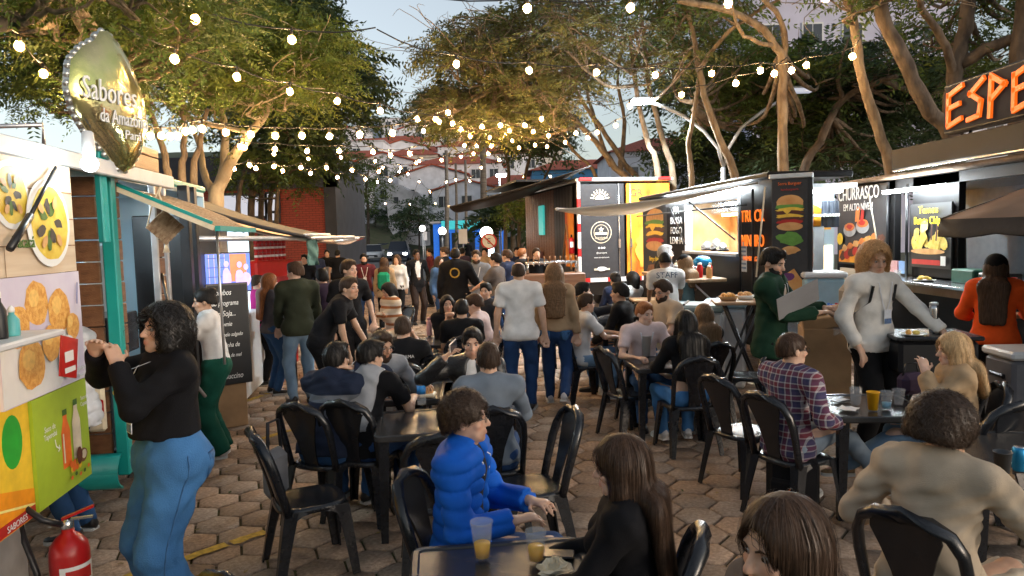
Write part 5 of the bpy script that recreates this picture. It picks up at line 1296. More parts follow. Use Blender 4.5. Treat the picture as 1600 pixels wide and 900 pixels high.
c_mauve = cloth('grey mauve', (.09, .085, .10)); c_coat = cloth('camel coat', (.40, .28, .165)); c_linen = cloth('linen', (.42, .34, .25)); c_leather = mat('cloth black leather', (.012, .012, .013), .32, var=.2, scale=14, bump=.3, bscale=60); c_lblue = cloth('dusty blue', (.05, .10, .20)); c_knit = pattern_cloth('striped knit', stripes_knit); c_plaid = pattern_cloth('plaid', plaid); c_hood = pattern_cloth('striped hood', stripes_hood)
c_whitek = cloth('cream knit', (.70, .66, .60), .9, .5); c_puffw = cloth('white puffer', (.6, .6, .62), .6)
d_mid = denim('mid blue', (.022, .062, .15)); d_dark = denim('dark blue', (.016, .042, .115)); d_light = denim('light blue', (.13, .21, .31)); d_bright = denim('bright blue', (.045, .14, .31)); d_grey = denim('washed grey', (.17, .21, .25)); t_black = cloth('black trousers', (.007, .007, .008)); t_greenp = cloth('deep green trousers', (.008, .07, .045)); t_brown = cloth('dark brown trousers', (.03, .02, .017)); t_beige = cloth('beige trousers', (.4, .34, .26))
sh_w = (mat('white shoe', (.6, .6, .6), .5, var=.08), mat('white sole', (.65, .65, .63), .6, var=.1)); sh_b = (mat('black shoe', (.015, .015, .016), .4, var=.1), mat('pale sole', (.5, .5, .48), .6, var=.1)); sh_t = (mat('tan suede shoe', (.30, .19, .10), .7, var=.35, scale=18), mat('white sole', 0))
def W(u, v, Y, dx=0): p = at(u, v, Y); return (p.x+dx, Y)
def tp(kind, m, **k): return dict(kind=kind, m=m, **k)
def fwd_of(yaw, d): a = R(yaw); return (-math.sin(a)*d, math.cos(a)*d)
SEATED = []
def sitter(label, u, v, Y, yaw, chair_label='', **k):
    lean = k.get('lean', 0); l = R(lean-k.get('sitback', 0)); st = k.get('seat', .45)
    def top_z(s): return st+s*(.085+.16*math.cos(.55*l)+.435*math.cos(l)+.075+.118+.018-.35*abs(math.sin(R(k.get('head', (0, 0))[1])))*.12)
    lo_, hi_ = ((.90, .99) if k.get('female') else (.95, 1.05))
    if 'fit' in k: k.pop('fit')
    else:
        hs_ = [lo_+(hi_-lo_)*i/20 for i in range(21)]; s_ = min(hs_, key=lambda q: abs(top_z(q)-at(u, v, Y).z)); k['h'] = 1.75*s_
        Y2 = Y*(CAM_H-top_z(s_))/max(.05, CAM_H-at(u, v, Y).z); Y = max(Y*.86, min(Y*1.16, Y2))
    yaw += math.degrees(math.atan((CU-u)/F))
    x, y = W(u, v, Y); off = fwd_of(yaw, .42*math.sin(R(lean))*.8-.02)
    p = (x-off[0], y-off[1]); r = person(label, p, yaw, pose='sit', **k); f = fwd_of(yaw, .05)
    if chair_label: chair(chair_label, p[0]+f[0], p[1]+f[1], yaw)
    return r
def stander(label, u, v, Y, yaw, **k):
    if 'h' not in k: k['h'] = max(1.5, min(1.92, at(u, v, Y).z+.01))
    yaw += math.degrees(math.atan((CU-u)/F))
    lean = k.get('lean', 0); off = fwd_of(yaw, .42*math.sin(R(lean))); p = W(u, v, Y); return person(label, (p[0]-off[0], p[1]-off[1]), yaw, **k)
J = lambda m: dict(kind='jeans', m=m)
PT = lambda m: dict(kind='pants', m=m)
PEEPS = {}
PEEPS['left'] = stander('woman in black top and blue jeans raising hands to her mouth at left', 258, 478, 3.7, 108, female=True, girth=1.14, belly=.02, pockets=True, h=1.70, lean=-2, lh=(-.04, .24, 1.47), rh=(.09, .30, 1.53), lp=(-.6, -.1, -.8), rp=(.9, -.1, -.7), head=(6, -8), hair=('curlybob', 'black'), skin='light', lanyard=True, top=tp('long', c_black, hem=.13, wr=.005), bottom=dict(kind='wide', m=d_bright, waist=.17), shoes=sh_b, curl=.35)
stander('person in white puffer and black sneakers hidden behind the poster panel', 100, 470, 4.95, 60, h=1.66, top=tp('jacket', c_puffw, th=.04), puff=1, bottom=J(d_mid), shoes=sh_b, hair=('short', 'dark brown'), lh=(-.3, .1, .95))
stander('woman in white tee and flowing green trousers leaning to the open stall window', 322, 455, 6.75, 82, female=True, h=1.6, lean=8, top=tp('tee', c_white, hem=.02), bottom=dict(kind='wide', m=t_greenp), shoes=sh_w, hair=('bun', 'black'), lh=(-.16, .55, 1.12), rh=(.14, .5, 1.1), head=(10, 8), skin='tan')
stander('person in magenta top reaching out behind the television', 400, 442, 10.2, -60, female=True, h=1.55, top=tp('long', c_mag), bottom=PT(t_black), hair=('short', 'dark brown'), lh=(-.1, .5, 1.05), rh=(.15, .45, 1.0))
stander('girl with long reddish hair in grey top facing the man in the olive hoodie', 420, 432, 9.5, -70, female=True, h=1.6, top=tp('long', c_mauve), bottom=J(d_mid), shoes=sh_b, hair=('long', 'auburn'), skin='fair', lh=(-.14, .22, .95), rh=(.2, .16, .82))
stander('young man in dark olive hoodie and jeans seen from behind', 462, 407, 8.9, 12, h=1.76, top=tp('long', c_olive, th=.026, hem=-.1, wr=.009), hood=True, bottom=J(d_light), hair=('short', 'brown'), head=(45, 5), skin='fair', lh=(-.2, .25, .9), rh=(.25, .15, .9))
stander('waiter in black tee bent forward among the tables', 535, 447, 7.75, -100, h=1.72, lean=38, top=tp('tee', c_black), bottom=PT(t_black), hair=('short', 'dark brown'), skin='tan', lh=(-.1, .5, .85), rh=(.22, .35, .75), head=(-30, 0), back_text=('staff', .001, c_white, .0) if False else None)
stander('smiling man in black tee standing behind the bent waiter', 543, 404, 8.9, -152, h=1.77, top=tp('tee', c_black), bottom=PT(t_black), hair=('short', 'dark brown'), skin='light', beard='stubble', head=(20, 0), lh=(-.26, .12, .95))
stander('man in plum shirt leaning over the glassware stand', 505, 428, 9.7, 20, h=1.7, lean=30, top=tp('long', c_purple), bottom=J(d_dark), hair=('short', 'black'), rh=(.2, .4, .95), lh=(-.2, .4, .95))
# --- seated left half
PEEPS['hood'] = sitter('man in navy hoodie with pale stripes hunched over with hand at his head', 512, 536, 6.0, -38, 'chair with a grey bag behind the man in the striped hoodie', lean=22, h=1.75, top=tp('long', c_hood, th=.03, wr=.010), hood=True, bottom=J(d_mid), hair=('short', 'black'), rh=(.12, .24, 1.12), lh=(-.08, .33, 1.10), skin='light', shoes=sh_b)
PEEPS['drape'] = sitter('man in black tee with white sweater over his shoulders leaning on a table', 568, 533, 5.35, -28, 'chair under the man with white sweater over his back', lean=20, h=1.76, top=tp('tee', c_black), drape=c_lgrey, bottom=J(d_dark), hair=('short', 'black'), skin='light', rh=(.20, .52, .80), lh=(-.1, .45, .80), head=(-25, 8), shoes=sh_b)
PEEPS['beardg'] = sitter('bearded man with glasses in grey sweater facing the white-draped man', 588, 515, 6.75, 205, 'chair of the bearded man with glasses', lean=18, top=tp('long', c_lgrey), beard='full', glasses=True, lanyard=True, hair=('short', 'dark brown'), lh=(-.30, .36, .84), rh=(.10, .38, .85), skin='tan', head=(10, 12))
sitter('man in black tee with white back print sitting with hand to his cheek', 628, 496, 7.75, -8, 'chair of the man with white print on his back', lean=6, top=tp('tee', c_black), bottom=J(d_dark), hair=('crop', 'dark brown'), back_text=('PROGRAMA', .045, c_white, .02), rh=(.10, .22, 1.10), lh=(-.15, .4, .78))
PEEPS['leather'] = sitter('man in black leather jacket facing the camera with phone at his ear', 738, 513, 6.6, 172, 'chair of the man in the leather jacket', h=1.76, top=tp('jacket', c_leather, th=.024, open=True, inner=c_white), hair=('short', 'black'), beard='stubble', skin='light', rh=(.20, .20, 1.14), lh=(-.2, .32, .78), head=(8, 4))
sitter('man in blue-grey sweater seen from behind in front of the leather-jacket man', 763, 533, 5.5, 4, 'chair under the man in the blue-grey sweater', h=1.74, top=tp('long', c_steel, collar=True), bottom=J(d_dark), hair=('crop', 'dark brown'), lean=4, rh=(.18, .4, .76), lh=(-.18, .4, .76), shoes=sh_b)
PEEPS['puffer'] = sitter('man with glasses in bright blue puffer jacket looking right at the front table', 712, 618, 3.3, -106, 'chair under the man in the blue puffer jacket', fit=1, h=1.66, lean=3, top=tp('jacket', c_blue, th=.034, wr=.004, open=True, inner=c_char), puff=1, bottom=J(d_dark), hair=('curly', 'dark brown'), glasses=True, lanyard=True, skin='light', head=(4, -3), lh=(-.10, .33, .80), rh=(.16, .30, .80), beard='stubble')
PEEPS['longhair'] = sitter('woman with long straight brown hair in black top facing left at the front table', 985, 680, 2.75, 84, 'chair behind the long-haired woman in black', female=True, h=1.70, lean=2, top=tp('long', c_black), bottom=J(d_dark), hair=('long', 'brown'), skin='fair', lh=(-.15, .4, .76), rh=(.15, .38, .76), head=(5, 6))
PEEPS['cut'] = sitter('girl with brown hair cropped by the lower edge, face turned left', 1240, 772, 1.72, 124, '', female=True, h=1.62, top=tp('long', c_brown), bottom=J(d_dark), hair=('long', 'brown'), skin='light', head=(8, 5))
# --- seated right half
PEEPS['beige'] = sitter('curly dark-haired man in linen jacket seen from behind at lower right', 1462, 625, 3.2, -22, 'chair under the curly-haired man in linen', h=1.80, lean=8, top=tp('jacket', c_linen, th=.026, wr=.013, cuff=.9), bottom=PT(t_beige), hair=('afro', 'dark brown'), skin='tan', head=(-32, 6), rh=(.36, .40, .90), lh=(-.3, .25, .72), girth=1.0)
PEEPS['blonde'] = sitter('blonde woman in camel coat with crossed legs and hand at her mouth', 1500, 520, 4.95, 106, 'chair under the blonde woman in the camel coat', female=True, h=1.72, lean=4, top=tp('jacket', c_coat, th=.03, wr=.010, hem=-.16, inner=c_white), bottom=J(d_light), shoes=sh_t, hair=('shoulder', 'blond'), skin='fair', lh=(-.10, .26, 1.10), rh=(.2, .35, .72), head=(6, 4), cross=-1, legs={-1: ((-.10, .46, .60), (-.02, .80, .33)), 1: None})
PEEPS['plaid'] = sitter('man in plaid shirt and pale jeans sitting with crossed leg', 1230, 518, 5.4, -42, 'chair under the man in the plaid shirt', h=1.78, lean=2, top=tp('long', c_plaid, th=.022, hem=-.12, wr=.008), bottom=J(d_grey), hair=('crop', 'brown'), glasses=True, skin='light', rh=(.24, .22, .72), lh=(-.1, .40, .72), head=(-18, 2), legs={1: ((.06, .44, .62), (.30, .60, .30)), -1: None}, shoes=sh_w)
sitter('ginger-haired young man in white tee at the table with the clear tumbler', 1003, 470, 7.75, 200, 'chair of the ginger-haired young man', h=1.76, lean=10, top=tp('tee', c_pink), hair=('short', 'auburn'), skin='fair', lanyard=True, lh=(-.2, .40, .80), rh=(.2, .42, .80), head=(18, 8))
sitter('woman with long black hair in black cropped top seen from behind', 1074, 485, 6.5, 22, 'chair under the woman with long black hair', female=True, h=1.68, lean=5, top=tp('crop', c_black), bottom=J(d_bright), hair=('long', 'black'), skin='tan', lh=(-.2, .40, .78), rh=(.15, .4, .78), shoes=sh_w)
sitter('bare-shouldered woman with long light brown hair in black tank top', 1102, 474, 7.25, 25, 'chair under the bare-shouldered woman', female=True, h=1.68, lean=4, top=tp('tank', c_black), bottom=J(d_dark), hair=('long', 'light brown'), skin='tan', lh=(-.2, .4, .78), rh=(.18, .4, .76))
sitter('bearded man with glasses in beige tee sitting tall behind the ginger man', 1042, 436, 8.3, 130, 'chair of the bearded man in the beige tee', h=1.86, seat=.52, lean=6, top=tp('tee', c_beige), beard='full', glasses=True, hair=('short', 'dark brown'), skin='light', lh=(-.15, .42, .85), rh=(.2, .3, .8), head=(5, 14))
sitter('dark-haired man in black profile facing left near the staff tee', 975, 440, 8.9, 72, 'chair of the dark-haired man in profile', lean=6, h=1.8, top=tp('jacket', c_black), hair=('short', 'black'), skin='tan')
stander('man in white tee printed STAFF leaning over a bar table', 1040, 400, 9.9, 8, h=1.74, lean=16, top=tp('tee', c_white), back_text=('STAFF', .115, cloth('print navy', (.02, .05, .10)), .07), bottom=PT(t_black), hair=('short', 'black'), skin='brown', lh=(-.2, .42, .95), rh=(.22, .42, .95), head=(10, 25))
stander('grey-haired man with glasses in dark hooded jacket at the burger truck', 1038, 382, 10.9, -95, h=1.80, top=tp('jacket', c_char, th=.03), hood=True, bottom=J(d_dark), hair=('short', 'grey'), glasses=True, skin='fair', lh=(-.15, .35, 1.1), rh=(.15, .35, 1.1))
stander('woman in grey-teal tee and black cap beside the staff man', 1070, 400, 10.2, 50, female=True, h=1.66, top=tp('tee', c_teal), bottom=PT(t_black), hair=('shoulder', 'light brown'), cap=c_black, skin='light', lh=(-.2, .35, 1.0), rh=(.12, .3, 1.0))
PEEPS['green'] = stander('bearded man in bottle-green jacket reading a grey menu board', 1205, 383, 6.5, -104, h=1.84, top=tp('jacket', c_green, th=.026, wr=.009, open=True, inner=c_beige), bottom=PT(t_black), beard='full', hair=('short', 'black'), skin='light', lanyard=True, head=(-14, 16), lh=(-.12, .40, 1.22), rh=(.08, .38, 1.20))
PEEPS['white'] = stander('tall person with curly golden hair in cream sweater and backpack reaching to the bar table', 1365, 367, 6.2, -132, h=1.86, top=tp('long', c_whitek, th=.019, hem=-.07, wr=.008), bottom=PT(t_black), hair=('curlybob', 'golden'), skin='light', lanyard=True, back_pack=c_beige, lh=(-.34, .40, 1.00), rh=(.24, .08, .93), head=(-18, 14), lp=(-.7, -.3, -.6))
stander('person with black cap and very long hair in orange top at the chips stall', 1556, 408, 6.75, -6, female=True, h=1.70, top=tp('long', c_orange, cuff=.6, th=.03), bottom=PT(t_black), hair=('long', 'brown'), cap=c_black, lh=(-.22, .3, 1.1), rh=(.2, .34, 1.15))
# --- walking pair and the middle
PEEPS['walk'] = stander('man in white tee and blue jeans walking away through the middle', 810, 412, 8.1, -2, h=1.72, girth=1.0, top=tp('tee', c_white, th=.018), bottom=J(d_dark), hair=('bald', 'dark brown'), skin='light', step=.55, shoes=sh_b, lh=(-.29, .06, .84), rh=(.29, .04, .84))
stander('woman with long wavy brown hair in tan top and jeans walking away', 866, 418, 8.35, -4, female=True, h=1.66, top=tp('long', c_tan, hem=.0, th=.022), bottom=J(d_dark), hair=('curlylong', 'light brown'), skin='light', step=-1.0, pockets=True, shoes=sh_w, lh=(-.27, .06, .83), rh=(.26, .03, .84))
sitter('dark-haired woman facing the camera with both hands at her chin', 697, 460, 9.35, 190, 'chair of the woman with hands at her chin', female=True, top=tp('long', c_black), hair=('long', 'black'), skin='light', lh=(-.05, .24, 1.02), rh=(.05, .24, 1.02), lean=10)
sitter('man in plain black tee seen from behind opposite the chin-resting woman', 721, 467, 8.45, 2, 'chair of the man in the plain black tee', lean=6, top=tp('tee', c_black), hair=('short', 'black'), bottom=J(d_dark))
sitter('man in pale pink tee leaning left beside the walking man', 752, 459, 8.7, 75, 'chair of the man in the pale pink tee', lean=16, top=tp('tee', c_pink), hair=('short', 'brown'), skin='fair', lh=(-.1, .35, .9), rh=(.1, .4, .8), head=(0, 15))
sitter('black-haired person sitting behind the pale pink tee', 760, 440, 10.4, 160, 'chair of the black-haired person', top=tp('long', c_char), hair=('short', 'black'))
sitter('woman in striped knit sweater sitting by herself with arms folded', 612, 442, 11.6, 120, 'chair of the woman in the striped knit', female=True, lean=12, top=tp('long', c_knit, th=.03), bottom=J(t_beige), hair=('bob', 'black'), skin='light', lh=(.12, .28, .82), rh=(-.10, .28, .84), head=(0, 20), shoes=sh_w)
stander('man in black suit with white lanyard standing at the plaza edge', 650, 392, 16.8, -158, h=1.74, top=tp('jacket', c_black, open=True, inner=c_white, hem=-.2), bottom=PT(t_brown), hair=('short', 'black'), skin='dark', lanyard=True, lh=(-.25, .1, .95))
stander('woman in tan jacket carrying a bright green bag on her back', 600, 406, 15.6, -8, female=True, h=1.6, top=tp('jacket', c_tan), bottom=PT(t_black), hair=('shoulder', 'brown'), back_pack=cloth('bright green bag', (.01, .22, .12)))
stander('woman in white blouse with long brown hair facing the green bag', 620, 398, 16.6, 160, female=True, h=1.63, top=tp('long', c_white), bottom=PT(t_black), hair=('long', 'brown'))
stander('bearded man in maroon shirt with white lanyard', 568, 402, 15.8, 185, h=1.7, top=tp('long', c_maroon), beard='full', glasses=True, lanyard=True, bottom=J(d_dark), hair=('short', 'black'))
for u, Y, yw, lab, c in ((493, 21, 20, 'man in navy tee furthest left by the block wall', c_navy), (511, 22.5, 178, 'man in black tee facing out by the block wall', c_black), (527, 21.5, -15, 'man in black tee seen from behind beside the block wall', c_black)):
    stander(lab, u, 394, Y, yw, h=1.72, top=tp('tee', c), bottom=PT(t_black), hair=('short', 'black'), group='men standing by the block wall')
stander('broad man in black hoodie with a gold ring emblem on his back', 711, 387, 12.4, -8, h=1.83, girth=1.1, top=tp('long', c_black, th=.03), hood=True, bottom=J(d_dark), hair=('crop', 'black'), skin='tan', back_text=('O', .24, cloth('gold print', (.35, .22, .04)), .0), rh=(.22, .28, 1.2))
stander('woman in blue jacket with dark hair left of the gold emblem man', 686, 401, 14.8, -140, female=True, h=1.62, top=tp('jacket', c_lblue), bottom=J(d_dark), hair=('long', 'dark brown'))
stander('man in black looking left behind the woman in blue', 695, 386, 17, 80, h=1.78, top=tp('jacket', c_black), bottom=PT(t_black), hair=('short', 'dark brown'))
stander('bearded man in grey tee with white lanyard facing the camera', 744, 391, 13.2, 176, h=1.76, top=tp('tee', c_grey), bottom=PT(t_black), beard='full', glasses=True, lanyard=True, hair=('short', 'dark brown'), skin='light', lh=(-.2, .2, 1.0), rh=(.1, .25, 1.1))
stander('man in grey-brown tee talking to the man with the lanyard', 775, 397, 12.2, 68, h=1.72, top=tp('tee', c_brown), bottom=J(d_dark), hair=('short', 'black'), skin='light', lh=(-.15, .42, 1.1))
stander('man in navy shirt behind the grey-brown tee', 793, 396, 13.8, 60, h=1.74, top=tp('long', c_navy), bottom=J(d_dark), hair=('short', 'brown'))
stander('bartender in black standing at the row of beer taps', 838, 398, 15.0, 195, h=1.74, top=tp('tee', c_black), bottom=PT(t_black), hair=('short', 'dark brown'), lh=(-.2, .35, 1.1))
stander('customer in dark shirt beside the beer taps', 815, 396, 15.6, -60, h=1.72, top=tp('long', c_char), bottom=PT(t_black), hair=('short', 'auburn'))
sitter('man in dark hoodie stretching an arm out behind the walking woman', 903, 440, 9.7, -75, 'chair of the man in the dark hoodie', top=tp('long', c_char, th=.03), hood=True, hair=('short', 'black'), lh=(-.1, .55, .95), rh=(.2, .4, .85), lean=8)
sitter('person in dark jacket with black bun seen from behind', 963, 424, 10.6, 28, 'chair of the person with the black bun', female=True, top=tp('jacket', c_navy), hair=('bun', 'black'), h=1.8, lean=5)
sitter('person in white top with black bob next to the black bun', 990, 424, 11.0, 50, 'chair of the person with the black bob', female=True, top=tp('long', c_white), hair=('bob', 'black'), h=1.8)
sitter('person in white tee mostly hidden by the walking woman, arm on table', 908, 458, 9.25, -70, 'chair of the hidden person in white tee', top=tp('tee', c_white), hair=('short', 'dark brown'), lh=(-.1, .52, .82), rh=(.15, .5, .80), lean=10, bottom=J(d_light), shoes=sh_w)
sitter('person with wavy dark hair sitting in front of the beer truck', 852, 448, 11.2, 20, 'chair of the wavy-haired person', female=True, top=tp('long', c_char), hair=('bob', 'dark brown'))
stander('lone figure in black standing on the far kerb', 731, 376, 44, 170, h=1.74, top=tp('long', c_black), bottom=PT(t_black), hair=('short', 'black'))
for u, Y, yw, c, lab in ((672, 21, 100, c_maroon, 'person in maroon far back right of the black suit'), (722, 20, -20, c_purple, 'person in plum far behind the gold emblem man'), (808, 18.5, 170, c_navy, 'person in navy standing beyond the beer taps'), (758, 19, 160, c_tan, 'person in tan far behind the lanyard man'), (476, 17, 160, c_black, 'person in black by the red fridge')):
    stander(lab, u, 396, Y, yw, h=1.7, top=tp('long', c), bottom=PT(t_black), hair=('short', 'black'))
# --- empty chairs and tables
def ch(label, u, v, yaw, z=.44):
    p = atz(u, v, z); chair(label, p.x, p.y, yaw)
ch('empty chair in the left foreground, glossy seat facing right', 482, 776, -62)
ch('empty chair turned left beside the man in blue', 826, 757, 104)
chair('chair cut off by the lower edge at left', -.84, 2.62, -25)
chair('empty chair with its back to the camera by the middle table', -.47, 4.28, 8)
ch('empty chair facing right at the ginger man\'s table', 984, 612, -68)
ch('empty chair left of the man in the plaid shirt', 1163, 672, -62)
chair('empty chair behind the plaid shirt facing the cup table', 2.42, 6.1, 200)
chair('empty chair facing away beside the leather-jacket man\'s table', -.72, 7.02, 2)
chair('empty chair right of the woman with long black hair', 2.5, 7.7, 70)
chair('empty chair beside the striped knit woman', -2.15, 10.7, -50)
chair('empty chair with hooped back beyond the walking woman', 1.5, 8.75, 5)
chair('empty chair left of the table with the pink bottle', -1.35, 9.0, -60)
chair('empty chair at right front of the cup table', 2.95, 4.62, 15)
TB = {}
def tb(key, label, x, y, yaw): TB[key] = (x, y); table(label, x, y, yaw)
tb('front', 'front table with two cups of orange juice', -.06, 2.62, 6); tb('mid', 'bare scuffed table behind the man in blue', -.62, 5.02, 8); tb('bottle', 'table with the water bottle by the draped man', -.80, 6.02, 6)
tb('phone', 'table between the leather-jacket man and the sweater man', -.28, 6.08, 3); tb('back', 'scuffed table beside the leather-jacket man', -.78, 7.62, 5); tb('pink', 'far table with the pink bottle', -.93, 8.92, 4)
tb('boy', 'table with the clear tumbler at the ginger man', 1.47, 7.05, 3); tb('cups', 'table with yellow and clear cups by the blonde woman', 2.52, 5.12, -4); tb('right', 'table at the right edge in front of the man in linen', 2.82, 4.05, -10)
tb('hood', 'table behind the walking woman', 1.42, 9.45, 5); tb('far', 'table by the person with the black bun', 1.62, 11.2, 0)
# ================================================================== LEFT ROW OF STALLS
M_plank = mat('varnished plank', (.13, .055, .025), .45, scale=3, c2=(.22, .10, .045), stretch=(.4, 3, 9), bump=.3, bscale=18, detail=8)
M_teal = mat('teal painted metal', (.01, .30, .27), .35, var=.08, scale=5); M_alu = mat('brushed aluminium', (.55, .56, .58), .35, .7, var=.12, scale=9); M_black = mat('black painted metal', (.014, .014, .016), .35, var=.1); M_steel = mat('stainless steel', (.5, .51, .52), .22, .9, var=.1, scale=4)
M_bluepan = mat('pale blue inner panel', (.42, .55, .62), .4, var=.06, scale=2); M_wbox = mat('white laminate', (.62, .63, .64), .4, var=.05); M_kraft = mat('kraft cardboard', (.36, .22, .11), .8, var=.12, scale=6, bump=.1); M_reed = mat('reed mat', (.50, .38, .26), .8, scale=12, c2=(.22, .13, .07), stretch=(1, 12, 1), bump=.5, bscale=40)
M_red = mat('red enamel', (.42, .012, .012), .3, var=.08); M_darkgap = mat('dark interior', (.02, .02, .022), .7, var=.1)
P_ = lambda n, c, **k: mat('print '+n, c, k.pop('rough', .45), **{**dict(var=.12, scale=14), **k})
W_white = P_('white', (.78, .78, .76), var=.03); W_black = P_('black', (.012, .012, .013), var=.05); W_orange = P_('orange', (.8, .16, .02)); W_yellow = P_('yellow', (.8, .52, .03)); W_red = P_('red', (.45, .02, .015)); W_green = P_('leaf green', (.05, .14, .02)); W_lime = P_('lime', (.36, .50, .03), var=.05); W_brown = P_('brown', (.14, .055, .02), scale=30, c2=(.3, .14, .05)); W_bun = P_('bun', (.55, .26, .08), scale=9, c2=(.7, .4, .16)); W_cheese = P_('cheese', (.85, .55, .06)); W_meat = P_('meat', (.10, .03, .015), scale=30); W_fry = P_('crumbed crust', (.62, .25, .04), scale=40, c2=(.85, .48, .12), bump=.2); W_soup = P_('yellow soup', (.62, .40, .03), scale=14, c2=(.8, .62, .10)); W_lilac = P_('lilac cloth', (.55, .48, .62), scale=3, c2=(.72, .68, .76)); W_wood = P_('pale wood', (.58, .44, .30), scale=4, c2=(.70, .57, .42), stretch=(.4, 1, 6)); W_sauce = P_('sauce', (.6, .18, .04)); W_cream = P_('cream', (.72, .62, .45)); W_fire = P_('flame', (.62, .09, .01), scale=4, c2=(.9, .42, .03), detail=8, stretch=(1, 1, .5)); W_char = P_('charcoal print', (.03, .03, .034)); W_purple = P_('purple', (.12, .03, .14)); W_chip = P_('chips', (.75, .50, .06), scale=18, c2=(.85, .66, .18)); W_grn2 = P_('lettuce', (.12, .3, .05), scale=20)
ROW = R(98)
def box_part(name, parent, c, d, m, bev=0.0, rot=None, rz=0.0): b = MB(); b.box(c, d, m, bev=bev, rot=rot, rz=rz); return b.build(name, parent)
# --- poster trailer at far left
P1 = empty('food_trailer', (-2.30, 2.5, 0), ROW, 'yellow food trailer with bowl, fried snack and juice posters at the left edge', 'food stall')
box_part('body', P1, (.55, .95, 1.35), (2.3, 1.8, 1.45), P_('trailer yellow', (.75, .48, .02), var=.06)); box_part('chassis_skirt', P1, (.45, .95, .34), (1.5, 1.75, .55), M_alu, .02)
box_part('roof', P1, (.3, 1.0, 2.49), (2.1, 1.9, .06), M_wbox, .02)
def panel(parent, x0, z0, x1, z1, m, y=-.03, t=.025, name='poster'):
    o = box_part(name, parent, ((x0+x1)/2, y, (z0+z1)/2), (x1-x0, t, z1-z0), m); return o, y-t/2
o, y = panel(P1, .35, 1.865, 1.70, 2.45, W_wood)
pr = Print(y)
for k in range(1, 4): pr.line([(.35, 1.865+k*.146), (1.70, 1.865+k*.146)], .006, W_brown)
pr.line([(.95, 1.865), (.95, 2.01)], .005, W_brown); pr.line([(1.5, 2.157), (1.5, 2.3)], .005, W_brown)
for cx_, cz_, r_ in ((1.04, 2.26, .17), (1.38, 2.13, .235)):
    pr.ell(cx_, cz_, r_, r_*.98, W_white, 32); pr.ell(cx_+.01, cz_, r_*.84, r_*.83, W_soup, 30, .02)
    for k in range(7): a = k*.9; pr.ell(cx_+r_*.4*math.cos(a)*random.uniform(.3, 1.2), cz_+r_*.4*math.sin(a), r_*.2, r_*.12, W_green if k % 2 else W_char, 9, .3, a)
    for k in range(4): a = 1+k*1.5; pr.ell(cx_+r_*.5*math.cos(a), cz_+r_*.55*math.sin(a), r_*.16, r_*.1, W_bun, 10, .12, a)
pr.build(o.parent, name='print'); text('Tacacá', .085, W_green, P1, (1.10, y-.02, 2.03), squeeze=.9)
o, y = panel(P1, .85, 1.245, 1.72, 1.862, W_lilac)
pr = Print(y)
pr.poly([(.85, 1.25), (1.4, 1.25), (1.62, 1.42), (1.55, 1.62), (1.2, 1.5), (.85, 1.55)], W_white)
for cx_, cz_, r_ in ((1.22, 1.72, .12), (1.45, 1.66, .125), (1.02, 1.62, .11), (1.12, 1.42, .13), (1.33, 1.5, .1), (1.58, 1.56, .08)): pr.ell(cx_, cz_, r_, r_*.95, W_fry, 18, .06); pr.ell(cx_-.03, cz_+.03, r_*.45, r_*.4, P_('crust glow', (.85, .52, .14), scale=40), 12, .15)
pr.ell(1.50, 1.40, .115, .12, W_white, 22); pr.ell(1.50, 1.405, .098, .10, W_sauce, 20); pr.ell(1.49, 1.42, .05, .05, W_fry, 12, .1); pr.line([(1.66, 1.8), (1.64, 1.68)], .012, P_('fork blue', (.05, .08, .3)))
pr.build(P1); text('Coxinha de', .036, W_white, P1, (1.62, y-.02, 1.315), squeeze=.85); text('Tacacá', .036, W_white, P1, (1.62, y-.02, 1.275), squeeze=.85)
o, y = panel(P1, 1.10, .67, 1.715, 1.24, W_lime, t=.02)
pr = Print(y)
def bottle_print(pr, x, z, h, w_, mb):
    pr.poly([(x-w_, z), (x+w_, z), (x+w_, z+h*.62), (x+w_*.45, z+h*.82), (x+w_*.45, z+h*.9), (x-w_*.45, z+h*.9), (x-w_*.45, z+h*.82), (x-w_, z+h*.62)], mb); pr.rect(x-w_*.5, z+h*.9, x+w_*.5, z+h, W_green); pr.rect(x-w_*.75, z+.03, x-w_*.45, z+h*.6, W_cream)
bottle_print(pr, 1.43, .80, .32, .052, W_orange); bottle_print(pr, 1.555, .82, .33, .05, W_cream)
for k in range(8): pr.ell(1.46+.022*(k % 4)*1.6+random.uniform(-.01, .01), .775+.03*(k//4), .02, .02, W_orange if k % 3 else W_yellow, 10)
pr.ell(1.60, .82, .05, .04, W_brown, 12, .1); pr.ell(1.605, .822, .03, .026, W_cream, 12); pr.ell(1.55, .83, .035, .05, W_meat, 10, .1)
for k in range(5): pr.ell(1.44+.05*k, .735+.01*math.sin(k*2), .016, .012, W_green if k % 2 else W_orange, 8)
pr.line([(1.27, .995), (1.28, .955), (1.315, .935)], .008, W_white); pr.line([(1.315, .935), (1.295, .925)], .008, W_white); pr.line([(1.315, .935), (1.305, .957)], .008, W_white)
pr.build(P1)
for tx, x_, z_ in (('Suco de', 1.24, 1.065), ('Taperebá', 1.24, 1.025), ('Suco de', 1.655, 1.14), ('Cupuaçu', 1.655, 1.105)): text(tx, .043 if x_ < 1.5 else .034, W_white, P1, (x_, y-.012, z_), squeeze=.85, depth=.0004)
o, y = panel(P1, .30, .66, 1.095, 1.46, W_yellow, y=-.012)
pr = Print(y); pr.ell(.93, 1.08, .09, .13, P_('bright green', (.02, .35, .03)), 22); pr.poly([(.3, .66), (1.095, .66), (1.095, .80), (.7, .9), (.3, .74)], P_('amber', (.85, .30, .01))); pr.line([(.3, .9), (1.09, .72)], .012, P_('pale yellow', (.85, .75, .25))); pr.rect(.3, .665, 1.09, .72, W_red); pr.build(P1)
text('SABORES', .045, W_white, P1, (.9, y-.012, .692), depth=.0004)
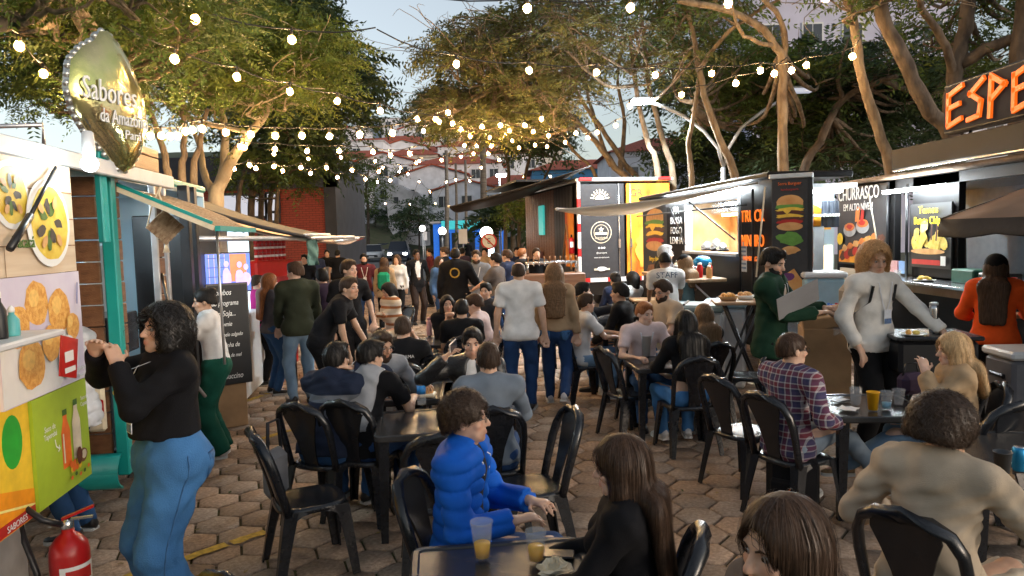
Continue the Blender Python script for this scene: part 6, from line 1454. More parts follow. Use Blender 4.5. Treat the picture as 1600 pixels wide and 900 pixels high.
box_part('shelf', P1, (.42, -.17, 1.60), (1.0, .26, .03), M_wbox, .008)
b = MB(); b.tube([(1.08, -.11, 2.16), (1.47, -.07, 2.43)], .010, M_black, 8); b.tube([(.85, -.12, 2.0), (1.08, -.11, 2.16)], .018, M_black, 8); b.build('gas_strut', P1)
for k, (x_, m_, hh) in enumerate(((.50, P_('bottle aqua', (.1, .4, .4)), .16), (.60, W_black, .2), (.40, W_white, .14), (.70, P_('bottle aqua', 0), .12))):
    b = MB(); wp = Vector((-2.30, 2.5, 0))+Matrix.Rotation(ROW, 3, 'Z') @ Vector((x_, -.18, 1.615)); r_ = empty('sauce_bottle', wp, 0, ['aqua bottle on the white ledge of the poster trailer', 'black bottle on the white ledge of the poster trailer', 'white bottle on the white ledge at the frame edge', 'short aqua jar on the end of the white ledge'][k], 'bottle')
    b.lathe([(.028, 0), (.03, .01), (.03, hh*.6), (.012, hh*.8), (.012, hh*.9)], (0, 0, 0), m_, 12); b.build('body', r_); b = MB(); b.lathe([(.014, hh*.88), (.014, hh), (.004, hh+.015)], (0, 0, 0), W_white if k else W_black, 10); b.build('lid', r_)
tg = empty('hanging_tag', Vector((-2.30, 2.5, 0))+Matrix.Rotation(ROW, 3, 'Z') @ Vector((.90, -.315, 1.58)), ROW, 'red and white tag hanging from the white ledge', 'tag')
b = MB(); b.box((0, 0, -.10), (.17, .006, .19), W_red, rot=Matrix.Rotation(R(14), 3, 'Y')); b.build('card', tg); pr = Print(-.005); pr.rect(-.05, -.12, .04, -.07, W_white); pr.rect(-.06, -.17, .05, -.145, W_white); pr.build(tg)
# --- fire extinguisher
Ex = empty('fire_extinguisher', (-2.27, 3.58, 0), R(20), 'red fire extinguisher with black hose standing at the lower left edge', 'fire extinguisher')
b = MB(); b.lathe([(.085, 0), (.092, .02), (.092, .44), (.085, .49), (.055, .53), (.03, .55), (.028, .57)], (0, 0, .02), M_red, 24); b.build('cylinder', Ex)
b = MB(); b.lathe([(.026, .585), (.03, .60), (.03, .63), (.018, .64)], (0, 0, 0), M_steel, 14); b.build('valve', Ex)
b = MB(); b.box((.05, 0, .665), (.15, .025, .012), M_red, rot=Matrix.Rotation(R(-18), 3, 'Y')); b.box((.05, 0, .635), (.13, .022, .01), M_steel); b.build('handle', Ex)
b = MB(); b.tube([(-.02, -.02, .62), (-.10, -.03, .66), (-.16, -.02, .72), (-.20, 0, .68), (-.19, .01, .55), (-.15, 0, .40), (-.12, -.02, .25)], .016, M_black, 9); b.build('hose', Ex)
lb = MB(); lb.sheet([[Vector((.0935*math.cos(a), .0935*math.sin(a), z)) for a in np.linspace(-1.9, .1, 10)] for z in (.2, .42)], W_white); lbl = lb.build('label', Ex)
lb = MB(); lb.sheet([[Vector((.0945*math.cos(a), .0945*math.sin(a), z)) for a in np.linspace(-1.6, -.2, 8)] for z in (.22, .27)], P_('label teal', (.05, .3, .3))); lb.sheet([[Vector((.0945*math.cos(a), .0945*math.sin(a), z)) for a in np.linspace(-1.6, -.2, 8)] for z in (.34, .40)], W_red); lb.build('label_print', lbl)
# --- metal awning rail over the gap
Aw = empty('metal_awning', (0, 0, 0), 0, 'long white metal awning edge running along the left stalls', 'awning')
a, c = Vector((-2.50, 3.5, 2.52)), Vector((-2.76, 6.0, 2.50)); d = (c-a); ang = math.atan2(d.y, d.x)
b = MB(); b.box((a+c)/2, (d.length, .06, .10), M_wbox, rot=Matrix.Rotation(ang, 3, 'Z') @ Matrix.Rotation(math.atan2(d.z, d.xy.length)*-1, 3, 'Y'), bev=.008); b.build('rail', Aw)
b = MB(); b.sheet([[a+Vector((-.03, 0, .06)), c+Vector((-.03, 0, .06))], [a+Vector((-1.9, -.2, .22)), c+Vector((-1.9, -.2, .22))]], M_plank, .03, False); b.build('roof_sheet', Aw)
b = MB(); b.tube([(-3.9, 4.6, 2.72), (-3.45, 4.6, 2.76), (-2.95, 4.7, 2.78), (-2.95, 4.7, 2.62)], .015, M_alu, 8); b.build('bent_pipe', Aw)
# --- leaf shaped sign
Lf = empty('leaf_sign', at(172, 158, 4.9), R(76), 'big shiny green and gold leaf-shaped sign over the left stalls', 'sign')
M_leaf = mat('lacquered leaf metal', (.50, .52, .14), .13, .92, scale=2.6, c2=(.90, .70, .40), bump=.5, bscale=4); M_leafrim = mat('silver foil rim', (.6, .58, .52), .3, .9, var=.2, scale=30)
outl = [(.02, .46), (.09, .41), (.18, .30), (.27, .14), (.31, -.02), (.30, -.18), (.24, -.33), (.15, -.43), (.08, -.46), (.0, -.42), (-.08, -.33), (-.2, -.24), (-.29, -.12), (-.33, .03), (-.30, .2), (-.20, .31), (-.10, .37), (-.05, .44)]
N = len(outl); b = MB(); rows = []
for sc, yy in ((1, 0), (.93, -.03), (.7, -.055), (.4, -.068), (.01, -.072)): rows.append([Vector((x*sc, yy, z*sc)) for x, z in outl]+[Vector((outl[0][0]*sc, yy, outl[0][1]*sc))])
b.sheet(rows, M_leaf); b.add([(x, .05, z) for x, z in outl], [tuple(range(N))], M_leaf); b.sheet([[Vector((x, 0, z)) for x, z in outl+outl[:1]], [Vector((x, .05, z)) for x, z in outl+outl[:1]]], M_leafrim); b.build('leaf_panel', Lf)
b = MB()
for i in range(N):
    p, q = Vector((outl[i][0], .02, outl[i][1])), Vector((outl[(i+1) % N][0], .02, outl[(i+1) % N][1])); k = max(1, int((q-p).length/.045))
    for j in range(k): b.sphere(p.lerp(q, (j+.5)/k), .023, M_leafrim, 8, 5)
rim = b.build('scalloped_rim', Lf); rim['kind'] = 'stuff'
text('Sabores', .20, W_white, Lf, (-.08, -.078, .03), depth=.004, squeeze=.72, shear=.1); text('da Amazônia', .13, W_white, Lf, (.03, -.078, -.12), depth=.004, squeeze=.62, shear=.1); text('Pará', .085, W_white, Lf, (.10, -.075, -.22), depth=.003, shear=.1)
b = MB(); b.box((-.06, .06, -.62), (.06, .05, .62), M_teal, bev=.006); b.build('post', Lf)
Lb = empty('led_bulb', at(140, 256, 4.1), 0, 'bright white led bulb under the leaf sign', 'lamp')
b = MB(); b.sphere((0, 0, 0), .045, mat('led bulb white', (1, 1, 1), .3, var=0, emit=(.8, .97, 1), estr=9), 14, 9); b.build('bulb', Lb); b = MB(); b.lathe([(.03, .035), (.035, .06), (.03, .17), (.02, .18)], (0, 0, 0), M_wbox, 12); b.build('socket', Lb)
l = bpy.data.lights.new('led_bulb_light', 'POINT'); l.energy = 1.0; l.color = (.82, .96, 1); l.shadow_soft_size = .05; lo = bpy.data.objects.new('led_bulb_light', l); COL.objects.link(lo); lo.parent = Lb; lo.location = (.03, -.10, -.05)
# --- wooden trailer with teal trim
T_ = empty('wooden_trailer', (-2.86, 5.2, 0), ROW, 'brown plank trailer with teal corner post and open lit window', 'food stall')
plm = {}
def planks(x0, x1, z0, z1, y, face='side', h=.155):
    z = z0
    while z < z1-.02:
        hh = min(h, z1-z)-.008; L = abs(x1-x0)
        key = (round(L, 3), round(hh, 3), face)
        if key not in plm: b = MB(); b.box((0, 0, 0), (L, .03, hh) if face == 'side' else (.03, L, hh), M_plank, bev=.006); plm[key] = b.mesh('plank')
        o = link_mesh('plank', plm[key], T_, ((x0+x1)/2, y+random.uniform(-.003, .003), z+hh/2) if face == 'side' else (y+random.uniform(-.003, .003), (x0+x1)/2, z+hh/2)); z += h
planks(.05, .22, .5, 2.5, .0); planks(.95, 1.16, .5, 2.5, 0); planks(.22, .95, .5, 1.12, .002); planks(1.16, 2.75, .5, 1.08, .002)
planks(.06, 1.9, .5, 2.5, .0, 'rear'); planks(1.3, 2.9, 2.62, 3.02, .55)
b = MB(); b.box((1.4, 1.95, 1.5), (2.7, .04, 2.0), M_bluepan); b.box((1.4, 1.0, 2.52), (2.7, 1.9, .04), M_bluepan); b.box((1.4, 1.0, .48), (2.7, 1.9, .06), M_darkgap); b.box((2.74, 1.0, 1.5), (.04, 1.9, 2.0), M_bluepan); b.build('inner_wall', T_)
box_part('corner_post', T_, (-.01, -.02, 1.5), (.085, .085, 2.3), M_teal, .008); box_part('roof', T_, (1.4, 1.0, 2.58), (2.9, 1.9, .07), M_teal, .02)
box_part('window_frame', T_, (.585, -.02, 1.10), (.78, .12, .05), M_alu, .006); box_part('window_frame', T_, (.94, -.01, 1.8), (.035, .05, 1.4), M_alu, .005); box_part('window_frame', T_, (1.2, -.01, 1.8), (.05, .05, 1.4), M_alu, .005)
box_part('extractor_hood', T_, (.65, .9, 2.15), (.7, .5, .18), M_steel, .02); box_part('display_case', T_, (.6, .3, 1.3), (.6, .3, .32), M_glassd, .01); box_part('fridge_door', T_, (1.5, .7, 1.5), (.5, .05, 1.0), M_bluepan)
box_part('black_post', T_, (1.75, -.03, 1.5), (.09, .09, 2.1), M_black, .005); box_part('black_post', T_, (1.98, -.03, 1.5), (.09, .09, 2.1), M_black, .005)
b = MB(); b.tube([(1.0, -.03, 1.75), (.35, -.32, 1.15)], .012, M_black, 7); b.tube([(.45, -.10, 1.35), (.9, -.35, .7)], .014, M_alu, 7); b.tube([(1.3, -.42, 2.2), (1.32, -.42, .9)], .012, M_alu, 7); b.build('stay_rod', T_)
b = MB(); n = 9; rows = []
for i in range(n): x = .2+i*.16; rows.append([Vector((x, .02, 2.44)), Vector((x, -.22, 2.35+.01*math.sin(i*2))), Vector((x, -.46, 2.24)), Vector((x, -.68, 2.12+.012*math.sin(i*3)))])
b.sheet(rows, M_reed, .03); flap = b.build('reed_flap', T_)
b = MB(); b.box((.85, -.70, 2.11), (1.3, .04, .04), M_teal); b.box((.19, -.33, 2.27), (.03, .76, .035), W_cream, rot=Matrix.Rotation(R(24.6), 3, 'X')); b.box((.19, -.32, 2.31), (.03, .76, .025), M_teal, rot=Matrix.Rotation(R(24.6), 3, 'X')); b.build('trim', flap)
b = MB(); b.sheet([[Vector((-.06+.11*math.cos(a)*0-.10*math.sin(t), y, .40+.12*math.cos(t))) for t in np.linspace(.0, 3.0, 7)] for y in np.linspace(-.02, 1.9, 4) for a in (0,)], M_teal, .02); b.build('bumper', T_)
tl = box_part('tail_light', T_, (-.04, .14, .85), (.05, .13, .34), W_cream, .02); box_part('red_lens', tl, (-.068, .14, .85), (.02, .125, .13), mat('tail lens red', (.35, .01, .01), .2, var=0), .01); b = MB(); b.sphere((-.07, -.02, .96), .03, W_yellow, 10, 7); b.build('marker_light', T_)
for yy in (.35, 1.7):
    b = MB(); b.lathe([(.18, -.09), (.30, -.09), (.31, -.05), (.31, .05), (.30, .09), (.18, .09)], (1.4, yy, .31), M_black, 22, axis=Matrix.Rotation(R(90), 3, 'X')); wl = b.build('wheel', T_); b = MB(); b.lathe([(.0, -.07), (.18, -.07), (.18, .07), (0, .07)], (1.4, yy, .31), M_alu, 18, axis=Matrix.Rotation(R(90), 3, 'X')); b.build('rim', wl)
b = MB(); b.box((.6, .9, 2.485), (.9, .04, .03), mat('tube light cool', (1, 1, 1), .3, var=0, emit=(.75, .92, 1), estr=90)); b.build('tube_light', T_)
Bd = empty('black_door', (-3.12, 4.98, 0), R(4), 'tall black door panel with grey edge standing open beside the planks', 'door panel')
box_part('leaf', Bd, (-.2, 0, 1.3), (.46, .05, 1.72), M_black, .006); box_part('edge_strip', Bd, (.045, 0, 1.3), (.03, .055, 1.72), M_alu, .004)
# basket hung from the awning end
bk_p = at(258, 355, 5.75); Bk = empty('woven_basket', bk_p, R(35), 'square woven basket hanging cornerwise from the awning end', 'basket')
b = MB(); Rm = Matrix.Rotation(R(45), 3, 'Y')
for i in range(9):
    for sgn in (0, 1):
        t = (i-4)*.022; b.box(Rm @ (Vector((t, -.012+.012*((i+sgn) % 2), 0)) if sgn else Vector((0, -.004+.012*(i % 2), t))), ((.018, .012, .2) if sgn else (.2, .012, .018)), M_reed, rot=Rm)
b.box((0, .012, 0), (.19, .012, .19), M_reed, rot=Rm); wv = b.build('weave', Bk); wv['kind'] = 'stuff'
b = MB(); b.tube([(0, 0, .14), (-.03, 0, .26), (0, 0, .36)], .008, W_cream, 6); b.tube([(-.13, 0, .0), (-.09, 0, .15), (-.01, 0, .34)], .006, W_cream, 6)
for k in range(5): b.tube([(.0, 0, -.13), (.012*(k-2), .01, -.20)], .004, W_cream, 5)
b.build('cord', Bk)
# --- further stalls: dark cabinet, tv, chalk board, awnings, red fridge
C3 = empty('stall_cabinet', (-3.20, 7.5, 0), ROW, 'dark cabinet stall with pale posters behind the television', 'food stall')
box_part('cabinet', C3, (.5, .35, 1.15), (.9, .6, 2.3), M_black, .01); box_part('door_panel', C3, (.5, .03, 1.25), (.8, .03, 1.9), mat('dark grey laminate', (.05, .052, .056), .4, var=.1), .006)
box_part('back_wall', C3, (2.0, 1.1, 1.3), (2.2, .05, 2.5), mat('warm laminate', (.40, .27, .17), .5, var=.1)); box_part('counter', C3, (2.0, .2, .55), (2.0, .5, 1.05), M_wbox, .02)
box_part('poster', C3, (1.25, .18, 1.95), (.2, .02, .5), W_white); box_part('poster', C3, (1.7, .16, 1.9), (.34, .02, .6), W_wood); box_part('fridge', C3, (2.5, .35, 1.2), (.55, .55, 2.0), mat('fridge lit', (.6, .7, .75), .3, var=.05, emit=(.6, .85, 1), estr=.5), .02)
b = MB(); b.sphere((1.25, .12, 1.98), .06, c_mag, 10, 6, sq=(1, .3, 1.2)); b.sphere((1.25, .12, 1.86), .045, c_mag, 10, 6, sq=(1, .3, 1.2)); b.build('pink_figure', C3)
TV = empty('television', at(357, 426, 7.9), R(40), 'flat television showing blue and lilac figures above the chalk board', 'television')
M_tvb = mat('tv picture blue', (.05, .12, .5), .3, var=.15, scale=8, emit=(.05, .16, .8), estr=.30); M_tvl = mat('tv picture lilac', (.4, .3, .7), .3, var=.2, scale=18, emit=(.5, .36, .9), estr=.28); M_tvo = mat('tv picture orange', (.4, .15, .05), .3, var=.2, emit=(.6, .2, .06), estr=.2)
box_part('casing', TV, (0, .03, 0), (.50, .04, .44), M_black, .008); pr = Print(.008); pr.rect(-.24, -.205, .24, .205, M_tvb); pr.rect(.02, -.1, .2, .2, M_tvo); 
for k in range(4): pr.line([(-.2+k*.055, -.2), (-.2+k*.055, .2)], .006, M_tvl)
for k in range(4): pr.line([(-.22, -.14+k*.1), (-.03, -.14+k*.1)], .006, W_black)
for x_, hh in ((-.02, .17), (.12, .15), (.19, .1)): pr.ell(x_, -.08, .05, hh*.75, M_tvl, 14, .08); pr.ell(x_, hh*.55+.0, .028, .034, M_tvl, 10)
pr.build(TV, name='screen'); b = MB(); b.tube([(0, .06, 0), (-.1, .25, 0), (-.1, .5, .0)], .015, M_black, 6); b.build('wall_arm', TV)
Bo = empty('chalk_board', (gx(359, 7.8, 1), 7.8, 0), R(38), 'black chalk menu board with white handwriting standing on a carton', 'menu board')
box_part('board', Bo, (0, 0, 1.02), (.40, .03, 1.06), mat('chalkboard', (.012, .012, .013), .6, var=.15)); box_part('frame', Bo, (0, .012, 1.02), (.44, .02, 1.10), M_black, .004)
for k, tx in enumerate(('Combos', 'do programa', 'Pão Soja...', '• Brownie', '  caramelo salgado', '• Tortinha de', '  pistache de mel', 'Café', 'Cappuccino')):
    text(tx, (.085, .075, .085, .07, .058, .07, .058, .095, .085)[k], W_white, Bo, (-.18, -.017, 1.47-k*.113), depth=.0005, align='LEFT', shear=.3, squeeze=.72)
Cb = empty('cardboard_box', (gx(352, 7.85, .1), 7.86, 0), R(38), 'plain brown carton under the chalk board', 'box'); box_part('carton', Cb, (0, .05, .235), (.42, .3, .47), M_kraft, .004); box_part('tape', Cb, (0, .05, .472), (.06, .302, .004), W_cream)
def awning(label, pts, m, th=.02, rail=None, name='fabric_awning'):
    r_ = empty(name, pts[0][0], 0, label, 'awning'); o0 = Vector(pts[0][0]); b = MB(); nI = 9; nJ = 7; (A, B), (D, E) = pts; A, B, D, E = map(Vector, (A, B, D, E)); rows = []
    for i in range(nI):
        t = i/(nI-1); p, q = A.lerp(B, t), D.lerp(E, t); rows.append([p.lerp(q, j/(nJ-1))-o0-Vector((0, 0, .07*math.sin(math.pi*j/(nJ-1))*(.6+.4*math.sin(t*9))+.05*math.sin(math.pi*t)*(j/(nJ-1)))) for j in range(nJ)])
    b.sheet(rows, m, th); b.build('fabric', r_)
    if rail: b = MB(); b.tube([D-o0, E-o0], rail[0], rail[1], 8); b.build('rail', r_)
    return r_
M_canv = mat('charcoal canvas', (.045, .045, .05), .75, var=.15, scale=3, bump=.2); M_canvl = mat('pale canvas', (.50, .36, .27), .8, var=.12, scale=2, bump=.2); M_canvr = mat('dark red canvas', (.17, .02, .015), .8, var=.15); M_canvw = mat('white vinyl awning', (.62, .60, .56), .5, var=.08, scale=2, bump=.15); _t = M_canvw.node_tree; _b = _t.nodes['Principled BSDF']; _tl = _t.nodes.new('ShaderNodeBsdfTranslucent'); _tl.inputs['Color'].default_value = (.75, .72, .66, 1); _mx = _t.nodes.new('ShaderNodeMixShader'); _mx.inputs[0].default_value = .5
_t.links.new(_b.outputs[0], _mx.inputs[1]); _t.links.new(_tl.outputs[0], _mx.inputs[2]); _t.links.new(_mx.outputs[0], _t.nodes['Material Output'].inputs['Surface'])
M_canvb = mat('black tarpaulin', (.018, .016, .015), .6, var=.2, scale=2, bump=.3)
awning('charcoal canvas awning sloping out over the television stall', (((-3.85, 7.9, 2.60), (-4.2, 10.0, 2.60)), ((-2.50, 8.9, 2.07), (-2.72, 11, 2.08))), M_canv, .03, (.02, M_alu))
awning('pale peach awning beyond the television stall', (((-3.9, 9.6, 2.3), (-4.4, 12.5, 2.4)), ((-2.55, 10.6, 1.98), (-2.75, 13.2, 2.02))), M_canvl, .03, (.03, M_alu))
awning('dark red awning furthest along the left row', (((-4.6, 13, 2.25), (-5.1, 17, 2.3)), ((-3.2, 14.2, 2.02), (-3.5, 17.5, 2.05))), M_canvr, .03, (.02, M_black))
b = MB(); Pp = empty('pipe_rail', (-3.15, 7.3, 2.05), 0, 'grey pipe rail below the charcoal awning', 'rail'); b.tube([(0, 0, 0), (.55, 2.0, -.02), (.9, 3.2, -.02)], .028, M_alu, 9); b.build('pipe', Pp)
b = MB(); Rg = empty('rag', at(487, 384, 9.3), 0, 'green and white cloth scrap tied to the pipe end', 'cloth'); b.sheet([[Vector((x, .03*math.sin(z*30+x*40), z)) for x in np.linspace(-.06, .08, 6)] for z in np.linspace(.08, -.24, 7)], cloth('rag green', (.22, .36, .30)), .008); b.build('cloth', Rg)
Fr = empty('red_fridge', (gx(440, 11.5), 11.5, 0), R(70), 'red drinks counter fridge in the left row', 'fridge'); box_part('case', Fr, (0, .3, .86), (.95, .6, 1.7), M_red, .03); box_part('door', Fr, (0, -.012, .8), (.85, .03, 1.3), mat('dark red door', (.2, .01, .012), .3, var=.1), .01); box_part('handle', Fr, (.36, -.05, .9), (.03, .03, .5), M_alu, .008)
cm = MB(); cm.lathe([(.028, 0), (.033, .008), (.033, .11), (.028, .122)], (0, 0, 0), M_red, 12); cm.lathe([(.0331, .05), (.0334, .05), (.0334, .085), (.0331, .085)], (0, 0, 0), W_white, 12); cm.lathe([(.0, .119), (.029, .119), (.027, .125), (0, .124)], (0, 0, 0), M_steel, 12); cme = cm.mesh('drink_can')
for k in range(24):
    o = link_mesh('drink_can', cme, None, Vector((gx(440, 11.5), 11.5, 0))+Matrix.Rotation(R(70), 3, 'Z') @ Vector((-.36+(k % 8)*.095, .08, 1.712+(k//8)*.128))); tag(o, 'red and white drink can stacked on top of the red fridge', 'can', 'cans stacked on the red fridge')
Gs = empty('glass_stand', (gx(500, 9.9), 9.9, 0), 0, 'metal stand holding glassware beside the man in plum', 'stand'); b = MB(); b.box((0, 0, 1.06), (.7, .4, .03), M_steel); b.build('shelf', Gs)
for sx in (-1, 1):
    b = MB(); b.tube([(sx*.32, 0, 0), (sx*.32, 0, 1.05)], .018, M_black, 6); b.build('leg', Gs)
M_gl = mat('clear plastic', (.75, .78, .80), .12, var=0); M_gl.node_tree.nodes['Principled BSDF'].inputs['Alpha'].default_value = .17; gm_ = MB(); gm_.lathe([(.028, 0), (.04, .13), (.037, .13), (.026, .006)], (0, 0, 0), M_gl, 12); gme = gm_.mesh('glass')
for k in range(6): tag(link_mesh('glass', gme, None, Vector((gx(500, 9.9)-.28+.11*k, 9.9+.05*(k % 2), 1.076))), 'clear glass standing on the metal stand', 'glass', 'glasses on the metal stand')
# ================================================================== RIGHT ROW OF TRUCKS
M_tube = mat('tube light cool', 0); M_warmlit = mat('warm lit steel wall', (.55, .33, .16), .35, .3, scale=2.5, c2=(.75, .55, .35), bump=.1); M_tread = mat('truck black gloss', (.012, .0115, .012), .45, var=.15, scale=3, spec=.12); M_wtop = mat('wooden counter', (.34, .20, .10), .5, scale=4, c2=(.46, .30, .17), stretch=(1, 8, 1), bump=.2)  # M_warmlit: the kitchen's orange light is painted into the steel colour
M_brown = mat('brown roof felt', (.16, .105, .065), .85, var=.25, scale=8, bump=.4)
# --- box truck, back doors and open beer side
B1 = empty('box_truck', (1.47, 16, 0), R(12), 'black and orange box truck with back doors and an open beer-tap side', 'truck')
b = MB(); b.box((1.1, 2.55, 2.05), (2.16, 4.9, 2.14), M_tread); b.build('body', B1); box_part('roof', B1, (1.1, 2.5, 3.15), (2.3, 5.1, .09), M_alu, .02)
dl = box_part('door', B1, (.56, -.03, 2.03), (1.0, .05, 2.05), W_char, .006); dr = box_part('door', B1, (1.63, -.03, 2.03), (1.02, .05, 2.05), W_fire, .006)
for x_ in (.93, 1.2): 
    b = MB(); b.tube([(x_, -.075, 1.0), (x_, -.075, 3.06)], .016, M_steel, 7); b.box((x_, -.085, 1.75), (.05, .03, .2), M_steel); b.build('lock_bar', B1)
pr = Print(-.056); pr.ell(.52, 2.0, .24, .24, W_cream, 36); pr.ell(.52, 2.0, .225, .225, W_char, 36); pr.ell(.52, 2.0, .17, .17, W_cream, 32); pr.ell(.52, 2.0, .16, .16, W_char, 32)
pr.poly([(.52+.07*math.cos(a+math.pi/2)*(1 if k % 2 == 0 else .42), 2.06+.07*math.sin(a+math.pi/2)*(1 if k % 2 == 0 else .42)) for k, a in enumerate(np.linspace(0, 2*math.pi, 11)[:-1])], W_cream); pr.rect(.38, 1.95, .66, 2.0, W_cream)
for k in range(9): a = math.pi*(k+.5)/9; pr.line([(.5+.13*math.cos(a), 2.72+.13*math.sin(a)), (.5+.22*math.cos(a), 2.72+.22*math.sin(a))], .022, W_cream)
pr.ell(.5, 2.72, .1, .1, W_cream, 20, a0=0, a1=math.pi)
for k in range(3): pr.ell(.46+.06*k, 1.66, .022, .022, W_white, 12)
pr.rect(.34, 1.17, .7, 1.21, W_cream); pr.ell(.52, 1.2, .12, .05, W_white, 16, .1)
pr.ell(1.68, 1.6, .38, .5, P_('sun orange', (.75, .22, .02), scale=5, c2=(.9, .55, .08)), 30, .12)
for k in range(12): pts = [(1.5+.4*random.random()*math.cos(t*.9+k)*.6+.16, 1.15+.055*k+.05*math.sin(t*1.7+k)) for t in range(6)]; pr.line(pts, .008, P_('ornament yellow', (.85, .5, .06)))
pr.build(B1); text('CERVEJARIA', .055, W_cream, B1, (.52, -.066, 1.875)); text('@cervejaria', .05, W_white, B1, (.52, -.064, 1.55)); text('www.cervejaria.com', .042, W_white, B1, (.52, -.064, 1.45)); text('GR', .22, W_char, B1, (1.35, -.066, 2.85))
M_rw = [mat('reflective red', (.5, .02, .02), .35, var=.05), mat('reflective white', (.7, .7, .7), .35, var=.05)]
seg = MB(); seg.box((0, 0, 0), (.07, .07, .178), M_rw[0], bev=.006); s0 = seg.mesh('reflective_strip'); seg = MB(); seg.box((0, 0, 0), (.07, .07, .178), M_rw[1], bev=.006); s1 = seg.mesh('reflective_strip')
for k in range(12): link_mesh('reflective_strip', (s0 if k % 3 == 0 else s1), B1, (.02, -.03, 1.03+k*.18))
seg = MB(); seg.box((0, 0, 0), (.198, .05, .09), M_rw[0]); h0 = seg.mesh('reflective_strip'); seg = MB(); seg.box((0, 0, 0), (.198, .05, .09), M_rw[1]); h1 = seg.mesh('reflective_strip')
for k in range(10): link_mesh('reflective_strip', (h0 if k % 3 == 0 else h1), B1, (.15+k*.2, -.045, .96))
for x_ in (.18, 2.02): box_part('marker_light', B1, (x_, -.06, 3.16), (.3, .05, .07), M_rw[0], .01)
box_part('under_frame', B1, (1.1, .2, .75), (2.0, .15, .28), M_black, .01)
for x_ in (.25, 1.95):
    for y_ in (1.1, 4.2):
        b = MB(); b.lathe([(.25, -.13), (.46, -.13), (.48, -.08), (.48, .08), (.46, .13), (.25, .13)], (x_, y_, .48), M_black, 22, axis=Matrix.Rotation(R(90), 3, 'Y')); wl = b.build('wheel', B1); b = MB(); b.lathe([(0, -.1), (.25, -.1), (.25, .1), (0, .1)], (x_, y_, .48), M_alu, 16, axis=Matrix.Rotation(R(90), 3, 'Y')); b.build('rim', wl)
for zz, m_ in ((2.0, M_plank),): 
    for k in range(18): box_part('plank', B1, (-.02, .42+k*.25, 2.05), (.03, .235, 2.0), M_plank if k > 5 else W_char, .006)
box_part('poster', B1, (-.05, .45, 1.9), (.02, .62, 1.3), W_fire); box_part('teal_screen', B1, (-.06, 2.9, 2.35), (.04, .5, .75), mat('teal panel', (.05, .35, .33), .4, var=.1, emit=(.05, .5, .45), estr=.2), .01); box_part('sign_board', B1, (-.06, 3.3, 1.42), (.03, .9, .26), mat('maroon board', (.10, .03, .03), .6, var=.1)); box_part('side_flap', B1, (-.55, 2.9, 3.22), (1.2, 4.0, .05), M_tread)
b = MB(); b.tube([(-.1, .9, 1.3), (-.1, .55, 2.2), (-.1, .2, 1.2)], .02, M_wtop, 6); b.build('surfboard', B1)
ext_ = empty('fire_extinguisher', B1.matrix_basis @ Vector((-.14, .25, 1.5)) if False else Vector((1.34, 16.1, 1.55)), 0, 'small red fire extinguisher hung on the box truck corner', 'fire extinguisher'); b = MB(); b.lathe([(.06, 0), (.065, .02), (.065, .30), (.03, .36)], (0, 0, 0), M_red, 14); b.build('cylinder', ext_); b = MB(); b.lathe([(.02, .36), (.02, .42)], (0, 0, 0), M_black, 8); b.box((0, -.07, .2), (.08, .01, .12), W_white); b.build('valve', ext_)
Tp = empty('beer_tap_bar', (.85, 14.6, 0), R(8), 'beer tap counter with a row of steel taps by the box truck', 'bar counter'); box_part('counter', Tp, (0, .25, .6), (1.3, .5, 1.2), M_plank, .02); b = MB(); b.tube([(-.55, .2, 1.42), (.55, .2, 1.42)], .035, M_steel, 10); b.tube([(-.5, .2, 1.2), (-.5, .2, 1.42)], .03, M_steel, 8); b.tube([(.5, .2, 1.2), (.5, .2, 1.42)], .03, M_steel, 8); b.build('tap_rail', Tp)
tm_ = MB(); tm_.tube([(0, 0, 0), (0, -.08, 0), (0, -.1, -.06)], .012, M_steel, 7); tm_.tube([(0, -.05, .01), (0, -.06, .13)], [.01, .016], W_brown, 7); tme = tm_.mesh('tap')
for k in range(10): link_mesh('tap', tme, Tp, (-.5+k*.11, .18, 1.42))
awning('black pointed tarpaulin reaching left from the box truck', (((1.75, 15.6, 3.42), (.62, 20.5, 3.12)), ((-1.38, 16.6, 2.68), (-1.25, 18.4, 2.62))), M_canvb, .02, (.03, W_cream))
# --- burger trailer
B2 = empty('burger_trailer', (2.90, 12.0, 0), R(-84.3), 'black burger trailer with bright serving window and orange lettering', 'food stall'); X0, X1 = -2.6, 3.05
b = MB()
for x0, x1, z0, z1 in ((X0, -.02, .45, 2.6), (2.10, X1, .45, 2.6), (-.02, 2.10, .45, 1.64), (-.02, 2.10, 2.40, 2.6)): b.box(((x0+x1)/2, .04, (z0+z1)/2), (x1-x0, .08, z1-z0), M_tread)
b.build('front_wall', B2); box_part('roof', B2, ((X0+X1)/2, .48, 2.64), (X1-X0+.1, 1.1, .08), M_tread, .02); box_part('end_wall', B2, (X0+.03, .5, 1.55), (.05, .85, 2.1), M_warmlit); box_part('partition', B2, (-.5, .5, 1.55), (.04, .85, 2.1), M_warmlit); box_part('floor_pan', B2, ((X0+X1)/2, .5, .5), (X1-X0-.1, .85, .1), M_black)
box_part('kitchen_wall', B2, (.75, .94, 1.6), (2.6, .04, 2.0), M_warmlit); box_part('extractor_hood', B2, (.6, .68, 2.34), (1.6, .4, .2), M_steel, .03); box_part('griddle', B2, (1.0, .7, 1.40), (1.8, .4, .45), M_steel, .02)
b = MB(); b.box((1.04, .0, 1.64), (2.2, .14, .04), M_alu); b.box((-.03, .03, 2.02), (.04, .12, .78), M_alu); b.box((2.11, .03, 2.02), (.04, .12, .78), M_alu); b.build('window_frame', B2)
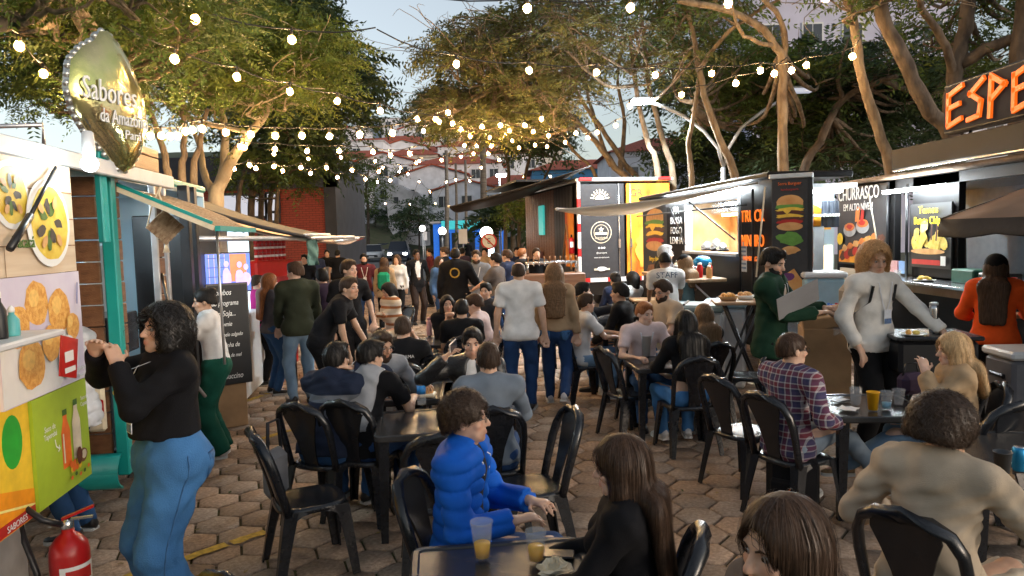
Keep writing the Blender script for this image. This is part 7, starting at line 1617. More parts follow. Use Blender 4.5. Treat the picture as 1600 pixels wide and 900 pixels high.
box_part('tube_light', B2, (.95, .25, 2.44), (1.9, .05, .04), mat('tube light window', (1, 1, 1), .3, var=0, emit=(.85, .95, 1), estr=50)); box_part('warm_lamp', B2, (.6, .6, 2.225), (1.0, .1, .03), mat('heat lamp', (1, .8, .5), .3, var=0, emit=(1, .55, .2), estr=40))
for x_, hh in ((.35, .12), (.75, .16), (1.0, .1)):
    b = MB(); b.lathe([(.09, 0), (.10, hh*.6), (.05, hh), (.01, hh+.03)], (x_, .2, 1.665), M_steel, 14); b.build('pan', B2)
y = -.004
def burger(pr, x, z, w_, h):
    pr.ell(x, z+h*.36, w_*.5, h*.20, W_bun, 22, .03); pr.rect(x-w_*.5, z+h*.26, x+w_*.5, z+h*.36, W_bun)
    for k, (m_, zz, ww) in enumerate(((W_grn2, .22, .56), (W_cheese, .13, .52), (W_meat, .05, .54), (W_cheese, -.05, .5), (W_meat, -.14, .53), (W_red, -.21, .48))): pr.ell(x, z+h*zz, w_*ww, h*.075, m_, 20, .14)
    pr.poly([(x-w_*.3, z+h*.15), (x+w_*.1, z+h*.15), (x-.1*w_, z)], W_cheese); pr.ell(x, z-h*.34, w_*.5, h*.12, W_bun, 20, .03)
pr = Print(y); pr.rect(-2.55, 1.0, -1.05, 2.45, W_char); burger(pr, -1.8, 1.98, 1.1, .78); pr.ell(-1.8, 1.25, .5, .12, W_brown, 18, .1); pr.build(B2); text('Burger Raiz', .13, W_yellow, B2, (-1.8, y-.02, 1.47))
for k, (tx, sz) in enumerate((('NA', .17), ('BRASA', .17), ('FOGO', .17), ('LENHA', .17))): text(tx, sz, W_white, B2, (-.52, y-.01, 2.33-k*.17), depth=.002, squeeze=1.25)
M_olet = mat('orange letter', (.85, .16, .02), .4, var=.08, emit=(1, .2, .02), estr=.25)
text('TRUCK', .22, M_olet, B2, (2.52, y-.01, 2.15), depth=.006, squeeze=1.0); text('MINEIRO', .22, M_olet, B2, (2.52, y-.01, 1.83), depth=.006, squeeze=.80); box_part('tube_light', B2, (.6, -.06, 2.52), (3.4, .05, .04), mat('tube light window', 0)); text('HAMBURGUERIA', .09, M_olet, B2, (2.57, y-.01, 1.60), depth=.002)
pr = Print(y); pr.rect(2.13, 1.42, 2.33, 1.82, P_('notice', (.6, .68, .75))); 
for k in range(6): pr.rect(2.15, 1.46+k*.055, 2.31, 1.485+k*.055, P_('notice ink', (.15, .25, .4)))
pr.build(B2); b = MB(); b.tube([(2.2, -.04, 2.55), (2.2, -.04, 1.0)], .018, M_black, 6); b.tube([(2.62, -.05, 2.5), (2.62, -.05, .9)], .018, M_black, 6); b.tube([(X0, -.12, 2.30), (2.6, -.12, 2.30)], .014, M_black, 6); b.build('pole', B2)
for q_, m_ in (([(.05, -.05, 1.75), (.5, -.45, 2.35)], M_black), ([(2.0, -.03, 1.85), (1.5, -.5, 2.4)], M_black), ([(3.0, -.06, 2.5), (3.05, -.2, 1.4)], W_cream)): b = MB(); b.tube(q_, .012, m_, 6); b.build('stay_rod', B2)
box_part('counter', B2, (.85, -.42, 1.30), (2.3, .55, .05), M_wtop, .01); b = MB()
for x_ in (-.15, 1.9): b.tube([(x_, -.6, 1.28), (x_, -.1, .8)], .015, M_alu, 6)
b.build('counter_bracket', B2)
for x_ in (-1.6, -.9): b = MB(); b.lathe([(.18, -.09), (.30, -.09), (.31, 0), (.30, .09), (.18, .09)], (x_, .15, .31), M_black, 20, axis=Matrix.Rotation(R(90), 3, 'X')); b.build('wheel', B2)
M2 = Matrix.Translation(B2.location) @ Matrix.Rotation(R(-84.3), 4, 'Z')
def on_counter(x, y_, z): return M2 @ Vector((x, y_, z))
items = [('steel thermos', (.25, -.4), .38, .05, M_steel, 'tall steel thermos on the burger trailer counter', 'thermos'), ('sauce_bottle', (.62, -.38), .2, .035, mat('clear green bottle', (.2, .4, .25), .2, var=0), 'green pump bottle on the burger trailer counter', 'bottle'), ('cup_tower', (1.7, -.42), .2, .045, M_red, 'red cup at the end of the burger counter', 'cup'), ('ketchup_bottle', (1.78, -.30), .2, .035, W_red, 'red squeeze bottle on the burger counter', 'bottle'), ('mustard_jar', (1.9, -.36), .17, .04, W_bun, 'brown jar at the far end of the burger counter', 'jar')]
for nm, (x_, y_), hh, r__, m_, lab, cat in items:
    r_ = empty(nm.replace(' ', '_'), on_counter(x_, y_, 1.328), 0, lab, cat); b = MB(); b.lathe([(r__*.95, 0), (r__, .01), (r__, hh*.75), (r__*.6, hh*.88), (r__*.6, hh*.92)], (0, 0, 0), m_, 14); b.build('body', r_); b = MB(); b.lathe([(r__*.66, hh*.9), (r__*.66, hh), (.005, hh+.01)], (0, 0, 0), M_black if 'steel' in nm else W_white, 12); b.build('lid', r_)
for nm, x_, d_, m_, lab in (('napkin_tray', .95, (.34, .22, .15), W_white, 'white tray of napkins on the burger counter'), ('cutlery_box', 1.38, (.26, .2, .12), M_black, 'black cutlery box on the burger counter')):
    r_ = empty(nm, on_counter(x_, -.42, 1.328), R(-84), lab, 'box'); b = MB(); b.box((0, 0, d_[2]/2), d_, m_, bev=.012); b.build('case', r_); b = MB(); b.box((0, 0, d_[2]+.012), (d_[0]*.8, d_[1]*.7, .03), W_cream if m_ is W_white else M_steel, bev=.008); b.build('contents', r_)
hb = empty('blue_bag', on_counter(1.35, -.25, 1.46), 0, 'shiny blue bag lying behind the cutlery box', 'bag'); b = MB(); b.sphere((0, 0, .07), .14, mat('blue foil', (.02, .2, .42), .2, .4, var=.3, scale=14, bump=.5), 14, 9, sq=(1, .8, .65)); b.build('bag', hb)
# banner on the near end
Bn = empty('burger_banner', M2 @ Vector((3.10, .0, 0)), R(-30), 'tall dark banner with a stacked burger at the trailer end', 'banner'); box_part('panel', Bn, (.19, 0, 1.72), (.42, .04, 1.72), W_char, .006); pr = Print(-.022); burger(pr, .19, 2.15, .30, .42)
pr.ell(.19, 1.86, .15, .08, W_grn2, 18, .2); pr.ell(.2, 1.72, .10, .05, W_bun, 14, .2); pr.poly([(.06, 1.0), (.3, .98), (.34, 1.35), (.24, 1.5), (.12, 1.42)], W_bun); pr.ell(.18, 1.4, .06, .05, W_purple, 12, .2); pr.build(Bn)
text('Serra Burguer', .052, W_orange, Bn, (.19, -.04, 2.52), squeeze=.9); text('hamburgueria', .036, W_red, Bn, (.19, -.04, 2.45)); box_part('banner_frame', Bn, (.42, .02, 1.6), (.05, .08, 2.0), M_black, .006)
box_part('roof_trim', Bn, (.2, .0, 2.61), (.5, .08, .06), M_alu, .01)
awning('white vinyl awning stretching left from the burger trailer', (((3.10, 9.15, 2.57), (2.74, 13.6, 2.53)), ((.56, 8.75, 2.29), (2.02, 13.0, 2.33))), M_canvw, .02, (.022, M_alu))
# cook inside
PEEPS['cook'] = person('cook in dark cap and tee inside the bright burger window', tuple((M2 @ Vector((1.55, .48, 0)))[:2]), -100, h=1.74, feet=.0, top=tp('tee', c_black), bottom=PT(t_black), hair=('short', 'black'), cap=c_black, skin='tan', lh=(-.15, .4, 1.05), rh=(.15, .4, 1.05), head=(0, 18)); PEEPS['cook']['root'].location.z = .55-.15
# --- lit kitchen in the gap
K3 = empty('kitchen_tent', (3.95, 9.35, 0), R(0), 'bright kitchen tent seen in the gap beside the burger banner', 'food stall')
box_part('back_wall', K3, (.22, 1.2, 1.3), (.98, .05, 2.5), M_bluepan); box_part('roof', K3, (.2, .75, 2.53), (.85, .9, .06), M_wbox); b = MB(); pr = Print(1.17); pr.ell(.3, 1.95, .36, .38, P_('amber sign', (.85, .40, .03), scale=4), 30, a0=0, a1=math.pi); pr.rect(.0, 1.65, .3, 1.93, W_yellow); pr.ell(.42, 1.75, .12, .08, W_purple, 16, .1); pr.rect(.45, 1.2, .68, 1.72, P_('bright counter light', (.9, .72, .5), emit=(1, .75, .45), estr=1.6)); pr.rect(-.2, 1.1, .1, 1.62, P_('bright counter light', 0)); pr.build(K3)  # emissive rectangles on the back wall paint in the brightly lit counter
box_part('grey_column', K3, (.30, .95, 1.45), (.24, .24, 1.1), mat('grey sheet metal', (.14, .145, .15), .4, .3, var=.1), .01); box_part('counter', K3, (.2, .75, .55), (.9, .4, 1.12), M_steel, .02); box_part('shelf', K3, (.4, .9, 2.15), (.4, .3, .04), M_steel); box_part('tube_light', K3, (.2, .6, 2.47), (.7, .06, .04), mat('tube light window', 0))
b = MB(); b.sheet([[(x, .9+.02*math.sin(x*60), 2.35), (x, .9+.02*math.sin(x*60+1), 1.98)] for x in np.linspace(.4, .66, 12)], M_glassd); b.build('curtain', K3)
Fz = empty('chest_freezer', (3.72, 8.75, 0), R(-12), 'pale blue chest freezer with white lid behind the water packs', 'freezer'); box_part('case', Fz, (0, 0, .70), (.46, .5, 1.38), mat('pale blue enamel', (.35, .52, .60), .35, var=.06), .03); box_part('lid', Fz, (0, 0, 1.425), (.49, .53, .07), M_wbox, .02)
St = empty('drinks_stand', (3.38, 7.75, 0), 0, 'low stand under the shrink-wrapped drinks packs', 'stand'); box_part('top', St, (0, 0, .93), (.5, .4, .04), M_black); 
for sx in (-1, 1):
    for sy in (-1, 1): box_part('leg', St, (sx*.22, sy*.17, .455), (.04, .04, .91), M_black)
M_wat = mat('blue water plastic', (.25, .55, .75), .15, var=0, trans=0); M_sodar = mat('red soda', (.35, .02, .025), .25, var=0)
def bottles(m_, n, mm): b = MB(); b.lathe([(.028, 0), (.032, .01), (.032, .14), (.012, .19), (.012, .205)], (0, 0, 0), m_, 10); b.lathe([(.0145, .2), (.0145, .222), (.003, .223)], (0, 0, 0), mm, 8); return b.mesh('bottle')
M_capb = mat('blue cap', (.02, .15, .5), .4, var=0)
for cols, m_, cp, x0, lab, nm, zz in ((4, M_wat, M_capb, -.22, 'pack of clear blue water bottles on the drinks stand', 'water_pack', .952), (3, M_sodar, M_red, .065, 'pack of red soda bottles beside the water pack', 'soda_pack', .952)):
    r_ = empty(nm, (3.38+x0, 7.66, zz), 0, lab, 'drinks pack'); me = bottles(m_, 0, cp)
    for i in range(cols):
        for j in range(3): link_mesh('bottle', me, r_, (i*.068+.03, j*.068, 0))
    b = MB(); b.box((cols*.034, .068, .07), (cols*.068+.01, .21, .09), M_gl); b.build('wrap', r_)
# --- grill and chips trailer at right
B3 = empty('grill_trailer', (5.10, 11.4, 0), R(-90), 'black grill trailer with barbecue and chips posters and an orange roof sign', 'food stall'); L3 = 7.0
b = MB(); b.box((3.5, .04, .9), (L3, .08, .9), M_tread); b.box((.85, .04, 1.95), (1.7, .08, 1.25), M_tread); b.box((2.6, .04, 1.95), (.95, .08, 1.25), M_tread); b.box((3.5, .04, 2.52), (L3, .08, .12), M_tread); b.box((6.1, .04, 1.95), (1.8, .08, 1.25), M_tread); b.build('front_wall', B3)
box_part('inner_wall', B3, (3.5, 1.8, 1.6), (L3, .05, 2.0), mat('inner steel blue', (.22, .27, .32), .35, .4, var=.1)); box_part('ceiling', B3, (3.5, .95, 2.5), (L3, 1.7, .04), M_steel); box_part('roof', B3, (3.5, .86, 2.62), (L3+.2, 2.0, .06), M_brown, .02); box_part('floor_pan', B3, (3.5, .95, .5), (L3, 1.7, .08), M_black)
box_part('parapet', B3, (4.6, -.16, 2.81), (5.2, .10, .26), M_tread, .01); box_part('parapet_trim', B3, (4.6, -.14, 2.675), (5.2, .12, .025), M_steel, .005); box_part('parapet_trim', B3, (4.6, -.14, 2.925), (5.2, .12, .02), M_alu, .005)
ct = box_part('counter', B3, (3.6, -.2, 1.30), (4.2, .42, .04), M_steel, .008); box_part('counter_front', B3, (3.6, .0, 1.2), (4.2, .03, .14), M_wtop)
o, y = panel(B3, .12, 1.42, 1.58, 2.56, W_char, y=-.03); pr = Print(y)
pr.poly([(.15, 1.45), (1.55, 1.45), (1.55, 1.7), (1.1, 1.85), (.5, 1.7), (.15, 1.62)], W_fire)
for k in range(9): pr.ell(.3+.14*k, 1.55+.03*k, .13, .07, W_red if k % 2 else W_meat, 14, .15, .3)
for k in range(6): pr.ell(.35+.18*k, 1.66+.035*k, .08, .05, W_sauce if k % 2 else W_bun, 12, .15)
for cx_, cz_ in ((.52, 1.93), (.92, 1.98)): pr.ell(cx_, cz_, .2, .10, W_steel if False else P_('bowl grey', (.35, .35, .36)), 22); pr.ell(cx_, cz_+.045, .17, .06, W_sauce, 18, .05); pr.ell(cx_, cz_+.05, .10, .035, W_red, 12, .2)
pr.poly([(.7, 2.05), (.82, 2.05), (.86, 2.25), (.78, 2.27), (.72, 2.2)], W_sauce); pr.poly([(.86, 2.05), (.95, 2.05), (.98, 2.2), (.9, 2.24)], W_red); pr.ell(.22, 1.8, .1, .09, W_yellow, 14); pr.build(B3)
text('CHURRASCO', .26, W_white, B3, (.78, y-.02, 2.45), squeeze=.80, depth=.003); text('EM ALTO NÍVEL!', .145, W_white, B3, (.78, y-.02, 2.26), squeeze=.85, depth=.002)
o2, _ = panel(B3, .18, 1.10, .75, 1.36, W_wood, y=-.03)
o, y = panel(B3, 2.14, 1.46, 3.02, 2.24, W_black, y=-.035); pr = Print(y); 
for k in range(26): pr.ell(2.58+random.uniform(-.32, .32), 1.76+random.uniform(-.06, .14)*(1-.3*abs(random.uniform(-1, 1))), .08, .05, W_chip, 12, .15, random.uniform(0, 3))
pr.ell(2.5, 1.96, .09, .07, P_('pale chip', (.85, .74, .3)), 12, .15, .5); pr.line([(2.66, 1.8), (2.67, 2.0)], .03, W_meat); pr.line([(2.76, 1.79), (2.78, 1.97)], .03, W_meat); pr.ell(2.58, 1.66, .36, .035, W_bun, 18); pr.rect(2.25, 1.50, 2.85, 1.56, W_red); pr.rect(2.86, 1.50, 2.96, 1.61, W_white); pr.build(B3)
M_ylet = mat('yellow letter', (.85, .62, .03), .4, var=.05, emit=(1, .7, .03), estr=.3)
text('Temos', .13, M_ylet, B3, (2.58, y-.02, 2.16), depth=.003, squeeze=1.15); text('Batata Chips', .13, M_ylet, B3, (2.58, y-.02, 2.03), depth=.003, squeeze=.92)
o, y = panel(B3, 1.68, 1.36, 1.86, 1.52, P_('sticker', (.6, .3, .3), scale=30), y=-.04, name='sticker'); o, y = panel(B3, 1.9, 1.36, 2.05, 1.52, P_('sticker blue', (.2, .35, .6), scale=30), y=-.04, name='sticker'); box_part('tube_light', B3, (2.4, -.16, 2.42), (1.35, .04, .04), mat('tube light window', 0)); b = MB(); b.tube([(1.62, -.06, 2.5), (1.62, -.06, 1.3)], .02, M_black, 6); b.tube([(2.1, -.06, 2.5), (2.1, -.06, 1.3)], .02, M_black, 6); b.tube([(2.0, -.5, 2.4), (1.68, -.15, 1.35)], .01, W_cream, 6); b.build('pole', B3)
for x_, m_, d_, nm in ((3.35, M_green if False else mat('green crate', (.03, .12, .08), .5, var=.1), (.4, .25, .16), 'crate'), (3.8, M_black, (.35, .25, .12), 'crate')): box_part(nm, B3, (x_, .0, 1.40), d_, m_, .015)
sg = box_part('sign_box', B3, (4.2, -.02, 3.28), (2.55, .16, .56), M_black, .02); box_part('sign_face', sg, (4.2, -.105, 3.28), (2.48, .012, .50), mat('sign navy face', (.016, .018, .03), .6, var=.1, spec=.08))
M_neon = mat('orange sign letter', (.72, .085, .008), .4, var=0, emit=(1, .16, .01), estr=.22)
LET = {'E': [[(1, 1), (0, .86), (0, 0), (.95, .1)], [(0, .48), (.8, .55)]], 'S': [[(1, 1), (.1, .72), (.85, .45), (.75, .1), (0, 0)]], 'P': [[(0, 0), (.05, 1), (.9, .72), (.08, .42)]]}
for k, chx in enumerate('ESPE'):
    b = MB(); x0 = 3.06+k*.36
    for st in LET[chx]:
        for (xa, za), (xb, zb) in zip(st, st[1:]):
            p, q = Vector((x0+xa*.25, -.125, 3.08+za*.41)), Vector((x0+xb*.25, -.125, 3.10+zb*.37)); d = q-p; b.box((p+q)/2, (d.length+.04, .03, .05), M_neon, rot=Matrix.Rotation(-math.atan2(d.z, d.x), 3, 'Y'))
    b.build('lettering', sg)
b = MB(); b.tube([(3.0, .1, 3.3), (2.4, .4, 2.7)], .02, M_black, 6); b.tube([(3.3, -.02, 3.0), (3.3, -.02, 2.7)], .02, M_black, 6); b.tube([(5.0, -.02, 3.0), (5.0, -.02, 2.7)], .02, M_black, 6); b.build('sign_strut', B3)
# --- dark canopy at right edge
Cn = empty('market_umbrella', (5.12, 5.8, 0), R(20), 'brown and black canopy corner at the right edge', 'umbrella'); M_cnv = mat('brown canopy top', (.17, .115, .085), .75, var=.15, scale=3, bump=.2); M_val = mat('black valance', (.025, .022, .022), .7, var=.15, bump=.2)
hh = 1.05; cs = [Vector((-hh, -hh, 2.03)), Vector((hh, -hh, 2.03)), Vector((hh, hh, 2.03)), Vector((-hh, hh, 2.03))]; ap = Vector((0, 0, 2.62))
for k in range(4):
    p, q = cs[k], cs[(k+1) % 4]; b = MB(); b.sheet([[p.lerp(q, j/6).lerp(ap, i/5)-Vector((0, 0, .06*math.sin(math.pi*i/5)*math.sin(math.pi*j/6))) for j in range(7)] for i in range(6)], M_cnv, .01); b.build('canopy_panel', Cn)
    b = MB(); b.sheet([[p.lerp(q, j/8)+Vector((0, 0, 0)) for j in range(9)], [p.lerp(q, j/8)*1.01-Vector((0, 0, .14+.02*math.sin(j*2.2)+.02)) for j in range(9)]], M_val, .012); b.build('valance', Cn)
b = MB(); b.tube([(0, 0, 0), (0, 0, 2.62)], .025, M_black, 10); b.build('pole', Cn)
for k in range(4): b = MB(); b.tube([Vector((0, 0, 2.58)), cs[k]+Vector((0, 0, -.0))], .012, M_black, 6); b.build('rib', Cn)
# --- bins, coolers, bar tables
Kb = empty('cardboard_bin', (gx(1287, 7.3, .6), 7.3, 0), R(-14), 'tall brown cardboard bin with a windowed tray lying on top', 'bin'); box_part('carton', Kb, (0, 0, .5), (.44, .42, .99), M_kraft, .006)
tr = box_part('tray', Kb, (.02, -.02, 1.09), (.50, .40, .12), M_kraft, .01, rot=Matrix.Rotation(R(10), 3, 'X') @ Matrix.Rotation(R(-8), 3, 'Y'))
for x_ in (-.09, .13): box_part('tray_window', tr, (x_+.02, -.03, 1.152), (.16, .26, .012), M_glassd if x_ < 0 else M_gl, .003, rot=Matrix.Rotation(R(10), 3, 'X') @ Matrix.Rotation(R(-8), 3, 'Y'))
b = MB(); b.sheet([[Vector((.05+i*.04, -.225-.02*math.sin(i*3), 1.02-.02*j+.01*math.sin(i*5+j))) for i in range(6)] for j in range(5)], M_gl, .004); b.build('plastic_liner', Kb)
Gc = empty('grey_cooler', (4.50, 6.10, 0), R(-4), 'grey cooler box with white lid at the right edge', 'cooler'); box_part('case', Gc, (0, 0, .43), (.78, .42, .84), mat('grey plastic', (.13, .13, .145), .5, var=.1), .03); box_part('lid', Gc, (0, 0, .89), (.82, .46, .07), M_wbox, .02); box_part('handle', Gc, (-.395, 0, .7), (.04, .2, .04), M_black, .01)
for x_, y_, lab, w_ in ((2.28, 8.95, 'pale blue-grey lidded cooler left of the wooden bar table', .62), (2.72, 9.3, 'second pale cooler half behind the wooden bar table', .5)):
    r_ = empty('cooler_box', (x_, y_, 0), R(-20), lab, 'cooler'); box_part('case', r_, (0, 0, .5), (w_, .5, 1.0), mat('foam white', (.52, .54, .55), .6, var=.08), .03); box_part('lid', r_, (0, 0, 1.05), (w_+.05, .55, .09), mat('blue grey lid', (.20, .30, .34), .4, var=.1), .03); 
    for k in (-1, 1): box_part('lid_rib', r_, (k*w_*.22, 0, 1.10), (.03, .5, .02), M_black, .004)
def bar_table(label, x, y, rz, top_m, h=1.08, w_=.62, skirt=False):
    r_ = empty('bar_table', (x, y, 0), R(rz), label, 'table'); b = MB(); b.box((0, 0, h), (w_, w_*.8, .035), top_m, bev=.01); b.build('tabletop', r_)
    for sx in (-1, 1):
        for sy in (-1, 1): b = MB(); b.tube([(sx*w_*.42, sy*w_*.32, 0), (-sx*w_*.30, sy*w_*.32, h-.02)], .016, M_black, 6); b.build('leg', r_)
    if skirt: box_part('apron', r_, (0, 0, h-.16), (w_*.92, w_*.72, .28), M_black, .03)
    return r_
bar_table('wooden bar table with food baskets beside the burger trailer', 2.62, 8.35, -10, M_wtop, 1.16); bar_table('black bar table in front of the person in cream sweater', 3.46, 6.05, -8, M_plast, 1.07, .66, True)
bar_table('bar table the staff man leans over', 2.05, 10.6, 0, M_wtop, 1.0)
# ================================================================== SMALL THINGS ON THE TABLES, CARS
TOP = .729
def juice(x, y, z, fill, label, h=.125, r0=.029, r1=.041, liq=None, cupm=None, cat='cup'):
    r_ = empty('plastic_cup', (x, y, z), 0, label, cat); t = .0015; b = MB(); b.lathe([(0, 0), (r0, 0), (r1, h), (r1+.002, h), (r1+.002, h-.004), (r1-t, h-.004), (r0-t, .004), (0, .004)], (0, 0, 0), cupm or M_gl, 28); b.build('cup', r_)
    if fill: f = r0+(r1-r0)*fill; b = MB(); b.lathe([(0, .006), (r0-.004, .006), (f-.004, h*fill), (0, h*fill)], (0, 0, 0), liq, 24); b.build('juice', r_)
    return r_
M_oj = mat('orange juice', (1.0, .50, .012), .25, var=.03, sss=.35); M_beer = mat('beer', (.7, .38, .04), .1, var=0, trans=0); M_ycup = mat('yellow paper cup', (.8, .42, .01), .5, var=.04); M_coffee = mat('grey paper cup', (.05, .055, .06), .5, var=.1)
def on(key, u, v): p = atz(u, v, TOP); return p.x, p.y
x, y = on('f', 754, 872); juice(x, y, TOP, .42, 'tall clear cup with orange juice, left one on the front table', .15, .03, .044, M_oj)
x, y = on('f', 838, 876); juice(x, y, TOP, .5, 'shorter clear cup of orange juice beside the phone', .12, .03, .041, M_oj)
x, y = on('f', 868, 868); r_ = empty('phone', (x, y, TOP+.001), R(-8), 'dark phone lying on the front table', 'phone'); box_part('case', r_, (0, 0, .005), (.15, .072, .009), M_black, .004); box_part('screen', r_, (0, 0, .0098), (.14, .066, .0012), M_glassd)
x, y = on('f', 866, 893); r_ = empty('crumpled_napkin', (x, y, TOP), 0, 'crumpled beige napkin at the edge of the front table', 'napkin'); b = MB(); rows = []
for i in range(9):
    th = math.pi*.5*i/8; rows.append([Vector(((.062*math.sin(th+.05))*math.cos(a)*(1+.22*math.sin(5*a+i)), (.045*math.sin(th+.05))*math.sin(a)*(1+.2*math.cos(4*a+2*i)), .045*math.cos(th)*(1+.3*math.sin(3*a+i*2))+.002)) for a in np.linspace(0, 2*math.pi, 17)])
b.sheet(rows, W_cream, 0, False); b.build('paper', r_)
x, y = on('b', 659, 632); r_ = empty('water_bottle', (x, y, TOP), 0, 'clear water bottle with blue label on the middle table', 'bottle'); b = MB(); b.lathe([(.03, 0), (.034, .012), (.034, .05), (.031, .07), (.034, .09), (.034, .15), (.030, .18), (.014, .215), (.013, .225)], (0, 0, 0), M_gl, 18); b.build('body', r_); b = MB(); b.lathe([(.0345, .085), (.0348, .085), (.0348, .15), (.0345, .15)], (0, 0, 0), mat('water label', (.03, .22, .55), .4, var=.2, scale=50), 18); b.build('label', r_); b = MB(); b.lathe([(.016, .222), (.016, .245), (.002, .247)], (0, 0, 0), M_capb, 12); b.build('cap', r_)
x, y = on('p', 671, 524); r_ = empty('pink_bottle', (x, y, TOP), 0, 'pale pink drinking bottle on the far middle table', 'bottle'); b = MB(); b.lathe([(.034, 0), (.036, .01), (.036, .18), (.022, .2)], (0, 0, 0), mat('pink enamel', (.72, .36, .34), .4, var=.05), 16); b.build('body', r_); b = MB(); b.lathe([(.024, .198), (.026, .235), (.003, .24)], (0, 0, 0), mat('pink lid', (.6, .28, .27), .4, var=0), 14); b.build('lid', r_)
x, y = on('t', 1010, 556); juice(x, y, TOP, .55, 'tall frosted tumbler with lid on the ginger man\'s table', .21, .036, .052, W_cream, mat('frosted cup', (.6, .58, .56), .4, var=.05)); x, y = on('t', 1032, 562); juice(x, y, TOP, .45, 'small cup of beer next to the frosted tumbler', .09, .028, .036, M_beer)
for u, v, fill, lab, liq, cm_, h in ((1337, 632, 0, 'empty clear cup, left one on the cup table', None, None, .12), (1364, 640, 0, 'yellow paper cup on the cup table', None, M_ycup, .125), (1385, 638, .35, 'clear cup with dark print right of the yellow cup', M_wat, None, .12), (1404, 632, 0, 'clear cup nearest the camel coat', None, None, .11)):
    x, y = on('c', u, v); juice(x, y, TOP, fill, lab, h, .03, .042, liq, cm_)
x, y = on('c', 1313, 627); r_ = empty('phone', (x, y, TOP+.001), R(30), 'phone with bright screen lying by the clear cup', 'phone'); box_part('case', r_, (0, 0, .005), (.14, .07, .009), M_black, .004); box_part('screen', r_, (0, 0, .0098), (.13, .064, .0012), mat('phone screen', (.5, .5, .52), .2, var=.3, scale=40))
x, y = on('c', 1418, 618); r_ = empty('handbag', (x+.05, y+.05, TOP), R(20), 'dark handbag on the cup table by the camel coat', 'bag'); b = MB(); b.box((0, 0, .08), (.22, .12, .16), c_purple, bev=.04); b.build('body', r_); b = MB(); b.tube([(-.08, 0, .14), (-.05, 0, .23), (.05, 0, .23), (.08, 0, .14)], .008, M_black, 6); b.build('strap', r_)
x, y = on('r', 1566, 742); juice(x, y, TOP, 0, 'dark paper coffee cup on the right edge table', .12, .03, .042, None, M_coffee); x, y = on('r', 1538, 742); r_ = empty('food_tray', (x, y, TOP), R(-30), 'brown cardboard food tray on the right edge table', 'tray'); box_part('base', r_, (0, 0, .006), (.24, .12, .01), M_kraft); box_part('rim', r_, (0, .058, .02), (.24, .006, .03), M_kraft); box_part('rim', r_, (0, -.058, .02), (.24, .006, .03), M_kraft)
x, y = on('r', 1592, 735); r_ = empty('drink_can', (x, y, TOP), 0, 'blue drink can at the right frame edge', 'can'); b = MB(); b.lathe([(.028, 0), (.033, .008), (.033, .11), (.027, .122), (0, .12)], (0, 0, 0), mat('blue can', (.02, .25, .5), .25, .5, var=.1), 18); b.build('body', r_); b = MB(); b.lathe([(.0, .121), (.026, .121), (.024, .124), (0, .123)], (0, 0, 0), M_steel, 14); b.build('lid', r_)
x, y = on('b', 690, 618); 
for (px, py, lab) in ((-.70, 5.75, 'burger in paper on the bearded man\'s table'),):
    r_ = empty('wrapped_burger', (px, py, TOP), 0, lab, 'food'); b = MB(); b.sphere((0, 0, .045), .05, W_bun, 12, 7, sq=(1, 1, .8)); b.build('bun', r_); b = MB(); b.box((0, 0, .02), (.13, .13, .03), W_cream, bev=.01); b.build('paper', r_)
# bar table things
p = Vector((3.40, 5.98, 1.09)); r_ = empty('steel_tumbler', p+Vector((.10, .05, 0)), 0, 'tall steel tumbler on the black bar table', 'tumbler'); b = MB(); b.lathe([(.034, 0), (.036, .01), (.036, .20), (.033, .235)], (0, 0, 0), M_steel, 18); b.build('body', r_); b = MB(); b.lathe([(.034, .232), (.034, .25), (.02, .255)], (0, 0, 0), M_alu, 16); b.build('lid', r_)
r_ = empty('paper_plate', p+Vector((-.12, -.05, 0)), 0, 'paper plate with snacks on the black bar table', 'plate'); b = MB(); b.lathe([(0, .003), (.07, .004), (.10, .014), (.10, .011), (.07, .001)], (0, 0, 0), W_white, 18); b.build('dish', r_); b = MB(); b.sphere((.02, 0, .02), .03, W_chip, 9, 6, sq=(1, 1, .6)); b.sphere((-.03, .02, .02), .025, W_fry, 9, 6); b.build('snack', r_)
for k, (dx, dy, m_, lab) in enumerate(((-.14, 0, W_fry, 'basket of fried food, left on the wooden bar table'), (.08, .08, W_bun, 'basket of burgers, right on the wooden bar table'))):
    r_ = empty('food_basket', (2.62+dx, 8.35+dy, 1.18), 0, lab, 'basket'); b = MB(); b.lathe([(.08, 0), (.11, .05), (.105, .05), (.075, .006), (0, .006)], (0, 0, 0), W_white if k else M_kraft, 16); b.build('basket', r_)
    for j in range(6): b = MB(); b.sphere((.05*math.cos(j*1.05), .05*math.sin(j*1.05), .05+.012*(j % 2)), .035, m_, 9, 6, sq=(1, 1, .8)); b.build('piece', r_)
M3 = Matrix.Translation(B3.location) @ Matrix.Rotation(R(-90), 4, 'Z')
for x_, m_, lab, h in ((2.25, None, 'clear cup standing on the grill trailer counter', .1), (4.35, M_red, 'red cup on the grill trailer counter at right', .13)): q = M3 @ Vector((x_, -.25, 1.322)); juice(q.x, q.y, q.z, 0, lab, h, .032, .042, None, m_)
q = M3 @ Vector((2.85, -.25, 1.322)); r_ = empty('food_plate', q, 0, 'plate of yellow chips on the grill trailer counter', 'plate'); b = MB(); b.lathe([(0, .003), (.08, .004), (.12, .018), (.12, .014)], (0, 0, 0), W_white, 18); b.build('dish', r_)
for j in range(7): b = MB(); b.sphere((.05*math.cos(j*.9), .05*math.sin(j*.9), .03+.01*(j % 3)), .03, W_chip, 8, 5, sq=(1.2, 1, .5)); b.build('chip', r_)
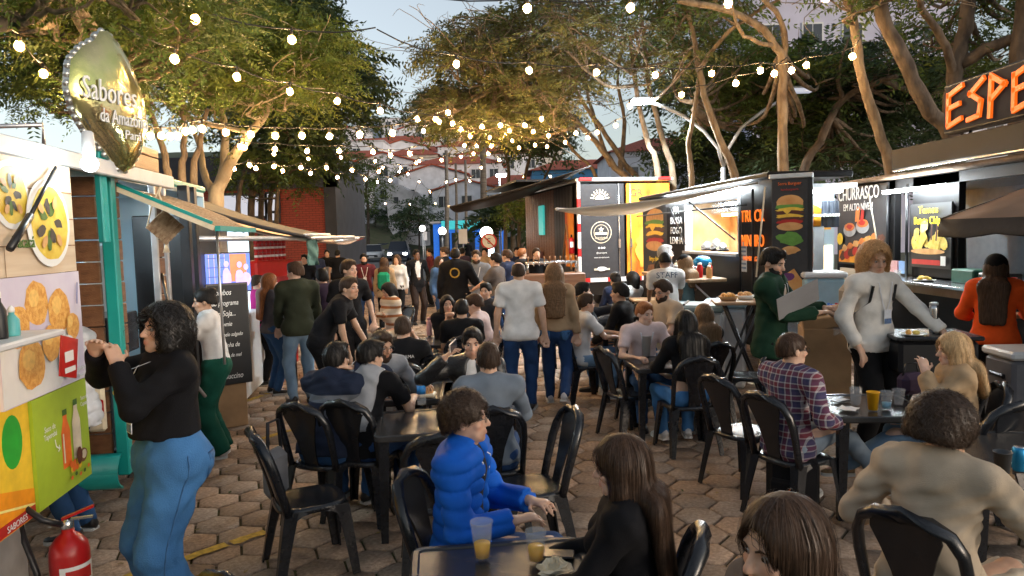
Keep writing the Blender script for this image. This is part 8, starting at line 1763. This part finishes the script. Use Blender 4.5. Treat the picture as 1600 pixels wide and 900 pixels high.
q = M3 @ Vector((3.95, -.22, 1.322)); r_ = empty('foil_parcel', q, 0, 'foil parcel on the grill trailer counter', 'food'); b = MB(); b.sphere((0, 0, .04), .09, mat('foil', (.6, .62, .66), .25, .9, var=.1, bump=.6, bscale=30), 14, 8, sq=(1.2, .8, .5)); b.build('foil', r_)
# --- things in hands
def held(who, side, name, label, cat): P = PEEPS[who]; rt = P['root']; Mw = Matrix.Translation(rt.location) @ rt.rotation_euler.to_matrix().to_4x4() @ Matrix.Scale(P['s'], 4); return Mw @ (P['wr'][side]+P['hdir'][side]*.10), Mw
q, Mw = held('green', 1, '', '', ''); q2, _ = held('green', -1, '', '', ''); c = at(1247, 468, (q.y+q2.y)/2-.12)
r_ = empty('menu_sheet', c, R(8), 'large grey menu sheet held by the man in the bottle-green jacket', 'menu'); b = MB(); b.box((0, 0, 0), (.40, .006, .24), mat('grey menu card', (.26, .26, .27), .6, var=.06), rot=Matrix.Rotation(R(-24), 3, 'Y') @ Matrix.Rotation(R(30), 3, 'X')); b.build('sheet', r_)
q, Mw = held('leather', 1, '', '', ''); r_ = empty('phone', q+Vector((0, -.02, .03)), R(75), 'pale phone held at the ear of the man in the leather jacket', 'phone'); b = MB(); b.box((0, 0, 0), (.15, .012, .07), mat('pale phone', (.5, .42, .36), .3, var=0), rot=Matrix.Rotation(R(-10), 3, 'Y'), bev=.004); b.build('case', r_); b = MB(); b.box((0, -.0065, 0), (.14, .002, .062), M_glassd, rot=Matrix.Rotation(R(-10), 3, 'Y')); b.build('screen', r_)
q, Mw = held('white', -1, '', '', ''); r_ = empty('snack', q+Vector((0, 0, -.03)), 0, 'small dark phone in the hand of the person in cream sweater', 'phone'); b = MB(); b.box((0, 0, 0), (.13, .065, .012), M_black, bev=.003, rz=.5); b.build('case', r_)
q, Mw = held('beige', 1, '', '', ''); juice(q.x, q.y, q.z-.07, .4, 'clear cup held by the curly-haired man in linen', .12, .03, .042, M_beer)
# bags
r_ = empty('backpack', (1.95, 4.95, 0), R(-40), 'black backpack with an orange emblem hanging behind the plaid shirt chair', 'backpack'); b = MB(); b.box((0, -.12, .26), (.34, .2, .48), c_black, bev=.07); b.build('body', r_); b = MB(); b.box((0, -.225, .2), (.24, .05, .22), c_black, bev=.022); pk = b.build('pocket', r_); text('C', .07, W_orange, pk, (.04, -.252, .24)); b = MB(); b.tube([(-.06, -.06, .49), (0, -.06, .56), (.06, -.06, .49)], .012, M_black, 6); b.build('strap', r_)
hx = PEEPS['hood']['root'].location; r_ = empty('shoulder_bag', (hx.x-.28, hx.y-.20, .42), R(-15), 'grey bag hanging on the chair of the striped hoodie man', 'bag'); b = MB(); b.box((0, 0, .0), (.12, .22, .34), c_grey, bev=.05); b.build('body', r_); b = MB(); b.tube([(0, -.08, .15), (0, -.06, .36), (0, .06, .36), (0, .08, .15)], .012, c_char, 6); b.build('strap', r_)
# --- cars on the far road
def car(label, u, Y, rz, col, suv=False, lights=False, name='parked_car'):
    p = Vector((gx(u, Y), Y, 0)); r_ = empty(name, p, R(rz), label, 'car', 'cars on the far road'); Lc, Wc, Hc = (4.6, 1.9, 1.72) if suv else (4.0, 1.74, 1.48)
    m = mat('car paint '+label[:18], col, .25, .2, var=.04, coat=.6); gl = M_glassd; b = MB()
    def sec(y, z0, z1, w_, w2): return [Vector((-w_/2, y, z0)), Vector((-w_/2*1.02, y, (z0+z1)*.5)), Vector((-w2/2, y, z1)), Vector((w2/2, y, z1)), Vector((w_/2*1.02, y, (z0+z1)*.5)), Vector((w_/2, y, z0))]
    bh = .95 if suv else .86
    S_ = [sec(-Lc/2, .36, bh*.72, Wc*.84, Wc*.76), sec(-Lc/2+.12, .26, bh*.86, Wc*.95, Wc*.86), sec(-Lc/2+.9, .24, bh, Wc, Wc*.92), sec(0, .24, bh+.02, Wc, Wc*.94), sec(Lc/2-.5, .24, bh+.04, Wc, Wc*.92), sec(Lc/2, .34, bh*.9, Wc*.9, Wc*.8)]
    vs = [q for s_ in S_ for q in s_]; n = 6; b.add(vs, [(i*n+j, i*n+(j+1) % n, (i+1)*n+(j+1) % n, (i+1)*n+j) for i in range(len(S_)-1) for j in range(n)]+[tuple(range(n)), tuple((len(S_)-1)*n+j for j in range(n))], m, True)
    y0, y1, y2, y3 = -Lc/2+1.0, -Lc/2+1.75, Lc/2-1.0, Lc/2-.35; wr_, wb = Wc*.70, Wc*.92
    b.add([(-wr_/2, y1, Hc), (wr_/2, y1, Hc), (wr_/2, y2, Hc), (-wr_/2, y2, Hc), (-wr_/2, y1, Hc-.06), (wr_/2, y1, Hc-.06), (wr_/2, y2, Hc-.06), (-wr_/2, y2, Hc-.06)], [(0, 1, 2, 3), (7, 6, 5, 4), (0, 4, 5, 1), (1, 5, 6, 2), (2, 6, 7, 3), (3, 7, 4, 0)], m); b.build('body', r_)
    b = MB(); b.add([(-wb/2, y0, bh-.02), (wb/2, y0, bh-.02), (wb/2, y3, bh), (-wb/2, y3, bh), (-wr_/2, y1, Hc-.03), (wr_/2, y1, Hc-.03), (wr_/2, y2, Hc-.03), (-wr_/2, y2, Hc-.03)], [(0, 1, 5, 4), (1, 2, 6, 5), (2, 3, 7, 6), (3, 0, 4, 7)], gl); b.build('window', r_)
    for sx in (-1, 1):
        for y_ in (-Lc*.31, Lc*.31): b = MB(); b.lathe([(.17, -.1), (.30, -.1), (.32, 0), (.30, .1), (.17, .1)], (sx*(Wc/2-.10), y_, .32), M_black, 16, axis=Matrix.Rotation(R(90), 3, 'Y')); wl = b.build('wheel', r_); b = MB(); b.lathe([(0, -.08), (.17, -.08), (.17, .08), (0, .08)], (sx*(Wc/2-.10), y_, .32), M_alu, 12, axis=Matrix.Rotation(R(90), 3, 'Y')); b.build('rim', wl)
        b = MB(); b.box((sx*Wc*.34, -Lc/2+.03, bh*.70), (.34, .12, .15), mat('headlight on', (1, 1, 1), .2, var=0, emit=(1, .97, .9), estr=14) if lights else mat('headlight glass', (.6, .62, .65), .15, var=0), bev=.02); b.build('headlight', r_)
        b = MB(); b.box((sx*Wc*.53, -Lc/2+1.35, bh+.08), (.2, .1, .14), m, bev=.03); b.build('mirror', r_)
    b = MB(); b.box((0, -Lc/2-.0, bh*.56), (Wc*.6, .06, .2), M_black, bev=.02); b.build('grille', r_); b = MB(); b.box((0, -Lc/2-.04, .42), (.45, .02, .13), M_wbox); b.build('number_plate', r_)
car('white hatchback facing the camera on the far road', 585, 66, 4, (.82, .82, .82)); car('grey sports utility car with headlights on, on the far road', 624, 64, 5, (.07, .08, .10), True, True, 'moving_car')
car('dark saloon parked left of the white hatchback', 553, 72, 10, (.03, .035, .05)); car('dark blue car behind the white hatchback', 601, 79, 4, (.02, .03, .06)); car('silver car furthest back on the road', 566, 84, 8, (.3, .31, .33)); car('black car parked furthest left below the grass bank', 538, 75, 14, (.02, .02, .022))
# leftovers that make the tables used
def nap(x, y, z, lab, m=None):
    r_ = empty('paper_napkin', (x, y, z), rng.uniform(0, 6), lab, 'napkin'); b = MB(); b.sheet([[Vector((i*.03-.06, j*.03-.06, .003+.012*abs(math.sin(i*1.9+j*1.3+x*9)))) for j in range(5)] for i in range(5)], m or W_white, .002, False); b.build('paper', r_)
for k, (key, dx, dy, lab) in enumerate((('back', .08, .05, 'white napkin on the scuffed table by the leather jacket'), ('phone', -.15, .1, 'white napkin in front of the leather-jacket man'), ('boy', .2, .1, 'white napkin on the ginger man\'s table'), ('cups', -.22, -.15, 'white napkin near the plaid shirt'), ('right', -.1, -.18, 'white napkin on the right edge table'), ('hood', .1, 0, 'white napkin behind the walking woman'))): nap(TB[key][0]+dx, TB[key][1]+dy, TOP, lab)
for key, dx, dy, lab, liq in (('phone', .12, .16, 'half-full beer cup before the leather-jacket man', M_beer), ('back', -.18, -.1, 'clear cup on the scuffed table by the leather jacket', None), ('pink', .2, .05, 'clear cup beside the pink bottle', M_wat), ('hood', -.15, .1, 'juice cup on the table behind the walking woman', M_oj), ('far', 0, -.1, 'beer cup on the table by the black bun', M_beer)): juice(TB[key][0]+dx, TB[key][1]+dy, TOP, .5 if liq else 0, lab, .12, .03, .041, liq)
